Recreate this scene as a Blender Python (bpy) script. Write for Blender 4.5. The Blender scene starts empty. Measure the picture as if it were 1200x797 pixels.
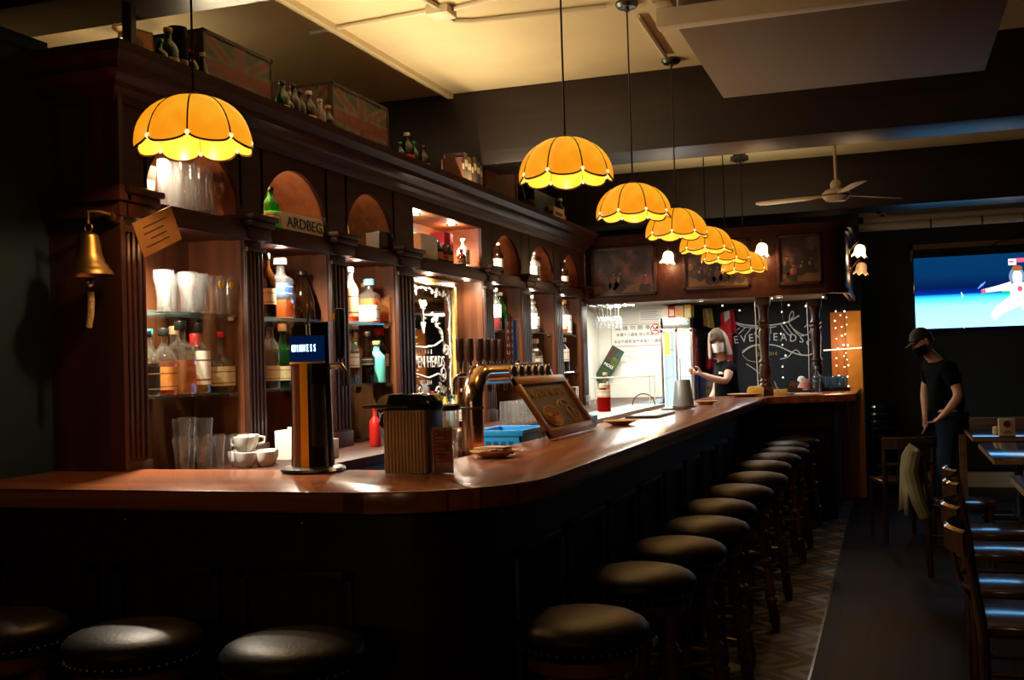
import bpy, bmesh, math, random
from mathutils import Vector, Matrix
from math import sin, cos, pi, radians
random.seed(7)
S = bpy.context.scene
COL = S.collection

# ------------------------------------------------------------------ materials
def new_mat(name):
    m = bpy.data.materials.new(name); m.use_nodes = True
    nt = m.node_tree; nt.nodes.clear()
    out = nt.nodes.new('ShaderNodeOutputMaterial')
    return m, nt, out
def pbr(name, col, rough=.5, metal=0, spec=.5, emit=None, es=0, noise=0, nscale=12, bump=0, coat=0):
    m, nt, out = new_mat(name)
    b = nt.nodes.new('ShaderNodeBsdfPrincipled')
    b.inputs['Base Color'].default_value = (*col, 1)
    b.inputs['Roughness'].default_value = rough
    b.inputs['Metallic'].default_value = metal
    b.inputs['Specular IOR Level'].default_value = spec
    b.inputs['Coat Weight'].default_value = coat
    if emit:
        b.inputs['Emission Color'].default_value = (*emit, 1); b.inputs['Emission Strength'].default_value = es
    if noise or bump:
        tc = nt.nodes.new('ShaderNodeTexCoord')
        n = nt.nodes.new('ShaderNodeTexNoise'); n.inputs['Scale'].default_value = nscale; n.inputs['Detail'].default_value = 4
        nt.links.new(tc.outputs['Object'], n.inputs['Vector'])
        if noise:
            r = nt.nodes.new('ShaderNodeValToRGB')
            r.color_ramp.elements[0].position = .3; r.color_ramp.elements[1].position = .7
            r.color_ramp.elements[0].color = (*[max(0, c*(1-noise)) for c in col], 1)
            r.color_ramp.elements[1].color = (*[min(1, c*(1+noise)) for c in col], 1)
            nt.links.new(n.outputs['Fac'], r.inputs['Fac']); nt.links.new(r.outputs['Color'], b.inputs['Base Color'])
        if bump:
            bp = nt.nodes.new('ShaderNodeBump'); bp.inputs['Strength'].default_value = bump; bp.inputs['Distance'].default_value = .01
            nt.links.new(n.outputs['Fac'], bp.inputs['Height']); nt.links.new(bp.outputs['Normal'], b.inputs['Normal'])
    nt.links.new(b.outputs['BSDF'], out.inputs['Surface'])
    return m
def wood(name, c1, c2, axis='Y', rough=.4, spec=.5, scale=22, stretch=.05, plank=None, coat=0, bump=.15):
    m, nt, out = new_mat(name)
    b = nt.nodes.new('ShaderNodeBsdfPrincipled')
    b.inputs['Roughness'].default_value = rough; b.inputs['Specular IOR Level'].default_value = spec
    b.inputs['Coat Weight'].default_value = coat; b.inputs['Coat Roughness'].default_value = .2
    tc = nt.nodes.new('ShaderNodeTexCoord'); mp = nt.nodes.new('ShaderNodeMapping')
    mp.inputs['Scale'].default_value = [stretch if a == axis else 1 for a in 'XYZ']
    n = nt.nodes.new('ShaderNodeTexNoise'); n.inputs['Scale'].default_value = scale; n.inputs['Detail'].default_value = 6
    n.inputs['Distortion'].default_value = .6
    r = nt.nodes.new('ShaderNodeValToRGB')
    r.color_ramp.elements[0].position = .32; r.color_ramp.elements[1].position = .68
    r.color_ramp.elements[0].color = (*c1, 1); r.color_ramp.elements[1].color = (*c2, 1)
    nt.links.new(tc.outputs['Object'], mp.inputs['Vector']); nt.links.new(mp.outputs['Vector'], n.inputs['Vector'])
    nt.links.new(n.outputs['Fac'], r.inputs['Fac'])
    colour = r.outputs['Color']
    if plank:
        # plank = (width axis, width): thin dark joints and a slight tone change per board
        sx = nt.nodes.new('ShaderNodeSeparateXYZ'); nt.links.new(tc.outputs['Object'], sx.inputs[0])
        d = nt.nodes.new('ShaderNodeMath'); d.operation = 'DIVIDE'; d.inputs[1].default_value = plank[1]
        nt.links.new(sx.outputs[plank[0]], d.inputs[0])
        fl = nt.nodes.new('ShaderNodeMath'); fl.operation = 'FLOOR'; nt.links.new(d.outputs[0], fl.inputs[0])
        wn = nt.nodes.new('ShaderNodeTexWhiteNoise'); wn.noise_dimensions = '1D'; nt.links.new(fl.outputs[0], wn.inputs['W'])
        fr = nt.nodes.new('ShaderNodeMath'); fr.operation = 'FRACT'; nt.links.new(d.outputs[0], fr.inputs[0])
        lt = nt.nodes.new('ShaderNodeMath'); lt.operation = 'GREATER_THAN'; lt.inputs[1].default_value = .05; nt.links.new(fr.outputs[0], lt.inputs[0])
        mr = nt.nodes.new('ShaderNodeMapRange'); mr.inputs['To Min'].default_value = .7; mr.inputs['To Max'].default_value = 1.2
        nt.links.new(wn.outputs['Value'], mr.inputs['Value'])
        mu = nt.nodes.new('ShaderNodeMath'); mu.operation = 'MULTIPLY'; nt.links.new(mr.outputs[0], mu.inputs[0])
        ad = nt.nodes.new('ShaderNodeMath'); ad.operation = 'MAXIMUM'; ad.inputs[1].default_value = .35; nt.links.new(lt.outputs[0], ad.inputs[0])
        nt.links.new(ad.outputs[0], mu.inputs[1])
        mx = nt.nodes.new('ShaderNodeVectorMath'); mx.operation = 'SCALE'
        nt.links.new(colour, mx.inputs[0]); nt.links.new(mu.outputs[0], mx.inputs['Scale'])
        colour = mx.outputs[0]
    nt.links.new(colour, b.inputs['Base Color'])
    bp = nt.nodes.new('ShaderNodeBump'); bp.inputs['Strength'].default_value = bump; bp.inputs['Distance'].default_value = .004
    nt.links.new(n.outputs['Fac'], bp.inputs['Height']); nt.links.new(bp.outputs['Normal'], b.inputs['Normal'])
    nt.links.new(b.outputs['BSDF'], out.inputs['Surface'])
    return m
def thin_glass(name, tint=(1, 1, 1), gloss=.12, milk=.0, milkcol=(1, 1, 1), rough=.05):
    """thin clear glass: straight-through light, a fresnel mirror and a little diffuse colour added so glass looks lit"""
    m, nt, out = new_mat(name)
    t = nt.nodes.new('ShaderNodeBsdfTransparent'); t.inputs['Color'].default_value = (*tint, 1)
    g = nt.nodes.new('ShaderNodeBsdfGlossy'); g.inputs['Roughness'].default_value = rough
    lw = nt.nodes.new('ShaderNodeLayerWeight'); lw.inputs['Blend'].default_value = .35
    mr = nt.nodes.new('ShaderNodeMapRange'); mr.inputs['To Min'].default_value = gloss*.5; mr.inputs['To Max'].default_value = min(1, gloss*6)
    nt.links.new(lw.outputs['Facing'], mr.inputs['Value'])
    mx = nt.nodes.new('ShaderNodeMixShader'); nt.links.new(mr.outputs[0], mx.inputs[0])
    nt.links.new(t.outputs[0], mx.inputs[1]); nt.links.new(g.outputs[0], mx.inputs[2])
    last = mx
    if milk:
        d = nt.nodes.new('ShaderNodeBsdfDiffuse'); d.inputs['Color'].default_value = (*milkcol, 1)
        tr = nt.nodes.new('ShaderNodeBsdfTranslucent'); tr.inputs['Color'].default_value = (*milkcol, 1)
        a = nt.nodes.new('ShaderNodeMixShader'); a.inputs[0].default_value = .5
        nt.links.new(d.outputs[0], a.inputs[1]); nt.links.new(tr.outputs[0], a.inputs[2])
        m2 = nt.nodes.new('ShaderNodeMixShader'); m2.inputs[0].default_value = milk
        nt.links.new(mx.outputs[0], m2.inputs[1]); nt.links.new(a.outputs[0], m2.inputs[2]); last = m2
    nt.links.new(last.outputs[0], out.inputs['Surface'])
    return m
def glow(name, col, s):
    m, nt, out = new_mat(name)
    e = nt.nodes.new('ShaderNodeEmission'); e.inputs['Color'].default_value = (*col, 1); e.inputs['Strength'].default_value = s
    nt.links.new(e.outputs[0], out.inputs['Surface'])
    return m
def art_glass(name, c1, c2, s):
    """opalescent lamp glass, lit from inside: mottled glow plus a glossy surface"""
    m, nt, out = new_mat(name)
    b = nt.nodes.new('ShaderNodeBsdfPrincipled'); b.inputs['Roughness'].default_value = .25
    tc = nt.nodes.new('ShaderNodeTexCoord'); n = nt.nodes.new('ShaderNodeTexNoise'); n.inputs['Scale'].default_value = 9
    nt.links.new(tc.outputs['Object'], n.inputs['Vector'])
    r = nt.nodes.new('ShaderNodeValToRGB'); r.color_ramp.elements[0].position = .3; r.color_ramp.elements[1].position = .7
    r.color_ramp.elements[0].color = (*c1, 1); r.color_ramp.elements[1].color = (*c2, 1)
    nt.links.new(n.outputs['Fac'], r.inputs['Fac'])
    b.inputs['Base Color'].default_value = (.25, .12, .02, 1)
    nt.links.new(r.outputs['Color'], b.inputs['Emission Color']); b.inputs['Emission Strength'].default_value = s
    nt.links.new(b.outputs[0], out.inputs['Surface'])
    return m

M = {}
M['cab'] = wood('mahogany', (.030, .010, .007), (.062, .021, .012), 'Z', .38, .4)
M['cabh'] = wood('mahogany_horizontal', (.028, .008, .005), (.054, .016, .009), 'Y', .42, .16)
M['niche'] = wood('niche_wood_lit', (.20, .062, .020), (.30, .10, .036), 'Y', .5, .3)  # mahogany lightened to the warm-lit tone inside the niches
M['inner'] = wood('bay_wood_lit', (.085, .026, .010), (.15, .052, .020), 'Z', .4, .4)  # the same mahogany, lightened for the downlit bay walls
M['bartop'] = wood('bar_top_wood', (.24, .066, .021), (.40, .122, .042), 'Y', .22, .5, scale=30, stretch=.04, plank=('X', .075), coat=.35, bump=.03)
M['bartopx'] = wood('bar_top_wood_short_leg', (.24, .066, .021), (.40, .122, .042), 'X', .22, .5, scale=30, stretch=.04, plank=('Y', .09), coat=.35, bump=.03)
M['barfront'] = wood('bar_front_wood', (.016, .008, .006), (.03, .013, .009), 'Z', .45, .35)
M['beam'] = wood('beam_wood', (.011, .005, .004), (.022, .010, .007), 'X', .42, .4, scale=14, stretch=.03, bump=.5)
M['stoolw'] = wood('stool_wood', (.10, .034, .016), (.17, .06, .028), 'Z', .32, .5)
M['leather'] = pbr('black_leather', (.014, .009, .0065), .42, spec=.22, bump=.12, nscale=90)
M['brass'] = pbr('brass', (.62, .38, .13), .28, 1)
M['oldbrass'] = pbr('aged_brass', (.30, .19, .08), .4, 1, noise=.3)
M['copper'] = pbr('polished_copper_pipe', (.72, .47, .30), .16, 1)
M['steel'] = pbr('steel', (.62, .6, .57), .22, 1)
M['darksteel'] = pbr('dark_steel', (.1, .1, .1), .3, 1)
M['chrome'] = pbr('chrome', (.8, .8, .8), .08, 1)
M['black'] = pbr('black_plastic', (.012, .012, .013), .35)
M['blackgloss'] = pbr('black_gloss', (.01, .01, .012), .12)
M['matblack'] = pbr('black_cloth', (.004, .0045, .006), .9, spec=.08)
M['white'] = pbr('white_china', (.85, .83, .8), .25)
M['paper'] = pbr('white_paper', (.85, .83, .78), .8)
M['kraft'] = pbr('kraft_card', (.30, .14, .05), .8, noise=.15)
M['ceil'] = pbr('ceiling_paint', (.66, .52, .30), .8, noise=.05, nscale=3, bump=.08)
M['cream'] = pbr('cream_paint', (.62, .52, .36), .5)
M['acgrey'] = pbr('unit_grey', (.30, .25, .19), .7)
M['acwhite'] = pbr('unit_frame', (.85, .74, .54), .5)
M['bluewall'] = pbr('teal_wall', (.003, .024, .055), .7, noise=.1)
M['backwall'] = pbr('dark_teal_wall', (.006, .014, .022), .7)
M['darkwall'] = pbr('dark_wall', (.02, .014, .012), .8)
M['floor'] = wood('floor_boards', (.009, .005, .004), (.020, .011, .008), 'Y', .5, .1, scale=16, plank=('X', .16), bump=.2)
M['gold'] = wood('gilt_frame', (.42, .24, .05), (.6, .36, .09), 'Z', .35, .6)
M['lead'] = pbr('lead_came', (.03, .012, .006), .4, .6)
M['petal_up'] = art_glass('amber_petal_glass', (1.0, .30, .006), (1.0, .44, .02), .95)
M['petal_lit'] = art_glass('bulb_lit_petal_glass', (1.0, .52, .02), (1.0, .66, .06), 1.1)
M['jewel'] = glow('lamp_jewel', (1, .72, .35), 1.3)
M['bulb'] = glow('warm_bulb', (1, .82, .5), 6)
M['opal'] = glow('opal_sconce_glass', (1, .80, .45), 2.2)
M['opaldim'] = pbr('opal_glass_dim', (.6, .45, .3), .3, emit=(1, .5, .2), es=.28)
M['spotdisc'] = glow('downlight_lens', (1, .9, .75), 7)
M['glass'] = thin_glass('clear_glass', (.98, .985, .98), .085, .012)
M['glassbright'] = thin_glass('lit_white_glass', (.96, .97, .97), .14, .065)  # clear glass with extra white mixed in for the light it catches
M['bglass'] = thin_glass('bottle_glass', (.94, .96, .93), .12, .03)
M['shelfglass'] = thin_glass('shelf_glass', (.92, .98, .955), .12, .035, (.6, .95, .85))
M['ggreen'] = thin_glass('green_glass', (.10, .42, .10), .06, .10, (.08, .4, .08))
M['gbrown'] = thin_glass('brown_glass', (.16, .06, .02), .05, .06, (.2, .07, .02))
M['gblue'] = thin_glass('pale_blue_glass', (.75, .9, .98), .14, .06, (.65, .85, 1))
M['l_amber'] = thin_glass('amber_spirit', (.95, .42, .06), .04, .35, (.9, .35, .04))
M['l_gold'] = thin_glass('gold_spirit', (.98, .72, .2), .04, .3, (.95, .65, .15))
M['l_dark'] = thin_glass('dark_spirit', (.3, .08, .02), .04, .3, (.25, .06, .015))
M['l_red'] = thin_glass('red_liquid', (.5, .02, .02), .04, .6, (.5, .01, .01))
M['l_orange'] = thin_glass('orange_juice', (1, .5, .1), .04, .7, (1, .42, .05))
M['turq'] = pbr('turquoise_bottle', (.12, .52, .47), .3, noise=.1)
M['red'] = pbr('red_wax', (.6, .02, .015), .35)
M['green'] = pbr('green_cap', (.03, .3, .12), .4)
M['teal'] = pbr('teal_cap', (.03, .4, .38), .4)
M['bluecap'] = pbr('blue_cap', (.15, .45, .75), .4)
M['cork'] = pbr('cork', (.45, .27, .13), .7)
M['labelw'] = pbr('white_label', (.8, .76, .68), .6, noise=.08, nscale=40)
M['labelc'] = pbr('cream_label', (.7, .55, .33), .6, noise=.12, nscale=40)
M['labelb'] = pbr('black_label', (.02, .018, .016), .5)
M['labelo'] = pbr('orange_label', (.75, .3, .06), .6, noise=.15, nscale=40)
M['labelblue'] = pbr('navy_label', (.03, .07, .2), .5)
M['labelbr'] = pbr('brown_label', (.18, .07, .03), .6)
M['yellow'] = pbr('yellow_card', (.7, .48, .04), .6)
M['crate'] = pbr('blue_crate_plastic', (.012, .33, .80), .4)
M['redcloth'] = pbr('red_cloth', (.55, .015, .03), .8)
M['whitecloth'] = pbr('white_cloth', (.75, .72, .7), .8)
M['bluecloth'] = pbr('blue_cloth', (.02, .05, .2), .8)
M['skin'] = pbr('skin', (.62, .36, .25), .55, spec=.3)
M['hair'] = pbr('ash_brown_hair', (.21, .15, .095), .55, noise=.2, nscale=60)
M['darkhair'] = pbr('black_hair', (.012, .01, .01), .6)
M['denim'] = pbr('denim', (.02, .045, .11), .85, spec=.1)
M['orangewood'] = wood('orange_plywood', (.42, .11, .018), (.52, .16, .03), 'Z', .4, .4)
M['whitewall'] = pbr('kitchen_white_wall', (.75, .74, .66), .5)
M['slate'] = pbr('slate_board', (.016, .019, .024), .7, spec=.2, noise=.25, nscale=3)
M['chalk'] = pbr('chalk', (.72, .74, .76), .9)
M['chalkgold'] = pbr('gold_chalk', (.45, .33, .12), .9)
M['fridgeglow'] = glow('lit_fridge_interior', (.72, .93, 1), 1.6)
M['mirror'] = pbr('mirror_glass', (.5, .5, .42), .03, 1)
M['etch'] = pbr('white_etching', (.85, .85, .8), .6)
M['cw'] = pbr('white_tile', (.55, .52, .45), .5)
M['tan'] = wood('tan_wood', (.20, .11, .045), (.28, .16, .07), 'X', .4, .4)
M['table'] = wood('dark_table_top', (.03, .018, .012), (.055, .03, .02), 'Y', .12, .6, bump=.03)
M['seatw'] = wood('chair_wood', (.035, .016, .01), (.06, .028, .016), 'Z', .14, .6, bump=.03)
M['olive'] = pbr('olive_jacket', (.12, .105, .05), .85, noise=.2)
M['flagred'] = pbr('aged_red_paint', (.15, .016, .016), .6, noise=.3, nscale=25)
M['flagblue'] = pbr('aged_blue_paint', (.035, .04, .038), .6, noise=.3, nscale=25)
M['flagwhite'] = pbr('aged_white_paint', (.11, .085, .05), .6, noise=.3, nscale=25)
M['chest'] = wood('trunk_wood', (.02, .012, .008), (.04, .022, .014), 'Y', .6, .3)
M['ledblue'] = glow('led_lettering', (.45, .85, 1), 7)
M['ledhalo'] = glow('led_band', (.006, .045, .26), .16)
M['goldplate'] = pbr('gold_plate', (1.0, .56, .04), .42, .1)
M['rope'] = pbr('rope', (.55, .42, .26), .9, noise=.3, nscale=120, bump=.5)
M['pink'] = pbr('pink_print', (.75, .35, .33), .6, noise=.2, nscale=30)
M['menu'] = pbr('menu_print', (.42, .09, .12), .5, noise=.8, nscale=22)
M['nickelgold'] = pbr('champagne_metal', (.62, .50, .33), .42, .45)
M['nylonwhite'] = pbr('wood_plate', (.55, .34, .17), .5, noise=.1)

# ------------------------------------------------------------------ mesh building
class MB:
    def __init__(s): s.bm = bmesh.new(); s.mi = 0; s.weld = False
    def _done(s, geom_faces):
        for f in geom_faces: f.material_index = s.mi
    def box(s, c, d, rot=None):
        mt = Matrix.Translation(c) @ (rot.to_4x4() if rot else Matrix.Identity(4)) @ Matrix.Diagonal((*d, 1))
        r = bmesh.ops.create_cube(s.bm, size=1, matrix=mt)
        s._done({f for v in r['verts'] for f in v.link_faces}); return s
    def bx(s, x0, x1, y0, y1, z0, z1):
        return s.box(((x0+x1)/2, (y0+y1)/2, (z0+z1)/2), (abs(x1-x0), abs(y1-y0), abs(z1-z0)))
    def lathe(s, prof, c=(0, 0, 0), seg=20, mat=None, sq=None, flat=1.0, close=True):
        """prof: (r, z) list; sq: per-ring superellipse exponent list; mat: extra Matrix"""
        mt = Matrix.Translation(c) @ (mat if mat else Matrix.Identity(4))
        rings = []
        for i, (r, z) in enumerate(prof):
            if r < 1e-6:
                rings.append([s.bm.verts.new(mt @ Vector((0, 0, z)))]); continue
            ring = []
            n = sq[i] if sq else 2
            for k in range(seg):
                a = 2*pi*k/seg
                ca, sa = cos(a), sin(a)
                q = r if n == 2 else r/((abs(ca)**n+abs(sa)**n)**(1/n))
                ring.append(s.bm.verts.new(mt @ Vector((q*ca*flat, q*sa, z))))
            rings.append(ring)
        fs = []
        for a, b in zip(rings, rings[1:]):
            if len(a) == 1 and len(b) == 1: continue
            for k in range(seg):
                k2 = (k+1) % seg
                if len(a) == 1: fs.append(s.bm.faces.new((a[0], b[k2], b[k])))
                elif len(b) == 1: fs.append(s.bm.faces.new((a[k], a[k2], b[0])))
                else: fs.append(s.bm.faces.new((a[k], a[k2], b[k2], b[k])))
        s._done(fs); return s
    def cyl(s, c, r, h, seg=20, r2=None, mat=None):
        r2 = r if r2 is None else r2
        return s.lathe([(0, 0), (r, 0), (r2, h), (0, h)], c, seg, mat)
    def tube(s, pts, r, seg=8, caps=True):
        pts = [Vector(p) for p in pts]; rr = r if isinstance(r, (list, tuple)) else [r]*len(pts)
        rings = []; ref = None
        for i, p in enumerate(pts):
            t = (pts[min(i+1, len(pts)-1)]-pts[max(i-1, 0)]).normalized()
            if ref is None:
                ref = Vector((0, 0, 1)) if abs(t.z) < .9 else Vector((1, 0, 0))
            u = (ref - t*ref.dot(t)).normalized(); v = t.cross(u); ref = u
            rings.append([s.bm.verts.new(p+(u*cos(2*pi*k/seg)+v*sin(2*pi*k/seg))*rr[i]) for k in range(seg)])
        fs = []
        for a, b in zip(rings, rings[1:]):
            for k in range(seg): fs.append(s.bm.faces.new((a[k], a[(k+1) % seg], b[(k+1) % seg], b[k])))
        if caps:
            fs.append(s.bm.faces.new(rings[0][::-1])); fs.append(s.bm.faces.new(rings[-1]))
        s._done(fs); return s
    def prism(s, poly, h, mat=None, both=True):
        """polygon in local XY extruded along +Z by h, then moved by mat"""
        mt = mat if mat else Matrix.Identity(4)
        a = [s.bm.verts.new(mt @ Vector((x, y, 0))) for x, y in poly]
        b = [s.bm.verts.new(mt @ Vector((x, y, h))) for x, y in poly]
        fs = [s.bm.faces.new(a[::-1]), s.bm.faces.new(b)]
        n = len(poly)
        for i in range(n): fs.append(s.bm.faces.new((a[i], a[(i+1) % n], b[(i+1) % n], b[i])))
        s._done(fs); return s
    def strip(s, A, B):
        s.weld = True
        a = [s.bm.verts.new(Vector(p)) for p in A]; b = [s.bm.verts.new(Vector(p)) for p in B]
        s._done([s.bm.faces.new((a[i], a[i+1], b[i+1], b[i])) for i in range(len(a)-1)]); return s
    def quad(s, *p):
        s._done([s.bm.faces.new([s.bm.verts.new(Vector(q)) for q in p])]); return s
    def ball(s, c, r, seg=12, sc=(1, 1, 1)):
        mt = Matrix.Translation(c) @ Matrix.Diagonal((*sc, 1))
        q = bmesh.ops.create_uvsphere(s.bm, u_segments=seg, v_segments=max(6, seg*2//3), radius=r, matrix=mt)
        s._done({f for v in q['verts'] for f in v.link_faces}); return s
    def build(s, name, mats, parent=None, bevel=0, angle=35, loc=None, world=False):
        if s.weld: bmesh.ops.remove_doubles(s.bm, verts=s.bm.verts, dist=2e-5)
        if bevel and angle == 35: angle = 20
        bmesh.ops.recalc_face_normals(s.bm, faces=s.bm.faces)
        if bevel:
            es = [e for e in s.bm.edges if e.is_manifold and e.calc_face_angle(0) > radians(50)]
            bmesh.ops.bevel(s.bm, geom=es, offset=bevel, segments=2, affect='EDGES', profile=.6, clamp_overlap=True)
        me = bpy.data.meshes.new(name); s.bm.to_mesh(me); s.bm.free()
        for p in me.polygons: p.use_smooth = True
        try: me.set_sharp_from_angle(angle=radians(angle))
        except Exception: pass
        for m in (mats if isinstance(mats, (list, tuple)) else [mats]): me.materials.append(M[m] if isinstance(m, str) else m)
        o = bpy.data.objects.new(name, me); COL.objects.link(o)
        if parent:
            o.parent = parent
            if world: o.location = -root_loc(parent)
        if loc is not None: o.location = loc
        return o
def root_loc(o):
    v = Vector((0, 0, 0))
    while o is not None: v += o.location; o = o.parent
    return v
def tag(o, label, cat, group=None, kind=None):
    o['label'] = label; o['category'] = cat
    if group: o['group'] = group
    if kind: o['kind'] = kind
    return o
def struct(o): o['kind'] = 'structure'; return o
def thing(name, label, cat, loc=(0, 0, 0), rotz=0, group=None):
    o = bpy.data.objects.new(name, None); COL.objects.link(o); o.empty_display_size = .1
    o.location = loc; o.rotation_euler = (0, 0, rotz)
    return tag(o, label, cat, group)
def dup(root, loc, label, rotz=0, group=None, scale=None):
    r = root.copy(); COL.objects.link(r); r.location = loc; r.rotation_euler = (0, 0, rotz); r['label'] = label
    if scale: r.scale = scale
    if group: r['group'] = group
    for ch in list(root.children):
        c = ch.copy(); COL.objects.link(c); c.parent = r
        for g in list(ch.children):
            d = g.copy(); COL.objects.link(d); d.parent = c
            for h in list(g.children):
                e = h.copy(); COL.objects.link(e); e.parent = d
    return r
def text(body, size, parent, name, mat, loc, rot, align='CENTER', ext=.0008, sx=1, font=None):
    cu = bpy.data.curves.new(name, 'FONT'); cu.body = body; cu.size = size; cu.align_x = align; cu.align_y = 'CENTER'
    cu.extrude = ext; cu.resolution_u = 3
    t = bpy.data.objects.new(name, cu); COL.objects.link(t)
    dg = bpy.context.evaluated_depsgraph_get(); me = bpy.data.meshes.new_from_object(t.evaluated_get(dg))
    bpy.data.objects.remove(t)
    me.materials.clear(); me.materials.append(M[mat] if isinstance(mat, str) else mat)
    o = bpy.data.objects.new(name, me); COL.objects.link(o)
    o.parent = parent; o.location = Vector(loc); o.rotation_euler = rot; o.scale = (sx, 1, 1)
    return o
def lamp(kind, name, loc, energy, col, parent=None, size=.03, rot=None, cone=120, blend=.6, sizey=None, spread=None):
    l = bpy.data.lights.new(name, kind); l.energy = energy; l.color = col
    if kind == 'AREA':
        l.size = size
        if sizey: l.shape = 'RECTANGLE'; l.size_y = sizey
        if spread: l.spread = radians(spread)
    else: l.shadow_soft_size = size
    if kind == 'SPOT': l.spot_size = radians(cone); l.spot_blend = blend
    o = bpy.data.objects.new(name, l); COL.objects.link(o); o.location = loc
    if rot: o.rotation_euler = rot
    if parent: o.parent = parent; o.location = Vector(loc)-root_loc(parent)
    return o
RX = (pi/2, 0, 0)                       # text upright on a wall, read from -Y
RXF = (pi/2, 0, pi/2)                   # text upright, read from +X
def YZ(x):                              # polygon drawn in (y, z) extruded along +X from x
    return Matrix(((0, 0, 1, x), (1, 0, 0, 0), (0, 1, 0, 0), (0, 0, 0, 1)))
def XZ(y):                              # polygon drawn in (x, z) extruded along -Y from y
    return Matrix(((1, 0, 0, 0), (0, 0, -1, y), (0, 1, 0, 0), (0, 0, 0, 1)))

# ------------------------------------------------------------------ camera
YAW, PIT, ROL = radians(18.97), radians(1.24), radians(1.72)
Fw = Vector((-sin(YAW)*cos(PIT), cos(YAW)*cos(PIT), sin(PIT))); Rt = Vector((cos(YAW), sin(YAW), 0)); Up = Rt.cross(Fw)
Rt, Up = cos(ROL)*Rt-sin(ROL)*Up, sin(ROL)*Rt+cos(ROL)*Up
cam = bpy.data.cameras.new('camera'); camo = bpy.data.objects.new('camera', cam); COL.objects.link(camo)
camo.matrix_world = Matrix(((Rt.x, Up.x, -Fw.x, 0), (Rt.y, Up.y, -Fw.y, 0), (Rt.z, Up.z, -Fw.z, 1.45), (0, 0, 0, 1)))
cam.sensor_width = 36; cam.lens = 1285.4*36/1200; cam.clip_start = .05
S.camera = camo

# ------------------------------------------------------------------ room shell
CZ = 3.35
struct(MB().bx(-.385, 3.2, -2.2, 12.75, -.08, 0).build('floor', 'floor'))
# patterned tiles along the bar
def tile_mat():
    m, nt, out = new_mat('pattern_tile')
    b = nt.nodes.new('ShaderNodeBsdfPrincipled'); b.inputs['Roughness'].default_value = .45
    tc = nt.nodes.new('ShaderNodeTexCoord'); sx = nt.nodes.new('ShaderNodeSeparateXYZ'); nt.links.new(tc.outputs['Object'], sx.inputs[0])
    def tri(o):
        a = nt.nodes.new('ShaderNodeMath'); a.operation = 'PINGPONG'; a.inputs[1].default_value = .2; nt.links.new(o, a.inputs[0]); return a.outputs[0]
    x, y = tri(sx.outputs['X']), tri(sx.outputs['Y'])
    ad = nt.nodes.new('ShaderNodeMath'); ad.operation = 'MULTIPLY'; nt.links.new(x, ad.inputs[0]); nt.links.new(y, ad.inputs[1])
    s2 = nt.nodes.new('ShaderNodeMath'); s2.operation = 'GREATER_THAN'; s2.inputs[1].default_value = .0088; nt.links.new(ad.outputs[0], s2.inputs[0])
    sm = nt.nodes.new('ShaderNodeMath'); sm.operation = 'ADD'; nt.links.new(x, sm.inputs[0]); nt.links.new(y, sm.inputs[1])
    pp = nt.nodes.new('ShaderNodeMath'); pp.operation = 'PINGPONG'; pp.inputs[1].default_value = .09; nt.links.new(sm.outputs[0], pp.inputs[0])
    s3 = nt.nodes.new('ShaderNodeMath'); s3.operation = 'GREATER_THAN'; s3.inputs[1].default_value = .05; nt.links.new(pp.outputs[0], s3.inputs[0])
    xo = nt.nodes.new('ShaderNodeMath'); xo.operation = 'SUBTRACT'; nt.links.new(s2.outputs[0], xo.inputs[0]); nt.links.new(s3.outputs[0], xo.inputs[1])
    ab = nt.nodes.new('ShaderNodeMath'); ab.operation = 'ABSOLUTE'; nt.links.new(xo.outputs[0], ab.inputs[0])
    r = nt.nodes.new('ShaderNodeValToRGB'); r.color_ramp.elements[0].color = (.018, .014, .012, 1); r.color_ramp.elements[1].color = (.26, .215, .155, 1)
    nt.links.new(ab.outputs[0], r.inputs[0]); nt.links.new(r.outputs[0], b.inputs['Base Color']); nt.links.new(b.outputs[0], out.inputs['Surface'])
    return m
M['tile'] = tile_mat()
o = MB().bx(-4.6, -.397, -2.2, 12.75, -.08, 0).build('floor', 'tile'); struct(o)
struct(MB().bx(-.397, -.385, -2.2, 11.9, -.08, .004).build('trim_1', 'steel'))
struct(MB().bx(-4.6, 3.2, -2.2, 12.75, CZ, CZ+.1).build('ceiling', 'ceil'))
struct(MB().bx(-4.6, 3.2, 12.6, 12.75, 0, CZ).build('wall_back', 'backwall'))
struct(MB().bx(3.1, 3.2, -2.2, 12.6, 0, CZ).build('wall_right', 'backwall'))
struct(MB().bx(-4.7, -4.6, -2.2, 12.75, 0, CZ).build('wall_left', 'ceil'))
struct(MB().bx(-4.6, 3.2, -2.3, -2.2, 0, CZ).build('wall_front', 'darkwall'))
# teal partition left of the bar, with a moulding along its top
struct(MB().bx(-3.06, -2.965, -2.2, 3.37, 0, 2.66).build('wall_partition', 'bluewall'))
m = MB(); m.bx(-3.07, -2.95, -2.2, 3.30, 2.57, 2.69); m.bx(-3.07, -2.935, -2.2, 3.30, 2.655, 2.70)
struct(m.build('trim_2', 'bluewall'))
struct(MB().bx(-3.10, -3.0, 9.9, 12.6, 0, 2.75).build('wall_kitchen_left', 'whitewall'))
for i, (y0, y1) in enumerate(((3.24, 3.56), (7.1, 7.55), (10.9, 11.35))):
    m = MB(); m.bx(-4.6, 3.1, y0, y1, 2.83, CZ)
    struct(m.build('beam', 'beam', bevel=.008))
# ceiling batten, put in to draw the edge of the uplit band
struct(MB().bx(-2.86, -2.82, 3.66, 7.1, 3.315, CZ).build('trim_3', 'ceil'))
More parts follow.
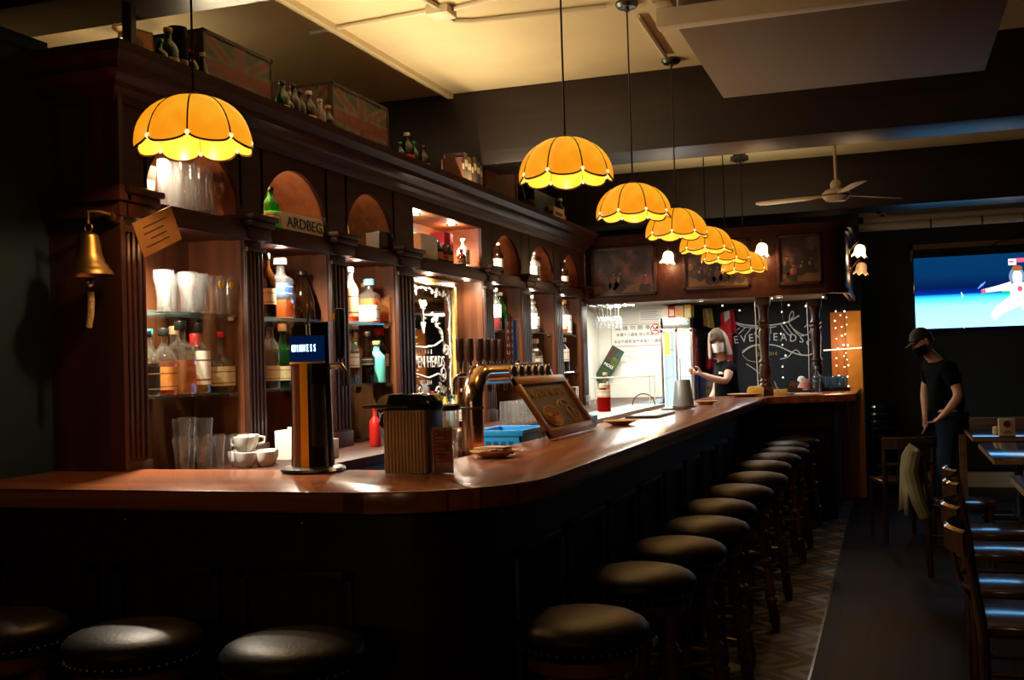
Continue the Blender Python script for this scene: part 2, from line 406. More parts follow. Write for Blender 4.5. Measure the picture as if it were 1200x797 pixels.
# surface conduits on the ceiling
CP = [(-3.0, 5.42, 3.335), (-2.52, 5.37, 3.335), (-2.25, 5.34, 3.335)]
tag(MB().tube(CP, .014, 8).build('ceiling_conduit', 'cream'), 'cream conduit on the ceiling running left from the junction box', 'pipe', 'conduits on the ceiling')
tag(MB().tube([(-2.2, 5.43, 3.335), (-2.19, 5.55, 3.335), (-2.10, 5.60, 3.335), (-1.36, 5.66, 3.335)], .014, 8).build('ceiling_conduit', 'cream'),
    'cream conduit curving from the junction box toward a lamp rose', 'pipe', 'conduits on the ceiling')
tag(MB().tube([(-1.24, 5.9, 3.335), (-1.255, 6.75, 3.335)], .014, 8).build('ceiling_conduit', 'cream'), 'straight cream conduit between two black lamp roses', 'pipe', 'conduits on the ceiling')
tag(MB().tube([(-2.18, 5.30, 3.335), (-2.2, 5.12, 3.335), (-2.24, 4.2, 3.335)], .014, 8).build('ceiling_conduit', 'cream'), 'cream conduit running from the junction box toward the viewer', 'pipe', 'conduits on the ceiling')
tag(MB().tube([(-2.12, 5.36, 3.335), (-1.95, 5.32, 3.335), (-1.5, 5.2, 3.335)], .014, 8).build('ceiling_conduit', 'cream'), 'cream conduit leaving the junction box rightward above the curved one', 'pipe', 'conduits on the ceiling')
m = MB(); m.bx(-2.25, -2.12, 5.29, 5.43, 3.30, CZ)
jb = tag(m.build('junction_box', 'cream', bevel=.012), 'cream junction box on the ceiling where the conduits meet', 'junction box')
m = MB(); m.cyl((-1.25, 10.25, 3.30), .06, .05, 20); m.cyl((-1.25, 10.25, 3.265), .085, .035, 20); m.cyl((-1.25, 10.25, 3.25), .05, .02, 20)
tag(m.build('smoke_detector', ['black']), 'dark round smoke detector on the strip of ceiling between the beams', 'smoke detector')

# suspended grey unit under the ceiling
un = thing('ceiling_unit', 'big grey box unit hanging under the ceiling with cream front rail', 'air conditioner', (-.15, 5.45, 2.9))
MB().bx(-.83, .52, 4.80, 6.18, 2.90, 3.30).build('casing', 'acgrey', un, world=True, bevel=.006)
m = MB(); m.bx(-.91, .56, 4.70, 4.78, 2.895, 2.975); m.bx(-.91, -.83, 4.62, 4.78, 2.975, 3.25); m.bx(-.91, .56, 4.62, 4.66, 3.17, 3.25)
m.build('front_rail', 'acwhite', un, world=True, bevel=.004)
for x in (-.6, .3): MB().cyl((x, 5.4, 3.3), .012, .05).build('hanger', 'steel', un, world=True)

# ------------------------------------------------------------------ back bar cabinet
XF = -2.66; XB = -2.95; ZC = 1.05; ZL = 2.11
PIL = [(3.34, 3.475), (4.165, 4.30), (4.94, 5.115), (5.735, 5.96), (7.18, 7.34), (8.03, 8.20), (8.905, 9.08), (9.73, 9.88)]
BAY = [(PIL[i][1], PIL[i+1][0]) for i in range(7)]
cabt = thing('back_bar_cabinet', 'long dark mahogany back bar with arched niches and glass shelves', 'cabinet', (-2.8, 6.6, 0))
MB().bx(-2.99, XB, 3.34, 9.88, 0, 2.60).build('back_panel', 'inner', cabt, world=True)
m = MB(); m.bx(-2.99, XF+.02, 3.32, 3.345, 0, 2.50); m.build('end_panel', 'cab', cabt, world=True)
m = MB(); m.bx(-2.99, -2.3, 3.40, 9.88, .0, 1.0)
for k in range(9): m.bx(-2.3, -2.285, 3.45+k*.715, 4.1+k*.715, .1, .95)
m.build('base_cabinet', 'cab', cabt, world=True)
for (a, b) in PIL:
    MB().bx(XB, XF-.02, a, b, ZC, 2.04).build('divider', 'inner', cabt, world=True)
    m = MB(); m.bx(XF-.02, XF, a, b, ZC, 2.04)
    n = 4; w = (b-a)/(n*2+1)
    for k in range(n+1): m.bx(XF, XF+.008, a+w*2*k, a+w*(2*k+1), ZC+.09, 1.98)
    m.bx(XF-.01, XF+.016, a-.008, b+.008, ZC, ZC+.08)
    m.bx(XF-.01, XF+.02, a-.006, b+.006, 1.98, 2.0)
    m.build('pillar', 'cab', cabt, world=True, bevel=.003)
    m = MB(); m.bx(XF-.1, XF+.045, a-.02, b+.02, 2.03, 2.085); m.bx(XF-.1, XF+.06, a-.03, b+.03, 2.085, ZL+.005); m.bx(XF-.1, XF+.075, a-.04, b+.04, ZL+.005, ZL+.03)
    m.build('capital', 'cabh', cabt, world=True, bevel=.006)
# shelf ledge between niches and open bays
for (a, b) in BAY:
    m = MB(); m.bx(XB, XF+.02, a, b, 2.035, ZL); m.bx(XF+.02, XF+.035, a, b, 2.025, ZL-.03)
    m.build('ledge_shelf', 'cabh', cabt, world=True, bevel=.003)
# arched fascia, one board with openings
ZT = 2.50
def arch_pts(a, b, n=18):
    c, r = (a+b)/2, (b-a)/2
    return [(c-r*cos(pi*k/n), ZL+.0+.292*sin(pi*k/n)) for k in range(n+1)]
m = MB()
for i, (a, b) in enumerate(BAY):
    ar = arch_pts(a+.01, b-.01) if i != 3 else [(a+.02, ZL), (a+.02, 2.40), (b-.03, 2.40), (b-.03, ZL)]
    # plate above the opening split into columns so every face stays flat
    top = [(p[0], ZT) for p in ar]
    for x, s_ in ((XF, 1), (XF-.022, -1)):
        m.strip([(x, p[0], p[1]) for p in ar], [(x, p[0], p[1]) for p in top])
    m.strip([(XF, p[0], p[1]) for p in ar], [(XF-.022, p[0], p[1]) for p in ar])
for i, (a, b) in enumerate(PIL):
    a2 = a if i == 0 else a-.03; b2 = b if i == 7 else b+.03
    m.bx(XF-.022, XF, a2 if i != 4 else a-.035, b2, ZL, ZT)
m.build('arched_fascia', 'cabh', cabt, world=True)
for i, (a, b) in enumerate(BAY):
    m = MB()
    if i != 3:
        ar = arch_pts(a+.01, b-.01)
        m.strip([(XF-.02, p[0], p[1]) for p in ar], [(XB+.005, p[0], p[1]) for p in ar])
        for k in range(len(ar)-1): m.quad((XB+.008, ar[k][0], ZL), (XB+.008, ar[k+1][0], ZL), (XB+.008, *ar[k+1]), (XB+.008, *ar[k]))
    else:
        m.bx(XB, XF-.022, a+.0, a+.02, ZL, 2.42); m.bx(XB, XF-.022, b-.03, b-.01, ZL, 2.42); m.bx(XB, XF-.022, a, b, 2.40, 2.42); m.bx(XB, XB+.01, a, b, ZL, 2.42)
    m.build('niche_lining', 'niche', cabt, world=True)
# cornice with stepped profile, returning round the near end
prof = [(.0, 2.46), (.012, 2.46), (.02, 2.485), (.05, 2.50), (.055, 2.52), (.085, 2.545), (.10, 2.55), (.10, 2.575), (.14, 2.60), (.145, 2.635), (-.33, 2.635), (-.33, 2.60), (.0, 2.60)]
m = MB()
p1 = [Vector((XF+d, 3.32-max(d, 0), z)) for d, z in prof]; p2 = [Vector((XF+d, 9.88, z)) for d, z in prof]; p0 = [Vector((-2.99, 3.32-max(d, 0), z)) for d, z in prof]
m.strip(p0[:10], p1[:10]); m.strip(p1[:11], p2[:11])
m.quad((-2.99, 3.175, 2.635), (XF+.145, 3.175, 2.635), (XF+.145, 3.32, 2.635), (-2.99, 3.32, 2.635))
m.build('cornice', 'cabh', cabt, world=True)
MB().bx(-2.99, XF, 3.32, 9.88, 2.60, 2.632).build('top_board', 'cabh', cabt, world=True)
m = MB(); m.bx(-2.99, XF+.06, 3.27, 3.34, 2.085, ZL+.03); m.bx(-2.99, XF+.045, 3.285, 3.34, 2.03, 2.085)
m.build('end_moulding', 'cabh', cabt, world=True, bevel=.006)
SH = [1.70, 1.365]
for i, (a, b) in enumerate(BAY):
    if i == 3: continue
    for z in SH:
        m = MB(); m.bx(XB, XF-.04, a+.003, b-.003, z-.01, z)
        g = m.build('glass_shelf', 'shelfglass', cabt, world=True)
        for cb_ in ((XB+.02, XB+.05, b-.02, b), (XF-.08, XF-.05, b-.02, b)): MB().bx(*cb_, z-.024, z-.01).build('shelf_clip', 'steel', g, loc=(0, 0, 0))
# recessed downlights, under each ledge and in the arches
def downlight(x, y, z, e, sp=0, name='downlight', col=(1, .86, .66)):
    m = MB(); m.lathe([(.022, .004), (.036, .0), (.04, .006), (.022, .006)], (x, y, z-.006), 20)
    d = m.build(name, 'steel', cabt, world=True)
    MB().cyl((x, y, z-.004), .022, .003).build('lens', 'spotdisc', d, loc=(0, 0, 0))
    lamp('POINT', 'downlight_glow', (x, y, z-.03), e, col, cabt, .015)
    if sp: lamp('SPOT', 'downlight_beam', (x, y, z-.014), sp, col, cabt, .02, (0, 0, 0), 160, 1)
EN = [3.5, 2.2, 3, 0, 2.2, 2.2, 1.8]; ES = [170, 90, 120, 0, 60, 65, 55]
for i, (a, b) in enumerate(BAY):
    y = a+(b-a)*(.16, .36, .32, 0, .25, .25, .25)[i]
    if i != 3: downlight(-2.695, y, 2.035, EN[i], ES[i])
downlight(-2.76, 6.45, 2.035, 4, 150); downlight(-2.74, 7.05, 2.035, 1.6, 20)
NE = [4.5, 3.6, 1.5, 0, 2.6, 3.4, 2]; NS = [70, 22, 0, 0, 14, 30, 14]
for i, (a, b) in enumerate(BAY):
    if i != 3:
        y = a+(b-a)*.28
        downlight(-2.74, y, 2.345, NE[i], NS[i], 'niche_downlight', (1, .8, .55))
downlight(-2.76, 6.25, 2.40, 4, 80, 'niche_downlight'); downlight(-2.76, 6.85, 2.40, 3, 70, 'niche_downlight')

bc = thing('back_counter', 'long dark back counter worktop below the glass shelves', 'counter', (-2.6, 6.6, 1.0))
MB().bx(XB+.0, -2.25, 3.41, 11.6, 1.0, 1.05).build('worktop', 'cabh', bc, world=True, bevel=.006)
MB().bx(-2.32, -2.28, 9.88, 11.6, 0, 1.0).build('front_panel', 'cab', bc, world=True)

# ------------------------------------------------------------------ the bar
bar = thing('bar_counter', 'L-shaped bar with polished reddish wood top and dark panelled front', 'bar', (-1.3, 6.0, 0))
def arc(cx, cy, r, a0, a1, n=12): return [(cx+r*cos(radians(a0+(a1-a0)*k/n)), cy+r*sin(radians(a0+(a1-a0)*k/n))) for k in range(n+1)]
outer = [(-2.96, 2.79)]+arc(-1.48, 3.27, .48, -90, 0, 14)+[(-1.0, 9.62), (-.29, 9.98), (-.29, 11.6)]
inner = [(-1.28, 11.6), (-1.28, 9.98), (-1.56, 9.98), (-1.56, 3.41), (-2.96, 3.41)]
zt0, zt1 = 1.037, 1.10
m = MB()
# short leg and long leg tops are separate so the board direction turns the corner (mitre at the inner corner)
short = [(-2.96, 2.79)]+arc(-1.48, 3.27, .48, -90, -45, 8)+[(-1.56, 3.41), (-2.96, 3.41)]
m.prism(short, zt1-zt0, Matrix.Translation((0, 0, zt0)))
m.build('bar_top', 'bartopx', bar, world=True, bevel=.006)
m = MB()
long_ = arc(-1.48, 3.27, .48, -45, 0, 8)+[(-1.0, 9.62), (-.29, 9.98), (-.29, 11.6), (-1.28, 11.6), (-1.28, 9.98), (-1.56, 9.98), (-1.56, 3.41)]
m.prism(long_, zt1-zt0, Matrix.Translation((0, 0, zt0)))
m.build('bar_top', 'bartop', bar, world=True, bevel=.006)
# body under the top
ob = [(-2.96, 3.0)]+arc(-1.5, 3.3, .3, -90, 0, 8)+[(-1.2, 9.75), (-.48, 10.1), (-.48, 11.6)]
ib = [(-1.24, 11.6), (-1.24, 10.02), (-1.52, 10.02), (-1.52, 3.36), (-2.96, 3.36)]
MB().prism(ob+ib, zt0, None).build('bar_front', 'barfront', bar, world=True)
def panel(m, p, q, z0, z1):
    """a raised moulding frame on the bar front between plan points p and q"""
    p, q = Vector(p), Vector(q); d = (q-p).normalized(); n = Vector((d.y, -d.x, 0)); L = (q-p).length
    R = Matrix((( d.x, -n.x, 0), (d.y, -n.y, 0), (0, 0, 1)))
    for (u0, u1, w0, w1) in ((0, L, z1-.03, z1), (0, L, z0, z0+.03), (0, .03, z0, z1), (L-.03, L, z0, z1)):
        c = p+d*((u0+u1)/2)+n*.012; m.box((c.x, c.y, (w0+w1)/2), (u1-u0, .024, w1-w0), R)
for k in range(10):
    m = MB(); panel(m, (-1.2, 3.42+k*.63, 0), (-1.2, 3.96+k*.63, 0), .25, .835); m.build('front_panel', 'barfront', bar, world=True, bevel=.003)
for k in range(3):
    m = MB(); panel(m, (-2.9+k*.47, 3.0, 0), (-2.5+k*.47, 3.0, 0), .25, .835); m.build('front_panel', 'barfront', bar, world=True, bevel=.003)
m = MB(); panel(m, (-1.15, 9.775, 0), (-.53, 10.075, 0), .25, .835); m.build('front_panel', 'barfront', bar, world=True, bevel=.003)
fr = MB(); fr.tube([(-2.9, 2.82, .2), (-1.6, 2.82, .2)]+[(x, y, .2) for x, y in arc(-1.5, 3.3, .46, -80, -8, 8)]+[(-1.03, 3.5, .2), (-1.03, 9.6, .2)], .022, 10)
fr.build('foot_rail', 'oldbrass', bar, world=True)
def bag_hook(x, y, rz, label):
    m = MB(); m.tube([(0, .03, 0), (0, -.03, 0), (0, -.045, -.02), (0, -.03, -.04), (0, -.01, -.035)], .005, 6); m.ball((0, -.01, -.035), .009, 8)
    o = m.build('bag_hook', 'brass'); o.location = (x, y, 1.025); o.rotation_euler = (0, 0, rz); tag(o, label, 'hook', 'bag hooks under the bar')
bag_hook(-2.33, 2.93, 0, 'left small brass bag hook under the near bar edge'); bag_hook(-1.69, 2.93, 0, 'right small brass bag hook under the near bar edge')

# ------------------------------------------------------------------ bar stools
st = thing('bar_stool', 'round black padded bar stool closest to the viewer along the long side of the bar', 'stool', (-.83, 2.93, 0), .3, 'round bar stools')
m = MB(); m.lathe([(0, .66), (.165, .66), (.172, .668), (.178, .69), (.186, .698), (.189, .711), (.186, .724), (.174, .738), (.15, .750), (.11, .759), (.06, .764), (0, .766)], seg=40)
seat = m.build('seat', 'leather', st, angle=75)
m = MB()
for k in range(48): m.ball((.179*cos(2*pi*k/48), .179*sin(2*pi*k/48), .683), .0048, 6)
m.build('studs', 'oldbrass', seat)
MB().lathe([(0, .61), (.14, .61), (.15, .62), (.15, .66), (0, .66)], seg=28).build('apron', 'stoolw', st)
LP = [(0, .022), (.02, .022), (.05, .03), (.14, .022), (.16, .03), (.175, .018), (.19, .028), (.33, .02), (.345, .031), (.365, .031), (.38, .019), (.40, .028), (.5, .021), (.515, .03), (.53, .02), (.55, .027), (.64, .027)]
for k in range(4):
    a = pi/4+k*pi/2; top = Vector((.105*cos(a), .105*sin(a), .64)); bot = Vector((.175*cos(a), .175*sin(a), 0))
    d = bot-top; q = (-d).to_track_quat('Z', 'Y').to_matrix().to_4x4(); L = d.length
    m = MB(); m.lathe([(0, 0)]+[(r, z*L/.64) for z, r in LP]+[(0, L)], bot, 12, q); m.build('leg', 'stoolw', st)
for k in range(4):
    a0, a1 = pi/4+k*pi/2, pi/4+(k+1)*pi/2; z = .22 if k % 2 else .30; r = .175-.07*z/.64
    p0, p1 = Vector((r*cos(a0), r*sin(a0), z)), Vector((r*cos(a1), r*sin(a1), z))
    m = MB(); m.tube([p0, p0.lerp(p1, .2), p0.lerp(p1, .5), p0.lerp(p1, .8), p1], [.009, .011, .016, .011, .009], 8); m.build('stretcher', 'stoolw', st)
ORD = ['second', 'third', 'fourth', 'fifth', 'sixth', 'seventh', 'eighth', 'ninth', 'tenth', 'eleventh']
YS = [3.61, 4.18, 4.74, 5.34, 5.98, 6.64, 7.36, 7.95, 8.48, 9.04]
for k, y in enumerate(YS): dup(st, (-.795+.02*((k*7) % 3-1), y, 0), 'round black padded bar stool, %s from the near end of the long bar side' % ORD[k], .3+.5*k)
dup(st, (-.77, 9.6, 0), 'round black padded bar stool at the far end of the long bar side', 1.1)
dup(st, (-1.50, 2.53, 0), 'round black bar stool at the short bar side, beside its rounded corner', .5)
dup(st, (-2.0, 2.53, 0), 'round black bar stool in the middle of the three at the short bar side', .1)
dup(st, (-2.49, 2.57, 0), 'round black bar stool at the short bar side, cut by the left frame edge', .9)

# ------------------------------------------------------------------ petal glass pendant lamps
LR, LH = .186, .185
def dome(t, a, k=1.0):
    ph = t*pi/2; r = LR*sin(ph)**.85*k
    return Vector((r*cos(a), r*sin(a), LH*cos(ph)-.085))
NP = 8
TM, DT = .885, .115
def edge_t(al): return TM+DT*math.sqrt(max(0, 1-al*al))
def petals(k0, bulge, t0=.06):
    m = MB(); nA, nT = 12, 12
    for p in range(NP):
        c = 2*pi*p/NP; hw = pi/NP*.985; cols = []
        for i in range(nA+1):
            al = -1+2*i/nA; te = edge_t(al); col = []
            for j in range(nT+1):
                t = t0+(te-t0)*j/nT
                col.append(m.bm.verts.new(dome(t, c+al*hw, k0+bulge*(1-al*al)*sin(pi*min(1, t*.8)))))
            cols.append(col)
        m._done([m.bm.faces.new((cols[i][j], cols[i+1][j], cols[i+1][j+1], cols[i][j+1])) for i in range(nA) for j in range(nT)])
    return m
def pendant(loc, label, rz, energy):
    t = thing('pendant_lamp', label, 'lamp', loc, rz, 'amber petal glass pendant lamps')
    petals(1.0, .095).build('petals', 'petal_up', t, angle=60)
    petals(.975, .092, .09).build('petal_inside_lit', 'petal_lit', t, angle=60)  # inner side of the same petals, its bulb-lit yellow put into the glow
    m = MB()
    for p in range(NP):
        a = 2*pi*(p+.5)/NP; c = 2*pi*p/NP
        m.tube([dome(tt, a, 1.006) for tt in (.05, .2, .35, .5, .65, .8, TM)], .0030, 6)
        m.tube([dome(edge_t(al), c+al*pi/NP, .992+.052*(1-al*al)) for al in [-1+.1*i for i in range(21)]], .0034, 6)
        for i in range(19):
            al = -.9+.1*i; m.ball(dome(edge_t(al)+.012, c+al*pi/NP, .994+.052*(1-al*al)), .0032, 5)
    m.lathe([(0, .113), (.012, .113), (.03, .105), (.033, .094), (.0, .094)], seg=16)
    m.build('lead_came', 'lead', t)
    for p in range(NP):
        q = dome(TM+.03, 2*pi*(p+.5)/NP, 1.0); MB().ball(q, .0095, 10).build('bead', 'jewel', t)
    zc = CZ-loc[2]
    MB().tube([(0, 0, .11), (0, 0, zc-.02)], .0045, 6).build('cord', 'black', t)
    MB().lathe([(0, zc-.05), (.012, zc-.05), (.014, zc-.035), (.05, zc-.03), (.062, zc-.012), (.06, zc), (0, zc)], seg=24).build('ceiling_rose', 'darksteel', t)
    MB().lathe([(0, .095), (.018, .095), (.018, .06), (.012, .05), (0, .05)], seg=12).build('socket', 'oldbrass', t)
    MB().ball((0, 0, .035), .024, 12).build('bulb', 'bulb', t)
    l = lamp('POINT', 'bulb_light', Vector(loc)+Vector((0, 0, -.035)), energy, (1, .56, .2), t, .03)
    l.location = (0, 0, .0)
    return t
PL = [((-2.19, 3.14, 2.285), .1, 15, 'nearest amber petal lamp, hanging over the short bar side near the brass bell'),
      ((-1.255, 4.41, 2.29), .26, 7, 'amber petal lamp hanging second from the viewer, in front of the thick beam'),
      ((-1.255, 5.69, 2.285), .18, 7, 'amber petal lamp hanging third from the viewer along the bar'),
      ((-1.245, 6.88, 2.30), .42, 5, 'amber petal lamp hanging fourth from the viewer along the bar'),
      ((-1.235, 8.0, 2.305), .5, 5, 'amber petal lamp hanging fifth from the viewer along the bar'),
      ((-1.225, 8.95, 2.305), .2, 5, 'amber petal lamp hanging sixth from the viewer, just before the farthest one'),
      ((-1.165, 9.62, 2.265), .05, 4, 'farthest amber petal lamp, hanging closest to the painted panel')]
for p in PL: pendant(p[0], p[3], p[1], p[2])

# ------------------------------------------------------------------ overhead panel with paintings
PY = 9.90
pn = thing('overhead_canopy', 'dark wooden canopy panel with three paintings and rounded corner above the serving hatch', 'canopy', (-1.5, 10.5, 1.98))
fp = [(-2.66, PY), (-.50, PY)]+arc(-.50, PY+.17, .17, -90, 0, 10)+[(-.33, 11.7), (-.37, 11.7)]+arc(-.50, PY+.17, .13, 0, -90, 10)+[(-2.66, PY+.04)]
MB().prism(fp, .60, Matrix.Translation((0, 0, 1.98))).build('board', 'cabh', pn, world=True)
for z0, z1, d in ((2.55, 2.60, .05), (2.52, 2.55, .025), (1.98, 2.03, .02)):
    f2 = [(-2.66, PY-d), (-.50, PY-d)]+arc(-.50, PY+.17, .17+d, -90, 0, 10)+[(-.33+d, 11.7), (-.345, 11.7)]+arc(-.50, PY+.17, .155, 0, -90, 10)+[(-2.66, PY+.015)]
    MB().prism(f2, z1-z0, Matrix.Translation((0, 0, z0))).build('moulding', 'cabh', pn, world=True)
MB().bx(-2.66, -.60, PY+.06, 12.0, 2.03, 2.06).build('soffit', 'acgrey', pn, world=True)
for k, (x, y) in enumerate(((-2.3, 10.5), (-1.75, 10.9), (-1.35, 10.4), (-1.0, 10.9), (-.75, 10.4))):
    d = MB().lathe([(.025, .004), (.04, 0), (.045, .006), (.025, .006)], (x, y, 2.012), 18).build('downlight', 'steel', pn, world=True)
    MB().cyl((x, y, 2.014), .025, .003).build('lens', 'spotdisc', d, loc=(0, 0, 0))
def picture(x0, x1, z0, z1, seed, label, figs):
    t = thing('painting', label, 'painting', ((x0+x1)/2, PY-.01, z0), 0, 'tavern paintings on the canopy')
    m = MB(); w = .028
    for a in ((x0, x1, z0, z0+w), (x0, x1, z1-w, z1), (x0, x0+w, z0, z1), (x1-w, x1, z0, z1)): m.bx(a[0], a[1], PY-.028, PY-.003, a[2], a[3])
    m.build('frame', 'cab', t, world=True, bevel=.005)
    mt, nt, out = new_mat('painted_scene')
    b = nt.nodes.new('ShaderNodeBsdfPrincipled'); b.inputs['Roughness'].default_value = .45
    tc = nt.nodes.new('ShaderNodeTexCoord'); mp = nt.nodes.new('ShaderNodeMapping'); mp.inputs['Location'].default_value = (seed*3.1, 0, seed)
    n = nt.nodes.new('ShaderNodeTexNoise'); n.inputs['Scale'].default_value = 7; n.inputs['Detail'].default_value = 5
    nt.links.new(tc.outputs['Object'], mp.inputs[0]); nt.links.new(mp.outputs[0], n.inputs['Vector'])
    r = nt.nodes.new('ShaderNodeValToRGB'); e = r.color_ramp.elements
    e[0].position = .34; e[0].color = (.010, .007, .011, 1); e[1].position = .72; e[1].color = (.20, .075, .04, 1)
    q = e.new(.5); q.color = (.032, .020, .032, 1); q = e.new(.6); q.color = (.10, .045, .055, 1)
    nt.links.new(n.outputs['Fac'], r.inputs[0]); nt.links.new(r.outputs[0], b.inputs['Base Color']); nt.links.new(b.outputs[0], out.inputs['Surface'])
    m = MB(); m.bx(x0+w*.8, x1-w*.8, PY-.012, PY-.003, z0+w*.8, z1-w*.8)
    mats = [mt, pbr('painted_linen', (.22, .14, .10), .5), pbr('painted_red', (.20, .035, .03), .5), pbr('painted_dark', (.02, .013, .014), .5), pbr('painted_floor', (.13, .06, .035), .5, noise=.4, nscale=10), pbr('painted_brown', (.10, .045, .035), .5)]
    m.mi = 4; m.bx(x0+w, x1-w, PY-.0128, PY-.011, z0+w, z0+w+.07)
    rnd = random.Random(seed)
    def splash(cx, cz, rx, rz, lv, n=14):
        ph = rnd.uniform(0, 6); m.prism([(cx+rx*cos(2*pi*k/n)*(1+.22*sin(3*2*pi*k/n+ph)), cz+rz*sin(2*pi*k/n)*(1+.18*sin(2*2*pi*k/n+ph*2))) for k in range(n)], .0012+.0003*lv, XZ(PY-.012))
    for fx, fz, sc in figs:                                   # loose dabs: dark seated mass, one lit shoulder, small face
        X = x0+(x1-x0)*fx; Z = z0+(z1-z0)*fz
        m.mi = 3; splash(X, Z-.01*sc, .045*sc, .05*sc, 1)
        m.mi = rnd.choice((5, 2, 3)); splash(X+.004, Z+.03*sc, .028*sc, .03*sc, 2)
        m.mi = rnd.choice((1, 5)); splash(X-.008*sc, Z+.035*sc, .012*sc, .022*sc, 3, 9)
        m.mi = 1; splash(X+.006, Z+.075*sc, .0075*sc, .010*sc, 3, 8)
        m.mi = 3; splash(X+.006, Z+.088*sc, .013*sc, .006*sc, 4, 8)
    m.build('canvas', mats, t, world=True)
picture(-2.60, -1.98, 2.045, 2.50, 1, 'painting of seated tavern figures in the panel next to the cabinet', [(.22, .22, 1.0), (.33, .26, 1.1), (.43, .24, 1.3), (.82, .2, 1.2)])
picture(-1.74, -1.14, 2.065, 2.50, 2, 'painting of a crowd partly hidden by the row of amber lamps', [(.1, .4, .8), (.25, .3, .9), (.4, .24, 1.0), (.5, .25, 1.1), (.6, .25, 1), (.72, .22, .9), (.85, .2, .8)])
picture(-.91, -.53, 2.065, 2.51, 3, 'dark painting with red figures beside the rounded canopy corner', [(.2, .35, 1.1), (.35, .2, 1.1), (.55, .3, .9), (.75, .35, .9)])

def tulip_shade(m, c, mat4):
    prof_ = [(.012, .075), (.03, .07), (.046, .05), (.05, .025), (.052, .0), (.06, -.02), (.072, -.034)]
    N = 28; rings = []
    for j, (r, z) in enumerate(prof_):
        f = max(0, (j-3)/3)
        rings.append([m.bm.verts.new(Matrix.Translation(c) @ mat4 @ Vector(((r*(1+.07*f*cos(7*2*pi*k/N)))*cos(2*pi*k/N), (r*(1+.07*f*cos(7*2*pi*k/N)))*sin(2*pi*k/N), z-.012*f*cos(7*2*pi*k/N)))) for k in range(N)])
    m._done([m.bm.faces.new((a[k], a[(k+1) % N], b[(k+1) % N], b[k])) for a, b in zip(rings, rings[1:]) for k in range(N)])
def sconce(x, y, z, out_dir, label, lit=True, dz=0):
    t = thing('wall_sconce', label, 'wall lamp', (x, y, z), 0, 'tulip glass wall lamps')
    d = Vector(out_dir)
    q = d.to_track_quat('Z', 'Y').to_matrix().to_4x4()
    MB().lathe([(0, 0), (.035, 0), (.035, .006), (.022, .014), (0, .016)], (0, 0, .0), 20, q).build('backplate', 'oldbrass', t)
    c = d*.10+Vector((0, 0, -.02))
    MB().tube([d*.01, d*.05+Vector((0, 0, .05)), d*.09+Vector((0, 0, .085)), c+Vector((0, 0, .075))], .007, 8).build('arm', 'oldbrass', t)
    m = MB(); tulip_shade(m, c, Matrix.Rotation(.15, 4, 'Y')); m.build('shade', 'opal' if lit else 'opaldim', t, angle=60)
    MB().ball(c+Vector((0, 0, .01)), .02, 10).build('bulb', 'bulb', t)
    l = lamp('POINT', 'sconce_light', (0, 0, 0), 4.5 if lit else 1, (1, .6, .28), t, .03); l.location = c+Vector((0, -.02, -.06))
sconce(-1.86, PY, 2.37, (0, -1, 0), 'lit white tulip wall lamp between the first two paintings')
sconce(-1.03, PY, 2.39, (0, -1, 0), 'lit white tulip wall lamp beside the farthest amber lamp')
sconce(-.33, 10.62, 2.40, (1, 0, 0), 'lit white tulip wall lamp on the canopy side')
sconce(-.33, 10.95, 2.26, (1, 0, 0), 'dim amber tulip wall lamp behind the lit one on the canopy side', False)

sconce(-1.7, -2.2, 1.95, (0, 1, 0), 'added tulip wall lamp on the unseen wall behind the viewer, toward the bar')  # this lamp and the next are unseen, added as frontal fill
sconce(-.1, -2.2, 1.95, (0, 1, 0), 'added tulip wall lamp on the unseen wall behind the viewer, toward the tables')
for o_ in [o for o in bpy.data.objects if o.name.startswith('sconce_light')][-2:]: o_.data.energy = 14; o_.location.y += .12
def post(x, y, label):
    t = thing('turned_post', label, 'post', (x, y, 1.10), 0, 'turned posts under the canopy')
    MB().lathe([(0, 0), (.06, 0), (.06, .09), (.045, .11), (.055, .13), (.04, .15), (.052, .17), (.052, .26), (.045, .28), (.055, .30), (.038, .33), (.046, .5), (.05, .56), (.038, .6), (.055, .62), (.038, .64), (.055, .66), (.04, .69), (.046, .78), (.06, .8), (.06, .88), (0, .88)], seg=20).build('shaft', 'cab', t)
    MB().box((0, 0, .04), (.125, .125, .08)).build('base_block', 'cab', t, bevel=.006); MB().box((0, 0, .845), (.125, .125, .07)).build('top_block', 'cab', t, bevel=.006)
post(-1.06, 10.05, 'turned wooden post on the bar in front of the slate board')
post(-.66, 10.85, 'turned wooden post next to the string lights and orange board')

# ------------------------------------------------------------------ hatch / kitchen
struct(MB().bx(-3.0, -2.27, 11.66, 11.74, 0, 2.6).build('wall_kitchen', 'whitewall'))
struct(MB().bx(-2.27, -.26, 12.02, 12.10, 0, 3.0).build('wall_slate', 'slate'))
lamp('AREA', 'hatch_ceiling_light', (-2.35, 10.7, 2.0), 46, (1, .97, .84), None, .5)
lamp('AREA', 'hatch_ceiling_light', (-1.15, 10.9, 2.0), 8, (.93, .96, 1), None, .4)

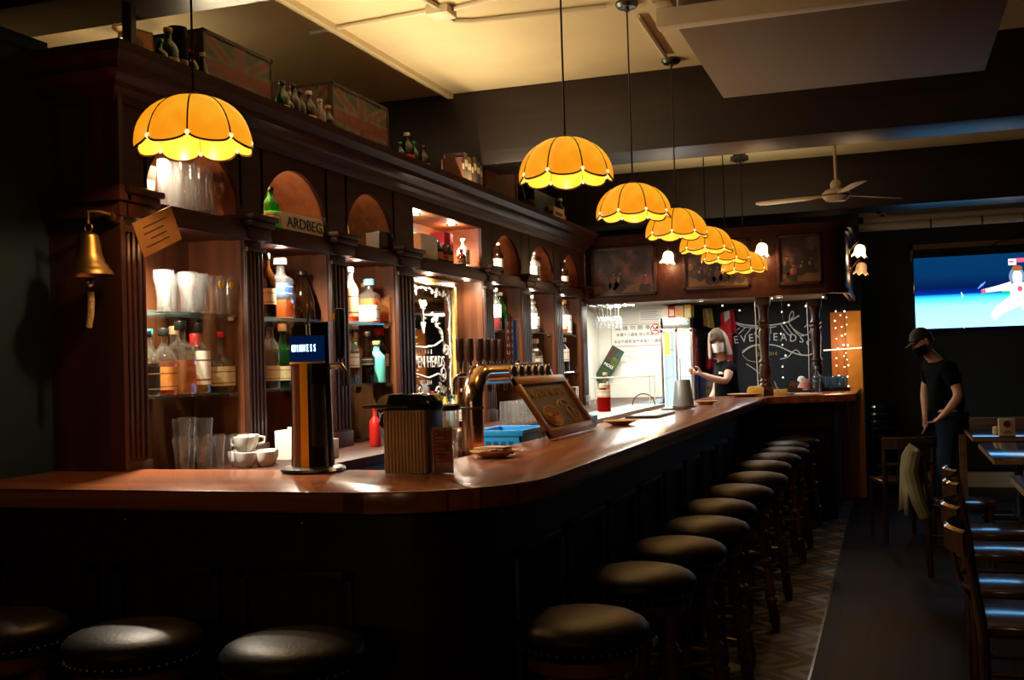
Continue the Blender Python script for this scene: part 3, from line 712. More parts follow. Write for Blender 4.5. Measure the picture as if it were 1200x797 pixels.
# fridge
fx0, fx1, fy0, fy1 = -2.265, -1.925, 11.36, 11.98
fr = thing('drinks_fridge', 'tall glass-door drinks fridge glowing white inside', 'fridge', (-2.1, 11.6, 0))
m = MB(); t_ = .03
for a in ((fx0, fx0+t_, fy0+.03, fy1, .05, 1.88), (fx1-t_, fx1, fy0+.03, fy1, .05, 1.88), (fx0, fx1, fy0+.03, fy1, 1.76, 1.88), (fx0, fx1, fy0+.03, fy1, .05, .15), (fx0, fx1, fy1-.02, fy1, .05, 1.88)): m.bx(*a)
m.build('casing', 'steel', fr, world=True, bevel=.004)
MB().bx(fx0+t_, fx1-t_, fy1-.03, fy1-.02, .15, 1.76).build('lit_interior', 'fridgeglow', fr, world=True)
for z in (.55, .9, 1.25, 1.55): MB().bx(fx0+t_, fx1-t_, fy0+.08, fy1-.03, z, z+.006).build('wire_shelf', 'white', fr, world=True)
m = MB(); w = .028
for a in ((fx0+.004, fx0+w, 1.76, .15), (fx1-w, fx1-.004, 1.76, .15), (-2.108, -2.085, 1.76, .15)): m.bx(a[0], a[1], fy0, fy0+.028, a[3], a[2])
m.bx(fx0, fx1, fy0, fy0+.028, 1.73, 1.76); m.bx(fx0, fx1, fy0, fy0+.028, .15, .18)
dd = m.build('door', 'steel', fr, world=True)
MB().bx(fx0+w, fx1-w, fy0+.012, fy0+.017, .18, 1.73).build('pane', 'glass', dd, loc=(0, 0, 0))
MB().tube([(-2.06, fy0-.03, 1.0), (-2.06, fy0-.03, 1.45)], .008, 8).build('handle', 'steel', dd, loc=(0, 0, 0))
MB().bx(fx0+.04, fx0+.10, fy0-.003, fy0-.0005, 1.49, 1.72).build('sticker', 'yellow', dd, loc=(0, 0, 0))
MB().bx(fx1-.09, fx1-.05, fy0+.022, fy0+.031, 1.805, 1.825).build('power_light', pbr('green_led', (0, .4, .1), .4, emit=(.2, 1, .6), es=2), fr, world=True)
lamp('AREA', 'fridge_tube', (-2.1, fy0+.06, 1.0), 9, (.75, .93, 1), fr, .25, (-pi/2, 0, 0), sizey=1.4)
# cartons on the fridge
for x0, x1, h, mt, lb in ((-2.26, -2.19, .13, 'whitecloth', 'white carton on the fridge at its left end'), (-2.185, -2.12, .12, 'redcloth', 'dark red carton on the fridge between two pale cartons'),
                          (-2.115, -2.03, .125, 'labelc', 'cream printed carton on the fridge'), (-2.02, -1.95, .13, 'yellow', 'yellow carton on the fridge at its right end')):
    m = MB(); m.bx(x0, x1, 11.45, 11.65, 1.881, 1.881+h); m.mi = 1; m.bx(x0+.008, x1-.008, 11.4485, 11.45, 1.90, 1.881+h-.03); m.bx(x0, x1, 11.53, 11.57, 1.881+h, 1.882+h)
    tag(m.build('carton', [mt, 'labelc' if mt != 'labelc' else 'labelo']), lb, 'box', 'cartons on the fridge')
# hanging flags
def cloth(name, pts_top, pts_bot, y, mat, label, cat='flag', bands=(), folds=5, amp=.02):
    m = MB(); N = 24; K = 8
    def P(i, k):
        u = i/N; v = k/K
        a = Vector((pts_top[0][0]+(pts_top[1][0]-pts_top[0][0])*u, 0, pts_top[0][1]+(pts_top[1][1]-pts_top[0][1])*u))
        b = Vector((pts_bot[0][0]+(pts_bot[1][0]-pts_bot[0][0])*u, 0, pts_bot[0][1]+(pts_bot[1][1]-pts_bot[0][1])*u))
        p = a.lerp(b, v); p.y = y+amp*sin(u*folds*2*pi+v*1.5)*(.4+.6*v); return p
    V = [[m.bm.verts.new(P(i, k)) for k in range(K+1)] for i in range(N+1)]
    for i in range(N):
        for k in range(K):
            f = m.bm.faces.new((V[i][k], V[i+1][k], V[i+1][k+1], V[i][k+1])); f.material_index = 0
            for (s, c, w, mi) in bands:
                if abs((i+.5)/N-(c+s*((k+.5)/K-.5))) < w: f.material_index = mi
    mod_mats = [mat, 'whitecloth', 'bluecloth']
    o = m.build(name, mod_mats, angle=70)
    sm = o.modifiers.new('thickness', 'SOLIDIFY'); sm.thickness = .003
    return tag(o, label, cat)
cloth('hanging_flag', ((-1.86, 1.68), (-1.60, 1.88)), ((-1.90, 1.32), (-1.60, 1.35)), 11.93, 'redcloth', 'red flag with white stripes hanging behind the bartender', bands=((.5, .30, .06, 1),))
cloth('hanging_flag', ((-1.72, 1.93), (-1.58, 1.97)), ((-1.72, 1.78), (-1.55, 1.70)), 11.97, 'redcloth', 'small red and white pennant above the large red flag', bands=((.0, .5, .2, 1),))
cloth('hanging_flag', ((-1.90, 1.985), (-1.80, 1.985)), ((-1.90, 1.80), (-1.78, 1.76)), 11.90, 'yellow', 'yellow green banner hanging next to the cartons on the fridge', bands=((.2, .5, .12, 1),))
bxx = MB(); bxx.bx(-1.92, -1.70, 11.7, 11.98, .02, 1.27); bxx.mi = 1; bxx.bx(-1.90, -1.72, 11.695, 11.70, .1, 1.2); bxx.bx(-1.84, -1.79, 11.69, 11.70, 1.12, 1.15)
tag(bxx.build('metal_locker', ['bluecloth', 'darksteel'], bevel=.004), 'dark blue cabinet beside the lit fridge', 'cabinet')

# notice board, papers and poster on the white wall
KY = 11.66
sg = thing('notice_sign', 'white notice with three lines of Chinese characters and a red no-smoking mark', 'sign', (-2.58, KY, 1.60))
MB().bx(-2.86, -2.30, KY-.006, KY-.001, 1.605, 1.835).build('board', 'paper', sg, world=True)
m = MB()
for a in ((-2.86, -2.30, 1.832, 1.836), (-2.86, -2.30, 1.604, 1.608), (-2.86, -2.856, 1.604, 1.836)): m.bx(a[0], a[1], KY-.0075, KY-.005, a[2], a[3])
m.build('border', 'redcloth', sg, world=True)
def wtxt(body, size, name, mat, x, y, z, par, align='CENTER', sx=1):
    return text(body, size, par, name, mat, Vector((x, y, z))-root_loc(par), RX, align, .0006, sx)
wtxt('酒 後 勿 開 車', .052, 'lettering', 'black', -2.62, KY-.008, 1.797, sg, 'CENTER', 1.25)
wtxt('未滿十八歲者 禁止飲酒', .042, 'lettering', 'black', -2.805, KY-.008, 1.725, sg, 'LEFT', .95)
wtxt('本店不販售酒予未滿十八歲者', .042, 'lettering', 'black', -2.835, KY-.008, 1.65, sg, 'LEFT', .97)
m = MB(); m.tube([(-2.37+.052*cos(a*pi/16), KY-.009, 1.775+.052*sin(a*pi/16)) for a in range(33)], .0055, 6); m.tube([(-2.405, KY-.009, 1.812), (-2.335, KY-.009, 1.738)], .005, 6)
m.mi = 1; m.bx(-2.40, -2.34, KY-.009, KY-.006, 1.755, 1.765); m.ball((-2.352, KY-.008, 1.793), .016, 10, (1, .15, 1)); m.tube([(-2.40, KY-.008, 1.79), (-2.37, KY-.008, 1.775)], .004, 6)
m.build('no_smoking_mark', ['red', 'black'], sg, world=True)
for (x0, x1, z0, z1, lb) in ((-2.55, -2.31, 1.86, 1.99, 'printed paper taped above the notice sign'), (-2.50, -2.33, 1.28, 1.56, 'white sheet taped under the notice sign'), (-2.76, -2.55, 1.25, 1.53, 'wide white sheet low on the kitchen wall')):
    m = MB(); m.bx(x0, x1, KY-.004, KY-.001, z0, z1); m.mi = 1
    for k in range(5): m.bx(x0+.02, x1-.03-.02*(k % 2), KY-.0045, KY-.0035, z1-.03-k*.02, z1-.025-k*.02)
    tag(m.build('wall_paper_sheet', ['paper', 'acgrey']), lb, 'paper', 'papers on the kitchen wall')
# leaning green poster
po = thing('green_poster', 'tilted green poster with photo top leaning by the kitchen wall', 'poster', (-2.80, 11.5, 1.2))
R = Matrix.Rotation(radians(34), 3, 'Y')
MB().box((0, 0, .19), (.15, .012, .42)).build('board', pbr('dark_green_print', (.006, .026, .008), .5), po)
m = MB(); m.mi = 0; m.bx(-.07, .0, -.0075, -.006, .24, .385); m.mi = 1; m.bx(.0, .07, -.0078, -.006, .2, .30); m.mi = 2; m.bx(.01, .07, -.0079, -.006, .31, .385)
m.build('picture', [pbr('poster_brown', (.05, .014, .01), .5, noise=.5, nscale=30), pbr('poster_lime', (.06, .09, .01), .5, noise=.5, nscale=30), pbr('poster_teal', (.012, .05, .042), .5)], po)
m = MB()
for k in range(6): m.bx(-.062, .062-.012*(k % 2), -.0078, -.006, .01+k*.024, .02+k*.024)
m.build('printed_lines', pbr('poster_text', (.04, .09, .02), .6), po)
text('MOSS', .045, po, 'lettering', 'paper', (0, -.008, .185), (pi/2, 0, 0))
po.rotation_euler = (0, radians(32), 0); po.location = (-2.96, 11.5, 1.24)

# wine glasses hanging from a rail
def wine_profile(h=.2): return [(.0, 0), (.033, .0), (.03, .004), (.006, .01), (.004, .09), (.02, .105), (.034, .13), (.035, .16), (.028, h)]
rk = thing('glass_rack', 'wire stemware rack under the canopy next to the cabinet', 'rack', (-2.55, 10.4, 1.97))
for x in (-2.70, -2.62, -2.54, -2.46, -2.38): MB().tube([(x, 10.15, 1.985), (x, 10.65, 1.985)], .004, 6).build('wire', 'steel', rk, world=True)
for y in (10.6, 10.2): MB().tube([(-2.72, y, 1.99), (-2.36, y, 1.99)], .005, 6).build('crossbar', 'steel', rk, world=True)
wg = None
for i, x in enumerate((-2.66, -2.58, -2.50)):
    for j, y in enumerate((10.25, 10.38, 10.51)):
        loc = (x, y, 1.975); lb = 'upside-down wine glass in the hanging rack, %s row %s' % (('outer', 'middle', 'inner')[i], ('at the front', 'in the centre', 'at the back')[j])
        if wg is None:
            wg = thing('wine_glass', lb, 'glass', loc, 0, 'wine glasses hanging under the canopy')
            m = MB(); m.lathe([(r, -z) for r, z in wine_profile(.21)], seg=18); m.build('bowl', 'glassbright', wg)
        else: dup(wg, loc, lb)

# ------------------------------------------------------------------ chalk logo on the slate wall
lg = thing('chalk_logo', 'white and gold chalk lettering with scrolls on the slate wall', 'lettering', (-1.15, 12.015, 1.6))
KX = lambda u: -1.155+(u-898)*.0097
KZ = lambda u, v: 1.645-(v-392)*.0097-(u-898)*.0097*.03
def stroke(m, pts, r=.006):
    # smooth polyline (catmull-rom) of flattened chalk
    P = [Vector((KX(u), 12.006, KZ(u, v))) for u, v in pts]; out = []
    for i in range(len(P)-1):
        a, b, c, d = P[max(i-1, 0)], P[i], P[i+1], P[min(i+2, len(P)-1)]
        for k in range(5):
            t = k/5; out.append(.5*((2*b)+(-a+c)*t+(2*a-5*b+4*c-d)*t*t+(-a+3*b-3*c+d)*t*t*t))
    out.append(P[-1]); m.tube(out, r, 5)
m = MB()
stroke(m, [(850, 372), (862, 377), (880, 379), (897, 378), (912, 375), (925, 368)], .009); stroke(m, [(852, 374), (865, 380), (885, 381), (900, 380)], .005)
stroke(m, [(884, 378), (883, 372), (886, 369), (888, 373), (885, 377)]); stroke(m, [(914, 376), (915, 367), (918, 363), (919, 368), (914, 376), (920, 384), (928, 389), (934, 388), (937, 382), (934, 378), (930, 381)])
for u in (860, 866, 873, 880, 887, 894): stroke(m, [(u, 381), (u-4-(880-u)*.25, 388)], .005)
for u in (905, 910, 915): stroke(m, [(u, 378), (u+6, 387), (u+11, 391)], .005)
stroke(m, [(862, 409), (870, 403), (880, 400), (895, 400), (905, 403), (915, 408), (925, 411), (935, 411), (942, 405), (943, 397), (938, 394), (932, 397), (934, 401)], .007)
stroke(m, [(903, 416), (912, 413), (916, 408), (921, 406), (926, 412)], .005)
stroke(m, [(866, 421), (876, 428), (886, 437)], .004)
m.build('scrolls', 'chalk', lg, world=True, angle=80)
m = MB(); stroke(m, [(862, 407), (872, 401), (884, 400), (886, 405), (882, 406), (881, 401), (890, 400)], .006); stroke(m, [(862, 411), (868, 417), (878, 419), (888, 417)], .005); m.build('gold_scrolls', 'chalkgold', lg, world=True, angle=80)
word = 'SEVEN HEADS.'
us = [847.5, 855.5, 864, 872, 880.5, 886, 889.5, 898.5, 907.5, 917.5, 926.5, 932.5]
for ch, u in zip(word, us):
    if ch == ' ': continue
    k = (u-893)/45; v = 391.5+4.5*k*k
    o = text(ch, .115, lg, 'letter', 'chalk', Vector((KX(u), 12.012, KZ(u, v)))-root_loc(lg), (pi/2, radians(9*k), 0), 'CENTER', .003, .92)
text('EST 2014', .055, lg, 'lettering', 'chalkgold', Vector((KX(889), 12.012, KZ(889, 410)))-root_loc(lg), RX, 'CENTER', .002)

# orange board, its light strip and the string lights
ob_ = thing('orange_board', 'orange plywood board standing at the counter end with fairy lights in front', 'board', (-.40, 11.62, 1.1))
MB().bx(-.56, -.42, 11.62, 11.645, 0, 1.875).build('left_board', 'orangewood', ob_, world=True)
MB().bx(-.415, -.265, 11.605, 11.63, 0, 1.88).build('right_board', pbr('bright_orange_wood', (.62, .24, .03), .4, noise=.1), ob_, world=True)
tag(MB().tube([(-.62, 11.30, 1.49), (-.26, 11.34, 1.505)], .006, 8).build('light_strip', glow('strip_light', (1, .75, .5), 2.2)), 'thin glowing light strip crossing in front of the orange board', 'light')
stg = thing('string_lights', 'string of small warm fairy lights draped by the orange board and posts', 'string lights', (-.5, 11.2, 2.0))
BU = []
rnd = random.Random(3)
for x in (-.50, -.445, -.405):
    z = 1.95; zz = [(x, 11.5, 1.98)]
    while z > 1.22:
        z -= rnd.uniform(.055, .12); p = (x+rnd.uniform(-.012, .012), 11.5+rnd.uniform(-.02, .02), z); zz.append(p); BU.append((p, rnd.uniform(.005, .0085)))
    MB().tube(zz, .0016, 4).build('wire', 'black', stg, world=True)
zz = []
for k in range(7):
    p = (-1.45+k*.15, 10.25+.05*sin(k), 1.93-.05*sin(k*1.7)); zz.append(p); BU.append((p, .007))
MB().tube(zz, .0016, 4).build('wire', 'black', stg, world=True)
zz = [(-.92, 10.3, 1.97)]
for k in range(7):
    p = (-.92+.02*sin(k*2), 10.3, 1.85-k*.1); zz.append(p); BU.append((p, .006))
MB().tube(zz, .0016, 4).build('wire', 'black', stg, world=True)
for k, (p, r) in enumerate(BU): MB().ball(p, r, 8).build('bulb', 'bulb', stg, world=True)
lamp('POINT', 'fairy_glow', (-.46, 11.35, 1.55), 3.2, (1, .7, .4), None, .1)
cw = MB(); cw.tube([(-1.06-.065, 9.985, 1.95), (-1.06-.06, 9.975, 1.7), (-1.125, 9.98, 1.5), (-1.12, 9.98, 1.2), (-1.13, 9.97, 1.105)], .005, 6)
tag(cw.build('white_cable', 'white'), 'white cable running down the nearer turned post', 'cable')
cw = MB(); cw.tube([(-.66-.07, 10.79, 1.95), (-.725, 10.785, 1.6), (-.73, 10.79, 1.3), (-.735, 10.79, 1.105)], .005, 6)
tag(cw.build('white_cable', 'white'), 'white cable running down the farther turned post', 'cable')

# ------------------------------------------------------------------ bottles
KIND = {
 'round':  [(0, 0, 2), (.92, 0, 2), (1, .02, 2), (1, .56, 2), (.93, .63, 2), (.5, .73, 2), (.36, .78, 2), (.34, .93, 2), (.4, .935, 2), (.4, .955, 2)],
 'wine':   [(0, 0, 2), (.94, 0, 2), (1, .02, 2), (1, .58, 2), (.85, .67, 2), (.42, .77, 2), (.36, .82, 2), (.34, .94, 2), (.4, .945, 2), (.4, .96, 2)],
 'square': [(0, 0, 5), (.95, 0, 5), (1, .02, 5), (1, .60, 5), (.92, .66, 4), (.5, .72, 2), (.4, .76, 2), (.38, .92, 2), (.44, .93, 2), (.44, .95, 2)],
 'squat':  [(0, 0, 3), (.95, 0, 3), (1, .03, 3), (1, .42, 3), (.85, .52, 3), (.4, .61, 2), (.27, .66, 2), (.23, .92, 2), (.28, .93, 2), (.28, .95, 2)],
 'decant': [(0, 0, 6), (.97, 0, 6), (1, .02, 6), (1, .62, 6), (.9, .67, 5), (.42, .70, 2), (.36, .73, 2), (.36, .82, 2), (.42, .83, 2), (.42, .85, 2)],
 'cone':   [(0, 0, 2), (.9, 0, 2), (1, .02, 2), (.92, .4, 2), (.62, .66, 2), (.4, .8, 2), (.33, .92, 2), (.4, .93, 2), (.4, .95, 2)],
 'jug':    [(0, 0, 3), (.95, 0, 3), (1, .02, 3), (1, .52, 3), (.9, .62, 2), (.45, .72, 2), (.36, .75, 2), (.34, .9, 2), (.4, .91, 2), (.4, .94, 2)],
}
def bottle(kind, x, y, z, H, W, glass, liquid, fill, lab, cap, label, group, lz=(.16, .46), caph=.08, capr=1.0, rot=0, name='bottle', flat=1.0):
    t = thing(name, label, 'bottle', (x, y, z), rot, group)
    pr = KIND[kind]; r0 = W/2
    prof_ = [(r*r0, zz*H) for r, zz, n in pr]; sq = [n for r, zz, n in pr]
    MB().lathe(prof_, seg=20, sq=sq, flat=flat).build('glass_body', glass, t)
    if liquid:
        lq = [(0, .012*H)]; zt = fill*H; qs = [sq[1]]
        for (r, zz), n in zip(prof_[1:], sq[1:]):
            if zz < zt: lq.append((r*.93, max(zz, .012*H))); qs.append(n)
            last = r
        # radius where the level cuts the wall
        for a, b in zip(prof_, prof_[1:]):
            if a[1] <= zt <= b[1] and b[1] > a[1]: rr = a[0]+(b[0]-a[0])*(zt-a[1])/(b[1]-a[1])
        lq += [(rr*.93, zt), (0, zt)]; qs += [qs[-1], qs[-1]]
        MB().lathe(lq, seg=16, sq=qs, flat=flat).build('liquid', liquid, t)
    if lab:
        n = sq[3]; rl = r0*1.012
        m = MB(); m.lathe([(rl, lz[0]*H), (rl, lz[1]*H)], seg=24, sq=[n, n], flat=flat)
        m.mi = 1; h = lz[1]-lz[0]
        for q in (.12, .70): m.lathe([(rl*1.004, (lz[0]+h*q)*H), (rl*1.004, (lz[0]+h*(q+.045))*H)], seg=24, sq=[n, n], flat=flat)
        m.build('paper_label', [lab, 'labelbr' if lab in ('labelw', 'labelc', 'labelo') else 'labelc'], t)
    zt = prof_[-1][1]; rn = prof_[-1][0]*1.12*capr
    MB().lathe([(0, zt-caph*H*.55), (rn*.98, zt-caph*H*.55), (rn, zt-caph*H*.5), (rn, H-.004), (rn*.9, H), (0, H)], seg=16).build('cap', cap, t)
    return t
XS = -2.77
G1 = 'bottles on the lower shelf of the bay next to the bell'
z = SH[1]+.001; P1 = 'nearest the bell'
bottle('jug', XS+.03, 3.585, z, .255, .085, 'bglass', 'l_dark', .5, 'labelb', 'black', 'black-labelled square whiskey bottle at the left end of the lower shelf '+P1, G1, (.05, .45))
bottle('jug', XS-.07, 3.625, z, .235, .08, 'bglass', 'l_dark', .5, 'labelb', 'black', 'shorter black-capped bottle behind the black-labelled whiskey '+P1, G1, (.05, .45))
bottle('jug', XS+.03, 3.69, z, .268, .09, 'bglass', 'l_amber', .5, 'labelo', 'black', 'orange-labelled bourbon bottle with black cap '+P1, G1, (.08, .42), .1, 1.1)
bottle('round', XS-.08, 3.745, z, .27, .075, 'bglass', 'l_gold', .5, None, 'teal', 'bottle with teal cap behind the orange label bottle '+P1, G1)
bottle('square', XS+.02, 3.815, z, .30, .10, 'bglass', 'l_amber', .46, None, 'black', 'square clear bottle of amber spirit with tall black cap '+P1, G1, caph=.14)
bottle('square', XS-.07, 3.895, z, .285, .085, 'bglass', 'l_amber', .5, 'labelbr', 'cork', 'amber bottle with cork-coloured neck '+P1, G1, caph=.14)
bottle('jug', XS+.02, 3.935, z, .295, .09, 'bglass', 'l_gold', .35, 'labelw', 'black', 'clear bottle with tall white label and black pourer '+P1, G1, (.12, .6), caph=.14)
bottle('round', XS-.05, 4.015, z, .255, .085, 'bglass', 'l_gold', .56, 'labelc', 'red', 'pale gold bottle under a long red neck seal '+P1, G1, (.1, .4), caph=.32, capr=1.25)
bottle('squat', XS+.0, 4.125, z, .262, .115, 'bglass', 'l_dark', .3, 'labelc', 'red', 'squat clear bottle with cream label and red wax top '+P1, G1, (.1, .42))
# bay 2
P2 = 'in the second bay'; G2 = 'bottles in the second bay from the bell'
z = SH[0]+.001
bottle('wine', XS+.02, 4.49, z, .30, .08, 'gbrown', 'l_dark', .6, 'labelc', 'black', 'dark tall bottle with cream label leftmost on the upper shelf '+P2, G2, (.2, .45))
bottle('square', XS, 4.645, z, .292, .105, 'bglass', 'l_amber', .30, 'labelblue', 'white', 'square clear bottle with navy shield label and white stopper '+P2, G2, (.38, .58), .1, 1.3)
bottle('cone', XS, 4.85, z, .245, .13, 'gbrown', 'l_dark', .6, None, 'black', 'wide dark brown decanter bottle '+P2, G2, caph=.06)
z = SH[1]+.001
bottle('round', XS+.02, 4.505, z, .318, .085, 'bglass', 'l_dark', .25, 'labelc', 'black', 'clear whisky bottle with cream label on the lower shelf '+P2, G2, (.12, .34))
bottle('round', XS, 4.65, z, .31, .08, 'ggreen', 'l_dark', .4, 'labelc', 'labelw', 'green bottle with white cap behind the illuminated beer tower '+P2, G2, (.12, .34), .13, 1.2)
bottle('wine', XS, 4.83, z, .29, .078, 'gbrown', 'l_dark', .6, 'labelb', 'black', 'dark bottle hidden behind the beer tower on the lower shelf '+P2, G2)
# bay 3
P3 = 'in the third bay'; G3 = 'bottles in the third bay from the bell'
z = SH[0]+.001
bottle('round', XS+.02, 5.335, z, .298, .085, 'bglass', 'l_amber', .62, 'labelc', 'labelw', 'tall bright amber bottle with long cream label on the upper shelf '+P3, G3, (.1, .6))
bottle('round', XS-.05, 5.42, z, .225, .075, 'bglass', 'l_gold', .5, 'labelw', 'bluecap', 'clear bottle with pale blue cap behind the amber one '+P3, G3, (.1, .45), .14, 1.2)
bottle('square', XS+.02, 5.56, z, .248, .10, 'bglass', 'l_amber', .55, 'labelw', 'bluecap', 'clear square bottle with sky blue stopper and white label '+P3, G3, (.05, .4), .16, 1.3)
bottle('cone', XS-.05, 5.645, z, .235, .095, 'bglass', 'l_red', .45, None, 'gold', 'small round bottle with orange liquid '+P3, G3)
KO = bottle('decant', XS+.02, 5.77, z, .245, .12, 'bglass', 'l_amber', .62, None, 'gold', 'boxy amber decanter with gold stopper on the upper shelf '+P3, G3, caph=.16)
z = SH[1]+.001
bottle('round', XS+.02, 5.325, z, .30, .085, 'bglass', 'l_dark', .5, 'labelw', 'black', 'white-labelled bottle with black cap on the lower shelf '+P3, G3, (.3, .55))
bottle('wine', XS-.02, 5.40, z, .28, .085, 'gbrown', 'l_dark', .5, 'labelc', 'black', 'dark bottle with cream label beside the black liqueur bottle '+P3, G3, (.3, .5))
bottle('cone', XS+.05, 5.46, z, .285, .075, 'gbrown', 'l_dark', .6, 'labelb', 'steel', 'slim black liqueur bottle with silver cap and green dot '+P3, G3, (.35, .5))
bottle('round', XS+.05, 5.57, z, .235, .10, 'turq', None, 0, None, 'cork', 'turquoise speckled bottle on the lower shelf '+P3, G3, caph=.1)
bottle('wine', XS, 5.715, z, .31, .105, 'ggreen', 'l_dark', .5, 'labelc', 'red', 'green whiskey bottle with red cap and tan label '+P3, G3, (.3, .52), .16, 1.15)
bottle('round', XS-.06, 5.52, z, .23, .06, 'ggreen', None, .5, None, 'green', 'small bottle with bright green cap behind the turquoise one '+P3, G3)
# bay 5-7
P5, P6, P7 = 'in the bay right of the mirror', 'in the next to last bay', 'in the last bay'
z = SH[0]+.001
G5 = 'bottles in the three far bays'
bottle('wine', XS+.02, 7.655, z, .315, .08, 'bglass', 'l_red', .3, 'labelw', 'white', 'clear bottle with red bottom and white label '+P5, G5, (.3, .6))
bottle('wine', XS, 7.80, z, .29, .105, 'ggreen', None, 0, None, 'labelw', 'green bottle with pale top '+P5, G5)
bottle('round', XS+.02, 8.52, z, .305, .09, 'bglass', None, 0, 'labelw', 'white', 'clear tall bottle with white label on the upper shelf '+P6, G5, (.1, .5))
bottle('round', XS-.02, 8.68, z, .265, .105, 'bglass', None, 0, 'labelw', 'labelw', 'wide clear white-labelled bottle next to the tall one '+P6, G5, (.15, .5))
bottle('round', XS+.02, 9.40, z, .29, .075, 'bglass', 'l_amber', .4, 'labelc', 'cork', 'slim bottle with reddish neck at the left of the upper shelf '+P7, G5)
bottle('jug', XS, 9.52, z, .312, .13, 'bglass', 'l_amber', .3, 'labelw', 'cork', 'square-shouldered bottle with large white label on the upper shelf '+P7, G5, (.05, .55))
z = SH[1]+.001
bottle('squat', XS, 8.44, z, .30, .11, 'gbrown', 'l_dark', .5, 'labelw', 'cork', 'dark bottle with pale wooden cap on the lower shelf '+P6, G5, (.3, .55), .12, 1.6)
bottle('square', XS+.03, 8.56, z, .20, .10, 'bglass', 'l_gold', .6, 'labelw', 'labelw', 'short white-labelled bottle in front on the lower shelf '+P6, G5, (.08, .6))
bottle('square', XS-.02, 8.69, z, .285, .11, 'bglass', 'l_dark', .3, 'labelw', 'labelw', 'white-capped bottle at the right of the lower shelf '+P6, G5, (.05, .5), .14, 1.3)
bottle('wine', XS, 9.45, z, .305, .115, 'gbrown', 'l_dark', .4, 'labelw', 'labelw', 'dark bottle with white cap and white label on the lower shelf '+P7, G5, (.3, .66), .16, 1.3)
bottle('round', -2.62, 9.0, ZC+.001, .26, .09, 'bglass', None, .3, 'labelw', 'black', 'bottle with black cap standing on the back counter below the far bays', G5, (.2, .6))
# niches
zl = ZL+.001; GN = 'bottles in the arched niches'
bottle('wine', -2.72, 4.49, zl, .20, .075, 'ggreen', None, 0, 'labelw', 'black', 'green bottle at the left edge of the second arched niche', GN, (.15, .4))
bottle('wine', -2.72, 7.66, zl, .24, .075, 'gbrown', None, 0, 'labelw', 'labelw', 'dark bottle with white label in the arched niche just right of the square niche', GN, (.2, .5))
bottle('square', -2.72, 8.50, zl, .245, .10, 'glassbright', None, 0, 'labelw', 'white', 'pale bright bottle in the next to last arched niche', GN, (.1, .5))
bottle('square', -2.76, 8.60, zl, .22, .09, 'bglass', 'l_gold', .6, 'labelc', 'cork', 'golden bottle behind the pale one in the next to last arched niche', GN)
bottle('wine', -2.72, 9.39, zl, .255, .08, 'gbrown', None, 0, 'labelw', 'labelw', 'brown and white bottle in the last arched niche', GN, (.1, .4))
bottle('round', -2.72, 6.95, zl, .20, .085, 'glassbright', None, 0, 'labelw', 'white', 'brightly lit white bottle at the right of the square niche', GN, (.1, .6))
for k, (y, h, c, lb) in enumerate(((6.46, .14, 'labelo', 'small bottle with orange label in front of the dark box in the square niche'), (6.55, .13, 'redcloth', 'small bottle with red label in the square niche'), (6.64, .125, 'labelc', 'small bottle with cream label in the square niche'), (6.86, .12, 'labelbr', 'small bottle with brown label next to the red box in the square niche'))):
    bottle('round', -2.70, y, zl, h, .06, 'gbrown', None, 0, c, 'black', lb, 'small bottles in the square niche')
def carton(x0, x1, y0, y1, z0, h, mat, lb, band=None, name='box', cat='box', group=None):
    m = MB(); m.bx(x0, x1, y0, y1, z0, z0+h)
    m.mi = 1; m.bx(x1, x1+.0008, y0+.15*(y1-y0), y1-.15*(y1-y0), z0+.35*h, z0+.65*h); m.bx(x0+.15*(x1-x0), x1-.15*(x1-x0), y0-.0008, y0, z0+.35*h, z0+.65*h)
    return tag(m.build(name, [mat, band or mat], bevel=.002), lb, cat, group)
carton(-2.80, -2.68, 6.14, 6.40, zl, .155, 'paper', 'bright white box at the left of the square niche', 'labelw')
carton(-2.92, -2.84, 6.2, 6.62, zl, .20, 'green', 'dark green box at the back of the square niche', 'black')
carton(-2.84, -2.74, 6.665, 6.82, zl, .22, 'redcloth', 'tall dark red box in the square niche', 'labelbr')
# first niche glassware
def tumbler(name, prof_, loc, label, group, mat='glass', cat='glass', base=None, handle=None):
    t = thing(name, label, cat, loc, 0, group)
    MB().lathe(prof_, seg=22).build('bowl', mat, t)
    if handle: MB().tube(handle, .006, 8).build('handle', mat, t)
    return t
steinp = lambda r, h: [(0, .004), (r*.92, .0), (r, .01), (r, h), (r*.93, h), (r*.93, .02), (0, .02)]
t0 = tumbler('beer_stein', steinp(.042, .205), (-2.74, 3.74, zl), 'brightly lit glass stein at the left of the first arched niche', 'glassware in the first arched niche', 'glassbright', handle=[(0, .04, .16), (0, .075, .15), (0, .08, .09), (0, .042, .05)])
dup(t0, (-2.70, 3.81, zl), 'second clear glass stein from the left in the first arched niche')
dup(t0, (-2.80, 3.89, zl), 'clear glass stein in the middle of the first arched niche')
dup(t0, (-2.71, 3.94, zl), 'clear tall glass right of the middle in the first arched niche')
g = thing('goblet', 'stemmed beer goblet at the right of the first arched niche', 'glass', (-2.73, 4.06, zl), 0, 'glassware in the first arched niche')
MB().lathe([(0, 0), (.035, 0), (.033, .005), (.008, .012), (.007, .07), (.03, .09), (.042, .13), (.038, .2), (.035, .2), (.038, .13), (.0, .095)], seg=22).build('bowl', 'glass', g)
carton(-2.85, -2.75, 3.60, 3.68, zl, .17, 'cab', 'dark small box at the far left of the first arched niche', 'labelc')
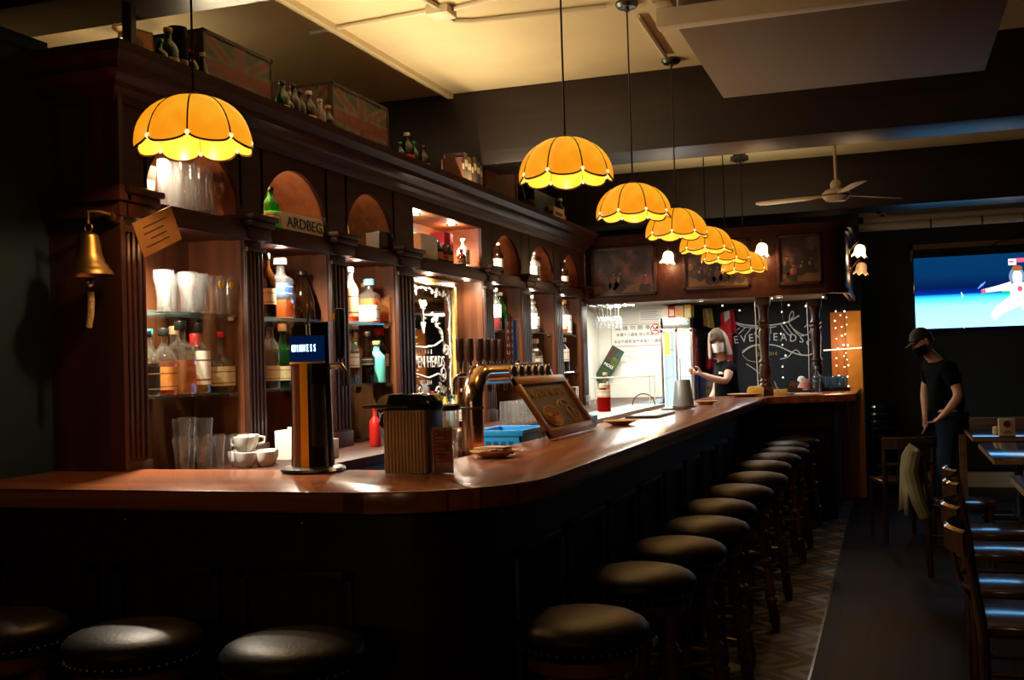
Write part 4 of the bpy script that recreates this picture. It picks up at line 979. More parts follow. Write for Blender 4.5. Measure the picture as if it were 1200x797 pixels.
# ARDBEG sign: slanted block
ar_ = thing('name_sign', 'white wedge sign with black capital letters in the second arched niche', 'sign', (-2.72, 4.74, zl))
m = MB(); m.prism([(-.06, 0), (.05, 0), (.045, .088), (-.06, .1)], .46, Matrix(((1, 0, 0, 0), (0, 0, 1, -.23), (0, 1, 0, 0), (0, 0, 0, 1))))
m.build('block', 'labelw', ar_, bevel=.002)
text('ARDBEG', .072, ar_, 'lettering', 'black', (.0505, -.02, .042), (radians(87), 0, pi/2), 'CENTER', .001, 1.25)
MB().bx(-.055, .049, .2302, .2312, 0.002, .085).build('end_cap', 'black', ar_)
# third niche: leaning framed print and a dark box
fr3 = thing('framed_print', 'small framed orange print leaning in the third arched niche', 'picture', (-2.80, 5.42, zl))
m = MB()
for a in ((-.11, .11, 0, .018), (-.11, .11, .192, .21), (-.11, -.092, 0, .21), (.092, .11, 0, .21)): m.bx(-.008, .008, a[0], a[1], a[2], a[3])
m.build('frame', 'gold', fr3); MB().bx(-.004, .002, -.095, .095, .015, .195).build('print', 'labelo', fr3); fr3.rotation_euler = (0, -.18, .3)
cb = thing('camera_box', 'dark box with grey face in the third arched niche', 'box', (-2.72, 5.65, zl))
MB().bx(-.05, .04, -.08, .08, 0, .11).build('casing', 'black', cb, bevel=.006); MB().bx(-.045, .035, -.082, -.08, .008, .1).build('face', 'acgrey', cb)

# glasses on the first bay's upper shelf
pint = [(0, .004), (.026, 0), (.03, .004), (.029, .05), (.034, .10), (.042, .135), (.04, .165), (.038, .165), (.039, .135), (.03, .1), (.026, .02), (0, .018)]
z = SH[0]+.001; GP = 'pint glasses on the upper shelf nearest the bell'
pt = tumbler('pint_glass', pint, (-2.74, 3.70, z), 'brightly lit pint glass at the left of the top glass shelf', GP, 'glassbright')
for (x, y, lb) in ((-2.84, 3.64, 'pint glass behind the leftmost one on the top glass shelf'), (-2.72, 3.83, 'brightly lit pint glass second from the left on the top glass shelf'), (-2.83, 3.86, 'pint glass at the back in the middle of the top glass shelf'),
                   (-2.73, 3.92, 'brightly lit pint glass in the middle of the top glass shelf'), (-2.86, 3.99, 'pint glass at the back right of the top glass shelf')):
    dup(pt, (x, y, z), lb)
for y, lb in ((4.035, 'left one of the two pint glasses with a yellow lemon mark'), (4.115, 'right one of the two pint glasses with a yellow lemon mark')):
    t = thing('pint_glass', lb, 'glass', (-2.73, y, z), 0, GP); MB().lathe(pint, seg=22).build('bowl', 'glass', t)
    MB().cyl((.040, -.012, .125), .016, .003, 16, mat=Matrix.Rotation(pi/2, 4, 'Y')).build('lemon_mark', pbr('lemon', (.8, .5, .02), .5), t)
# back counter below the first bay: stacked glasses, cups
zc = ZC+.001; GS = 'stacked tall glasses on the back counter'
tall = [(0, .004), (.026, 0), (.029, .004), (.027, .05), (.031, .1), (.037, .135), (.035, .15), (.033, .15), (.034, .135), (.024, .02), (0, .018)]
first = None
for (x, y, n, lb) in ((-2.60, 3.60, 2, 'at the left end of the back counter'), (-2.52, 3.63, 2, 'beside the leftmost stack'), (-2.66, 3.72, 2, 'at the back of the glass stacks'), (-2.50, 3.73, 1, 'in front of the glass stacks'), (-2.60, 3.83, 1, 'behind the rightmost stack'), (-2.50, 3.85, 1, 'at the right end of the glass stacks')):
    for k in range(n):
        l2 = 'tall clear glass %s%s' % (lb, '' if n == 1 else (', lower of its stack' if k == 0 else ', upper of its stack'))
        loc = (x, y, zc+k*.075)
        if first is None: first = tumbler('stacking_glass', tall, loc, l2, GS)
        else: dup(first, loc, l2)
GC = 'white cups on the back counter'
cupp = [(0, .003), (.026, 0), (.03, .004), (.042, .03), (.046, .062), (.043, .064), (.039, .03), (.0, .008)]
c0 = thing('cup', 'white cup standing next to the tall glasses on the back counter', 'cup', (-2.56, 3.98, zc), 1.0, GC)
MB().lathe(cupp, seg=22).build('bowl', 'white', c0); MB().tube([(.042, 0, .055), (.07, 0, .05), (.068, 0, .028), (.04, 0, .02)], .005, 8).build('handle', 'white', c0)
for (x, y, zz, r, lb) in ((-2.62, 4.02, .0, 2, 'white cup at the back of the cup cluster'), (-2.50, 4.03, .0, 4, 'white cup in front of the cup cluster'), (-2.66, 4.12, .0, .5, 'white cup with its handle to the right at the back'), (-2.54, 4.12, .0, 1.5, 'white cup at the right of the cluster, by the second pillar'),
                          (-2.58, 4.00, .064, 3, 'white cup stacked on top of the cluster, left one'), (-2.63, 4.11, .064, .6, 'white cup stacked on top of the cluster, right one')):
    dup(c0, (x, y, zc+zz), lb, r)
tumbler('small_glass', [(0, .003), (.028, 0), (.034, .004), (.036, .085), (.034, .085), (.032, .012), (0, .012)], (-2.80, 4.02, zc), 'low glass behind the white cups', None, handle=[(0, .034, .07), (0, .06, .065), (0, .06, .03), (0, .034, .02)])
# white napkin holders in bay 2
for k, (y, h, lb) in enumerate(((4.36, .13, 'white napkin box at the left below the second bay'), (4.47, .14, 'white napkin box at the right below the second bay'))):
    m = MB(); m.bx(-2.62, -2.52, y-.05, y+.05, zc, zc+h); m.mi = 1; m.bx(-2.52, -2.519, y-.03, y+.03, zc+.03, zc+h-.03)
    tag(m.build('napkin_box', ['white', 'paper'], bevel=.008), lb, 'box', 'napkin boxes')
carton(-2.5, -2.38, 4.36, 4.46, zc, .085, 'white', 'small white block in front of the napkin boxes', 'labelw')
# red squeeze bottle and ribbed jug in bay 3
bottle('round', -2.50, 5.08, zc, .20, .06, 'red', None, 0, None, 'red', 'red squeeze bottle on the back counter beside the ribbed jug', 'bottles in the third bay from the bell')
jg = thing('glass_jug', 'large ribbed clear glass jug behind the coffee machine', 'jug', (-2.45, 5.22, zc))
m = MB(); N = 40; rings = []
for r, zz in [(.001, .004), (.07, 0), (.078, .02), (.08, .1), (.086, .17), (.09, .185)]:
    rings.append([m.bm.verts.new((r*(1+.035*cos(20*2*pi*k/N))*cos(2*pi*k/N), r*(1+.035*cos(20*2*pi*k/N))*sin(2*pi*k/N), zz)) for k in range(N)])
m._done([m.bm.faces.new((a[k], a[(k+1) % N], b[(k+1) % N], b[k])) for a, b in zip(rings, rings[1:]) for k in range(N)])
m.build('bowl', 'glassbright', jg); MB().tube([(0, .085, .16), (0, .135, .15), (0, .135, .06), (0, .08, .03)], .009, 8).build('handle', 'glass', jg)
# mirror bay
mi = thing('etched_mirror', 'gold framed mirror etched with white lettering and scrolls in the wide bay', 'mirror', (-2.82, 6.50, ZC))
MB().bx(-2.82, -2.81, 6.06, 6.93, 1.10, 1.985).build('glass', 'mirror', mi, world=True)
m = MB()
for a in ((6.02, 6.97, 1.055, 1.10), (6.02, 6.97, 1.975, 2.02), (6.02, 6.065, 1.055, 2.02), (6.925, 6.97, 1.055, 2.02)): m.bx(-2.83, -2.785, a[0], a[1], a[2], a[3])
m.build('frame', 'gold', mi, world=True, bevel=.008)
m = MB(); MX = -2.807; rnd = random.Random(9)
def ms(pts, r=.005): m.tube([(MX, y, zz) for y, zz in pts], r, 5)
def leaf(cy, cz, L, a):
    a = radians(a); w = L*.34; pts = [(0, 0), (.3, .8), (.6, .85), (1, 0), (.6, -.85), (.3, -.8)]
    m.prism([(cy+L*u*cos(a)-w*v*sin(a), cz+L*u*sin(a)+w*v*cos(a)) for u, v in pts], .002, YZ(MX-.001))
def curl(cy, cz, r, a0, s=1, rr=.0042, turns=1.4):
    ms([(cy+s*r*(1-.8*k/22)*cos(radians(a0+turns*360*k/22)), cz+r*(1-.8*k/22)*sin(radians(a0+turns*360*k/22))) for k in range(23)], rr)
# leafy vines in the corners and down the right side
for (y0, z0, y1, z1, n) in ((6.55, 1.95, 6.90, 1.90, 12), (6.885, 1.90, 6.87, 1.15, 26), (6.60, 1.78, 6.86, 1.52, 16), (6.68, 1.33, 6.86, 1.14, 12), (6.12, 1.95, 6.5, 1.95, 12)):
    ms([(y0+(y1-y0)*k/8+.012*sin(k*2), z0+(z1-z0)*k/8+.012*cos(k*2)) for k in range(9)], .004)
    for k in range(n):
        t = k/(n-1); leaf(y0+(y1-y0)*t, z0+(z1-z0)*t, rnd.uniform(.03, .06), rnd.uniform(0, 360))
curl(6.74, 1.40, .06, 200); curl(6.66, 1.27, .05, 20, -1); curl(6.40, 1.85, .03, 270); curl(6.47, 1.85, .03, 270, -1); curl(6.36, 1.30, .045, 90, -1); curl(6.80, 1.55, .045, 0)
ms([(6.435, 1.86), (6.435, 1.66)], .006); leaf(6.435, 1.66, .07, 90); leaf(6.435, 1.70, .05, 40); leaf(6.435, 1.70, .05, 140)
ms([(6.12, 1.60), (6.28, 1.575), (6.45, 1.57), (6.62, 1.585), (6.74, 1.62)], .006); ms([(6.12, 1.40), (6.3, 1.405), (6.5, 1.375), (6.66, 1.40), (6.78, 1.36)], .005)
for k in range(8): ms([(6.20+k*.05, 1.56), (6.20+k*.05, 1.53)], .004)
m.build('etched_vines', 'etch', mi, world=True, angle=80)
text('SEVEN HEADS', .105, mi, 'lettering', 'etch', Vector((MX+.002, 6.47, 1.475))-root_loc(mi), RXF, 'CENTER', .001, .92)
text('EST. 2014', .045, mi, 'lettering', 'etch', Vector((MX+.002, 6.45, 1.345))-root_loc(mi), RXF, 'CENTER', .001, 1)
# small bottles and jars crowding the counter in front of the mirror
rnd = random.Random(11)
CL = [('green', 'white'), ('pink', 'labelw'), ('labelw', 'black'), ('l_orange', 'labelw'), ('turq', 'black'), ('red', 'labelw'), ('gblue', 'labelblue'), ('labelc', 'black'), ('l_gold', 'red'), ('gbrown', 'cork'), ('labelw', 'green'), ('yellow', 'black')]
CN = ['green', 'pink', 'white black-capped', 'orange', 'turquoise', 'red white-capped', 'pale blue', 'cream', 'golden red-capped', 'brown corked', 'white green-capped', 'yellow']
for k in range(12):
    y = 5.99+k*.068; x = -2.62-.09*(k % 3); h = .11+.06*rnd.random()
    bottle(('round', 'square', 'cone')[k % 3], x, y, zc, h+.09, .052, CL[k][0] if CL[k][0] not in ('l_orange', 'l_gold') else 'bglass', CL[k][0] if CL[k][0] in ('l_orange', 'l_gold') else None, .55, 'labelw' if k % 2 else None, CL[k][1], 'small %s bottle on the counter below the etched mirror' % CN[k], 'small bottles below the mirror')
# upturned glasses behind the taps and pots at the far end of the back counter
GU = 'upturned glasses behind the beer taps'
ug = None; k = 0
for i in range(6):
    for j in range(2):
        loc = (-2.42+.085*j, 6.85+i*.09, zc+.15); lb = 'upturned glass in the %s row behind the beer taps, %s from the tower' % (('back', 'front')[j], ('first', 'second', 'third', 'fourth', 'fifth', 'sixth')[i])
        if ug is None:
            ug = thing('upturned_glass', lb, 'glass', loc, 0, GU); MB().lathe([(.036, -.15), (.034, -.02), (.03, 0), (0, -.002)], seg=18).build('bowl', 'glassbright', ug)
        else: dup(ug, loc, lb)
for (x, y, r, h, mt, lb, nm) in ((-2.42, 8.0, .10, .16, 'labelc', 'patterned tin pot on the back counter behind the menu board', 'pot'), (-2.42, 8.32, .095, .20, 'steel', 'steel pot on the back counter next to the kitchen wall', 'pot')):
    p = thing(nm, lb, 'pot', (x, y, zc)); MB().lathe([(0, 0), (r*.95, 0), (r, .01), (r, h), (r*1.04, h+.005), (r*.97, h+.004), (r*.95, .02), (0, .02)], seg=26).build('body', mt, p)
    MB().lathe([(r*1.002, h*.3), (r*1.012, h*.32), (r*1.012, h*.36), (r*1.002, h*.38)], seg=26).build('band', 'darksteel', p)
# far back counter: red bottle, juice bottle, cups
zf = 1.051
bottle('round', -2.15, 8.45, 1.051, .22, .105, 'l_red', 'l_red', .5, 'labelw', 'labelw', 'red syrup bottle with white upper half on the counter by the kitchen wall', 'bottles by the kitchen wall', (.52, .78), caph=.2, capr=1.5)
t = bottle('round', -2.35, 9.3, zf, .30, .09, 'bglass', 'l_orange', .62, None, 'labelw', 'orange juice bottle behind the red syrup bottle', 'bottles by the kitchen wall')
wr = MB(); wr.tube([(-2.55, 9.5, 1.06), (-2.55, 9.5, 1.30), (-2.0, 9.5, 1.30), (-2.0, 9.5, 1.06)], .006, 6); wr.tube([(-2.55, 9.7, 1.06), (-2.55, 9.7, 1.30), (-2.0, 9.7, 1.30), (-2.0, 9.7, 1.06)], .006, 6)
for x in (-2.5, -2.35, -2.2, -2.05): wr.tube([(x, 9.5, 1.30), (x, 9.7, 1.30)], .004, 5)
tag(wr.build('wire_rack', 'white'), 'white wire rack on the counter by the kitchen wall', 'rack')
m = MB(); m.tube([(-2.06+.10*cos(a*pi/14), 9.5, 1.052+.10*sin(a*pi/14)) for a in range(15)], .005, 6)
tag(m.build('wire_loop', 'black'), 'black wire loop arching above the white bench beyond the bar', 'wire')
wb = thing('work_bench', 'white topped bench in front of the kitchen wall behind the bar', 'bench', (-2.1, 8.6, 0))
MB().bx(-2.245, -1.93, 7.3, 9.8, 1.0, 1.05).build('top', 'white', wb, world=True, bevel=.004)
MB().bx(-2.24, -1.96, 7.33, 9.78, .0, 1.0).build('body', 'steel', wb, world=True)

# ------------------------------------------------------------------ things on the bar
zb = zt1+.0008
# curved black beer tower with gold strip and blue lit lettering
gt = thing('stout_tower', 'black curved stout tap tower with gold strip and a blue lit word band', 'beer tower', (-1.885, 3.345, zb), 0)
MB().lathe([(0, 0), (.105, 0), (.112, .006), (.11, .014), (.095, .02), (0, .02)], seg=40).build('base', 'steel', gt)
m = MB(); N = 32; rings = []
for i in range(15):
    z = .018+.482*i/14; k = 1+.10*(1-z/.5)**3; rx, ry = .070*k, .062*k; yo = .0
    rings.append([m.bm.verts.new((rx*cos(2*pi*q/N), yo+ry*sin(2*pi*q/N), z+(.012*cos(2*pi*q/N) if i == 14 else 0))) for q in range(N)])
m._done([m.bm.faces.new((a[q], a[(q+1) % N], b[(q+1) % N], b[q])) for a, b in zip(rings, rings[1:]) for q in range(N)])
m._done([m.bm.faces.new(rings[-1]), m.bm.faces.new(rings[0][::-1])])
m.build('column', 'blackgloss', gt)
def shell(a0, a1, z0, z1, k=1.03, n=10, kz=6):
    m = MB(); R_ = []
    for j in range(kz+1):
        z = z0+(z1-z0)*j/kz; kk = (1+.10*(1-z/.5)**3)*k
        R_.append([(.070*kk*cos(radians(a0+(a1-a0)*i/n)), .062*kk*sin(radians(a0+(a1-a0)*i/n)), z) for i in range(n+1)])
    for a, b in zip(R_, R_[1:]): m.strip(a, b)
    return m
shell(-96, -74, .02, .372).build('gold_strip', 'goldplate', gt)
shell(-128, -97, .02, .37, 1.02).build('side_strip', 'labelbr', gt)
shell(-175, -20, .375, .465, 1.02).build('lit_band', 'ledhalo', gt)
shell(-175, -20, .370, .377, 1.05, kz=1).build('band_edge', 'goldplate', gt)
for i, ch in enumerate('GUINNESS'):
    a = radians(-120+i*9.8); R_ = .066*1.07
    text(ch, .034, gt, 'lit_letter', 'ledblue', (.070*1.045*cos(a), .062*1.055*sin(a), .422), (pi/2, 0, a+pi/2), 'CENTER', .0008, .43)
sh_ = shell(-66, -22, .09, .30, 1.015); sh_.build('relief_panel', 'black', gt)
MB().tube([(0, -.015, .50), (0, -.01, .53), (.0, 0, .56)], [.006, .005, .004], 8).build('pin', 'darksteel', gt)
MB().tube([(.06, .02, .36), (.10, .03, .36), (.115, .03, .34), (.115, .03, .29)], [.012, .012, .011, .010], 10).build('spout', 'steel', gt)
MB().lathe([(0, 0), (.012, 0), (.016, .02), (.019, .12), (.017, .17), (0, .175)], (.10, .03, .385), 14).build('tap_handle', 'black', gt)
MB().box((.085, .011, .53), (.014, .003, .02)).build('handle_badge', 'goldplate', gt)

# capsule coffee machine
cf = thing('coffee_machine', 'capsule coffee machine with ribbed champagne metal back and black top', 'coffee machine', (-1.53, 3.30, zb-.0), 0)
cf.location = (-1.508, 3.33, zb)
m = MB(); W2 = .078; N = 13
pro = []
for k in range(N*6+1):
    x = -W2+2*W2*k/(N*6); y = -.055-.006*abs(sin(pi*k/6))
    e = max(0, (abs(x)-(W2-.018))/.018); y += .018*(1-math.sqrt(max(0, 1-e*e)))
    pro.append((x, y))
poly = pro+[(W2, .07), (-W2, .07)]
m.prism(poly, .205, Matrix.Translation((0, 0, .002)))
m.build('ribbed_back', 'nickelgold', cf, bevel=0, angle=25)
m = MB(); pr2 = [(x*.995, y*.97) for x, y in poly]
cap_ = []
m.prism([(-.078, -.05), (.078, -.05), (.078, .07), (-.078, .07)], .018, Matrix.Translation((0, 0, .205))); m.build('shoulder', 'nickelgold', cf, bevel=.008)
m = MB(); m.prism([(-.095, .200), (-.105, .212), (-.10, .226), (-.085, .249), (-.06, .259), (.06, .261), (.082, .255), (.095, .236), (.098, .203), (.08, .197)], .11, Matrix(((1, 0, 0, 0), (0, 0, -1, .06), (0, 1, 0, 0), (0, 0, 0, 1))))
m.build('head', 'blackgloss', cf, bevel=.012)
m = MB(); m.prism([(-.106, .212), (-.101, .227), (-.086, .250), (-.064, .2605), (-.052, .2605), (-.068, .212)], .112, Matrix(((1, 0, 0, 0), (0, 0, -1, .061), (0, 1, 0, 0), (0, 0, 0, 1)))); m.build('silver_front', pbr('silver_plastic', (.55, .50, .44), .4), cf)
m = MB(); m.tube([(.02, -.062, .222), (-.10, -.062, .221), (-.145, -.05, .22), (-.15, .0, .22), (-.145, .05, .22), (-.10, .065, .221)], .0055, 8); m.build('lever', 'blackgloss', cf)
m = MB(); m.prism([(-.10, .16), (-.085, .20), (-.06, .2), (-.06, .13)], .09, Matrix(((1, 0, 0, 0), (0, 0, -1, .05), (0, 1, 0, 0), (0, 0, 0, 1)))); m.build('spout', 'black', cf, bevel=.005)
MB().bx(.079, .087, -.04, .07, .002, .2).build('side_panel', 'black', cf, bevel=.004)
# acrylic menu card
mc = thing('menu_stand', 'small dark red menu card in a clear stand beside the coffee machine', 'menu card', (-1.383, 3.30, zb), radians(8))
m = MB(); m.bx(-.034, .034, -.0025, .0025, .002, .150); m.mi = 1; m.bx(-.034, -.030, -.0029, -.0024, .002, .15); m.bx(.030, .034, -.0029, -.0024, .002, .15); m.bx(-.034, .034, -.0029, -.0024, .14, .15); m.build('card', ['menu', 'labelc'], mc); m = MB(); m.bx(-.037, .037, -.006, -.003, 0, .155); m.bx(-.037, .037, .003, .006, 0, .155); m.bx(-.037, .037, -.03, .03, 0, .004); m.build('acrylic_stand', 'glass', mc)
m = MB()
for k in range(9): m.bx(-.026, .026-.02*(k % 3), -.003, -.0024, .03+k*.012, .035+k*.012)
m.build('printed_lines', 'pink', mc)
# glass jar with black lid
jr = thing('glass_jar', 'tall clear glass jar with wide black lid beside the tap tower', 'jar', (-1.535, 3.66, zb))
MB().lathe([(0, .004), (.05, 0), (.054, .006), (.054, .17), (.048, .185), (.048, .19)], seg=28).build('body', 'glass', jr)
m = MB()
for k in range(5): m.lathe([(.0545, .012+.014*k), (.0575, .017+.014*k), (.0545, .022+.014*k)], seg=28)
m.build('rings', 'glass', jr)
MB().lathe([(0, .188), (.066, .188), (.07, .194), (.07, .206), (.064, .21), (0, .21)], seg=28).build('lid', 'blackgloss', jr)
# plates with napkins and others
PP = [(0, .004), (.045, 0), (.05, .004), (.075, .016), (.092, .023), (.093, .026), (.075, .020), (.05, .008), (0, .007)]
pl = thing('plate', 'small beige plate heaped with napkins by the tap tower', 'plate', (-1.42, 3.885, zb), .2, 'plates on the bar')
MB().lathe(PP, seg=32).build('dish', 'nylonwhite', pl)
dup(pl, (-1.395, 5.82, zb), 'empty wooden plate on the bar just beyond the menu board', 0); dup(pl, (-1.32, 8.3, zb), 'wooden plate on the bar right behind the grey shaker', 1)
tray = dup(pl, (-1.22, 9.78, zb), 'wide plate at the far end of the bar in front of the bartender', 2, scale=(1.6, 1.6, 1))
m = MB(); rnd = random.Random(2)
for k in range(9):
    a = rnd.uniform(-.5, .5)+(k % 4)*pi/2; R_ = Matrix.Rotation(a, 3, 'Z')
    m.box((rnd.uniform(-.008, .008), rnd.uniform(-.008, .008), .011+k*.0032), (.13-.004*k, .10, .0028), R_ @ Matrix.Rotation(rnd.uniform(-.04, .04), 3, 'X'))
np_ = m.build('napkin_stack', pbr('tan_napkin', (.62, .40, .22), .8)); np_.location = (-1.42, 3.885, zb+.002); tag(np_, 'stack of tan paper napkins heaped on the plate by the tap tower', 'napkins')
m = MB(); m.bx(-.05, .05, -.012, .012, 0, .012); m.bx(.02, .06, -.02, .02, .0, .02); m.mi = 1; m.bx(-.06, -.01, -.018, .02, .012, .02)
o = m.build('bottle_opener', ['black', 'steel'], bevel=.003); o.location = (-1.49, 4.06, zb+.0); o.rotation_euler = (0, 0, .4); tag(o, 'black and silver bar gadget behind the napkin plate', 'opener')

# T-shaped draft tower: copper coloured pipe bridge with taps
tt = thing('tap_tower', 'shiny copper coloured bridge tap tower with a row of dark beer handles', 'beer tower', (-1.74, 4.5, .9005))
TXX = -1.74; TZ = 1.405; T0 = 4.50; T1 = 5.62
pp = [(TXX, T0, .905), (TXX, T0, 1.28)]+[(TXX, T0+.125-.125*cos(radians(a)), 1.28+.125*sin(radians(a))) for a in range(10, 91, 10)]+[(TXX, T0+.2, TZ), (TXX, T1-.15, TZ)]+[(TXX, T1-.125+.125*sin(radians(a)), TZ-.125+.125*cos(radians(a))) for a in range(10, 91, 10)]+[(TXX, T1, .905)]
MB().tube(pp, .048, 28).build('pipe', 'copper', tt, world=True)
m = MB(); m.cyl((TXX, T0, .901), .07, .014, 28); m.build('flange', 'copper', tt, world=True); m = MB(); m.cyl((TXX, T1, .901), .07, .014, 28); m.build('flange', 'copper', tt, world=True)
m = MB(); m.lathe([(.048, 0), (.052, .002), (.052, .010), (.048, .012)], (TXX, T0, 1.255), 28); m.build('collar', 'darksteel', tt, world=True)
for k in range(6):
    y = 4.93+k*.108
    m = MB(); m.lathe([(0, 0), (.033, 0), (.036, .004), (.033, .012), (0, .012)], (TXX+.044, y, TZ), 22, Matrix.Rotation(pi/2, 4, 'Y')); dk = m.build('badge_lens', 'blackgloss', tt, world=True)
    MB().lathe([(.033, 0), (.04, .002), (.04, .010), (.033, .012)], (TXX+.043, y, TZ), 22, Matrix.Rotation(pi/2, 4, 'Y')).build('bezel', 'chrome', dk, loc=(0, 0, 0))
HY = [4.56, 4.68, 4.81, 4.91, 5.01, 5.11, 5.24, 5.36]
for k, y in enumerate(HY):
    m = MB(); m.tube([(TXX-.035, y, TZ), (TXX-.085, y, TZ), (TXX-.10, y, TZ-.02), (TXX-.105, y, TZ-.085)], [.014, .013, .012, .010], 10); m.lathe([(0, 0), (.014, 0), (.012, .05), (.0, .052)], (TXX-.075, y, TZ+.01), 12)
    f = m.build('faucet', 'chrome', tt, world=True)
    if k < 6:
        m = MB(); m.lathe([(0, 0), (.013, 0), (.019, .012), (.0195, .10), (.0175, .106), (0, .108)], (TXX-.075, y, TZ+.06), 16); m.build('tap_handle', 'cab', f, loc=(0, 0, 0))
    elif k == 6:
        m = MB(); m.box((TXX-.075, y, TZ+.165), (.03, .034, .215)); h = m.build('tap_handle', pbr('maroon_handle', (.10, .012, .012), .35), f, loc=(0, 0, 0), bevel=.003)
    else:
        m = MB(); m.box((TXX-.075, y-.05, TZ+.165), (.03, .028, .21)); m.build('tap_handle', pbr('blue_handle', (.02, .07, .35), .3), f, loc=(0, 0, 0), bevel=.003)
for k, ch in enumerate('TAIHU'):
    text(ch, .026, tt, 'handle_letter', 'labelw', Vector((TXX-.0594, 5.24, TZ+.245-.036*k))-root_loc(tt), RXF, 'CENTER', .0006)
    text(ch, .026, tt, 'handle_letter', 'labelw', Vector((TXX-.075, 5.2225, TZ+.245-.036*k))-root_loc(tt), RX, 'CENTER', .0006)
# copper cylinder standing behind the tower
MBc = MB(); MBc.lathe([(0, 0), (.05, 0), (.055, .01), (.055, .24), (.05, .25), (0, .25)], seg=24)
o = MBc.build('metal_canister', 'copper'); o.location = (-1.98, 5.05, ZC+.0); tag(o, 'copper coloured canister on the crate ledge behind the tap tower', 'canister')

# menu board leaning on the bar
sb = thing('menu_board', 'wooden framed chalk board with drawn pizza leaning back on the bar', 'menu board', (-1.425, 5.09, zb))
BL = Vector((-1.455, 4.70, zb+.004)); L = .79; Hh = .325; lean = radians(33)
ux = Vector((0, 1, 0)); uz = Vector((-sin(lean), 0, cos(lean))); un_ = Vector((cos(lean), 0, sin(lean)))
MM = Matrix(((ux.x, uz.x, un_.x, BL.x), (ux.y, uz.y, un_.y, BL.y), (ux.z, uz.z, un_.z, BL.z), (0, 0, 0, 1)))
m = MB(); fw = .042
for (a, b, c, d) in ((0, L, 0, fw), (0, L, Hh-fw, Hh), (0, fw, 0, Hh), (L-fw, L, 0, Hh)): m.prism([(a, c), (b, c), (b, d), (a, d)], .022, MM)
m.build('frame', wood('board_frame_wood', (.16, .05, .018), (.27, .095, .035), 'Y', .3, .5), sb, world=True, bevel=.004)
MB().prism([(fw*.8, fw*.8), (L-fw*.8, fw*.8), (L-fw*.8, Hh-fw*.8), (fw*.8, Hh-fw*.8)], .008, MM).build('board', pbr('dark_board', (.06, .028, .018), .5, noise=.4, nscale=14), sb, world=True)
m = MB()
def bs(pts, r, mi):
    m.mi = mi; m.tube([MM @ Vector((a, b, .0095)) for a, b in pts], r, 5)
def ell(cx, cz, rx, rz, n=20, a0=0, a1=360): return [(cx+rx*cos(radians(a0+(a1-a0)*k/n)), cz+rz*sin(radians(a0+(a1-a0)*k/n))) for k in range(n+1)]
for k in range(1, 6): bs(ell(.24, .105, .024*k, .011*k), .006, 0)
bs(ell(.55, .10, .05, .045, 20, 0, 250), .005, 1); bs(ell(.50, .15, .09, .035, 20, 20, 190), .005, 1); bs(ell(.52, .16, .05, .02, 20, 20, 200), .004, 2); bs(ell(.62, .09, .03, .03), .004, 1)
for k in range(6): bs([(.09+k*.1, .215), (.115+k*.1, .255), (.13+k*.1, .215), (.15+k*.1, .25)], .0035, 2)
for k in range(4): bs([(.4, .075-.008*k), (.66, .072-.008*k)], .0022, 1)
m.build('chalk_drawing', [pbr('ochre_chalk', (.36, .17, .06), .8), pbr('tan_chalk', (.34, .22, .12), .8), pbr('white_chalk_board', (.42, .30, .2), .8)], sb, world=True, angle=80)
m = MB(); m.prism([(.12, .12), (.14, .12), (.14, .22), (.12, .22)], -.008, MM); q = Vector((-1.50, 4.83, 0))
m = MB(); m.tube([MM @ Vector((.2, .2, 0)), (-1.55, 4.91, zb+.006)], .006, 6); m.tube([MM @ Vector((.6, .2, 0)), (-1.55, 5.30, zb+.006)], .006, 6); m.build('stand_leg', 'stoolw', sb, world=True)

# blue crates below the inner bar edge
def crate(x, y, z, rz, label):
    t = thing('plastic_crate', label, 'crate', (x, y, z), rz, 'blue plastic crates behind the bar')
    m = MB(); w, d, h, th = .26, .40, .22, .012
    m.bx(-w/2, w/2, -d/2, d/2, 0, .01)
    for (a, b, c, e) in ((-w/2, w/2, -d/2, -d/2+th), (-w/2, w/2, d/2-th, d/2), (-w/2, -w/2+th, -d/2, d/2), (w/2-th, w/2, -d/2, d/2)):
        m.bx(a, b, c, e, 0, .06); m.bx(a, b, c, e, .10, h)
    for sx_ in (-1, 1):
        for sy_ in (-1, 1): m.bx(sx_*w/2-.018*(sx_ > 0), sx_*w/2+.018*(sx_ < 0), sy_*d/2-.018*(sy_ > 0), sy_*d/2+.018*(sy_ < 0), 0, h)
    m.bx(-w/2-.006, w/2+.006, -d/2-.006, -d/2+.006, h-.03, h); m.bx(w/2-.006, w/2+.006, -d/2, d/2, h-.03, h); m.bx(-w/2-.006, -w/2+.006, -d/2, d/2, h-.03, h); m.bx(-w/2, w/2, d/2-.006, d/2+.006, h-.03, h)
    m.build('shell', 'crate', t, bevel=.003)
    m = MB()
    for k in range(5): m.bx(-.10+.04*k, -.075+.04*k, -d/2-.002, -d/2+.002, .135, .165)
    m.build('embossed_marks', pbr('dark_blue_emboss', (.005, .10, .28), .4), t)
    return t
ub = thing('underbar_shelf', 'low dark shelf running under the inner edge of the bar', 'shelf', (-1.85, 6.4, 0))
MB().bx(-2.05, -1.57, 4.3, 7.2, .86, .90).build('board', 'cab', ub, world=True); MB().bx(-2.02, -1.98, 4.8, 4.84, 0, .86).bx(-2.02, -1.98, 7.06, 7.1, 0, .86).bx(-1.72, -1.68, 4.8, 4.84, 0, .86).bx(-1.72, -1.68, 7.06, 7.1, 0, .86).build('legs', 'cab', ub, world=True)
o = bpy.data.objects['metal_canister']; o.location = (-1.93, 4.86, .9005)
crate(-1.86, 5.34, .9005, 0, 'bright blue plastic crate seen between the tap tower and the menu board'); crate(-1.84, 6.36, .9005, .05, 'blue plastic crate farther along behind the menu board')

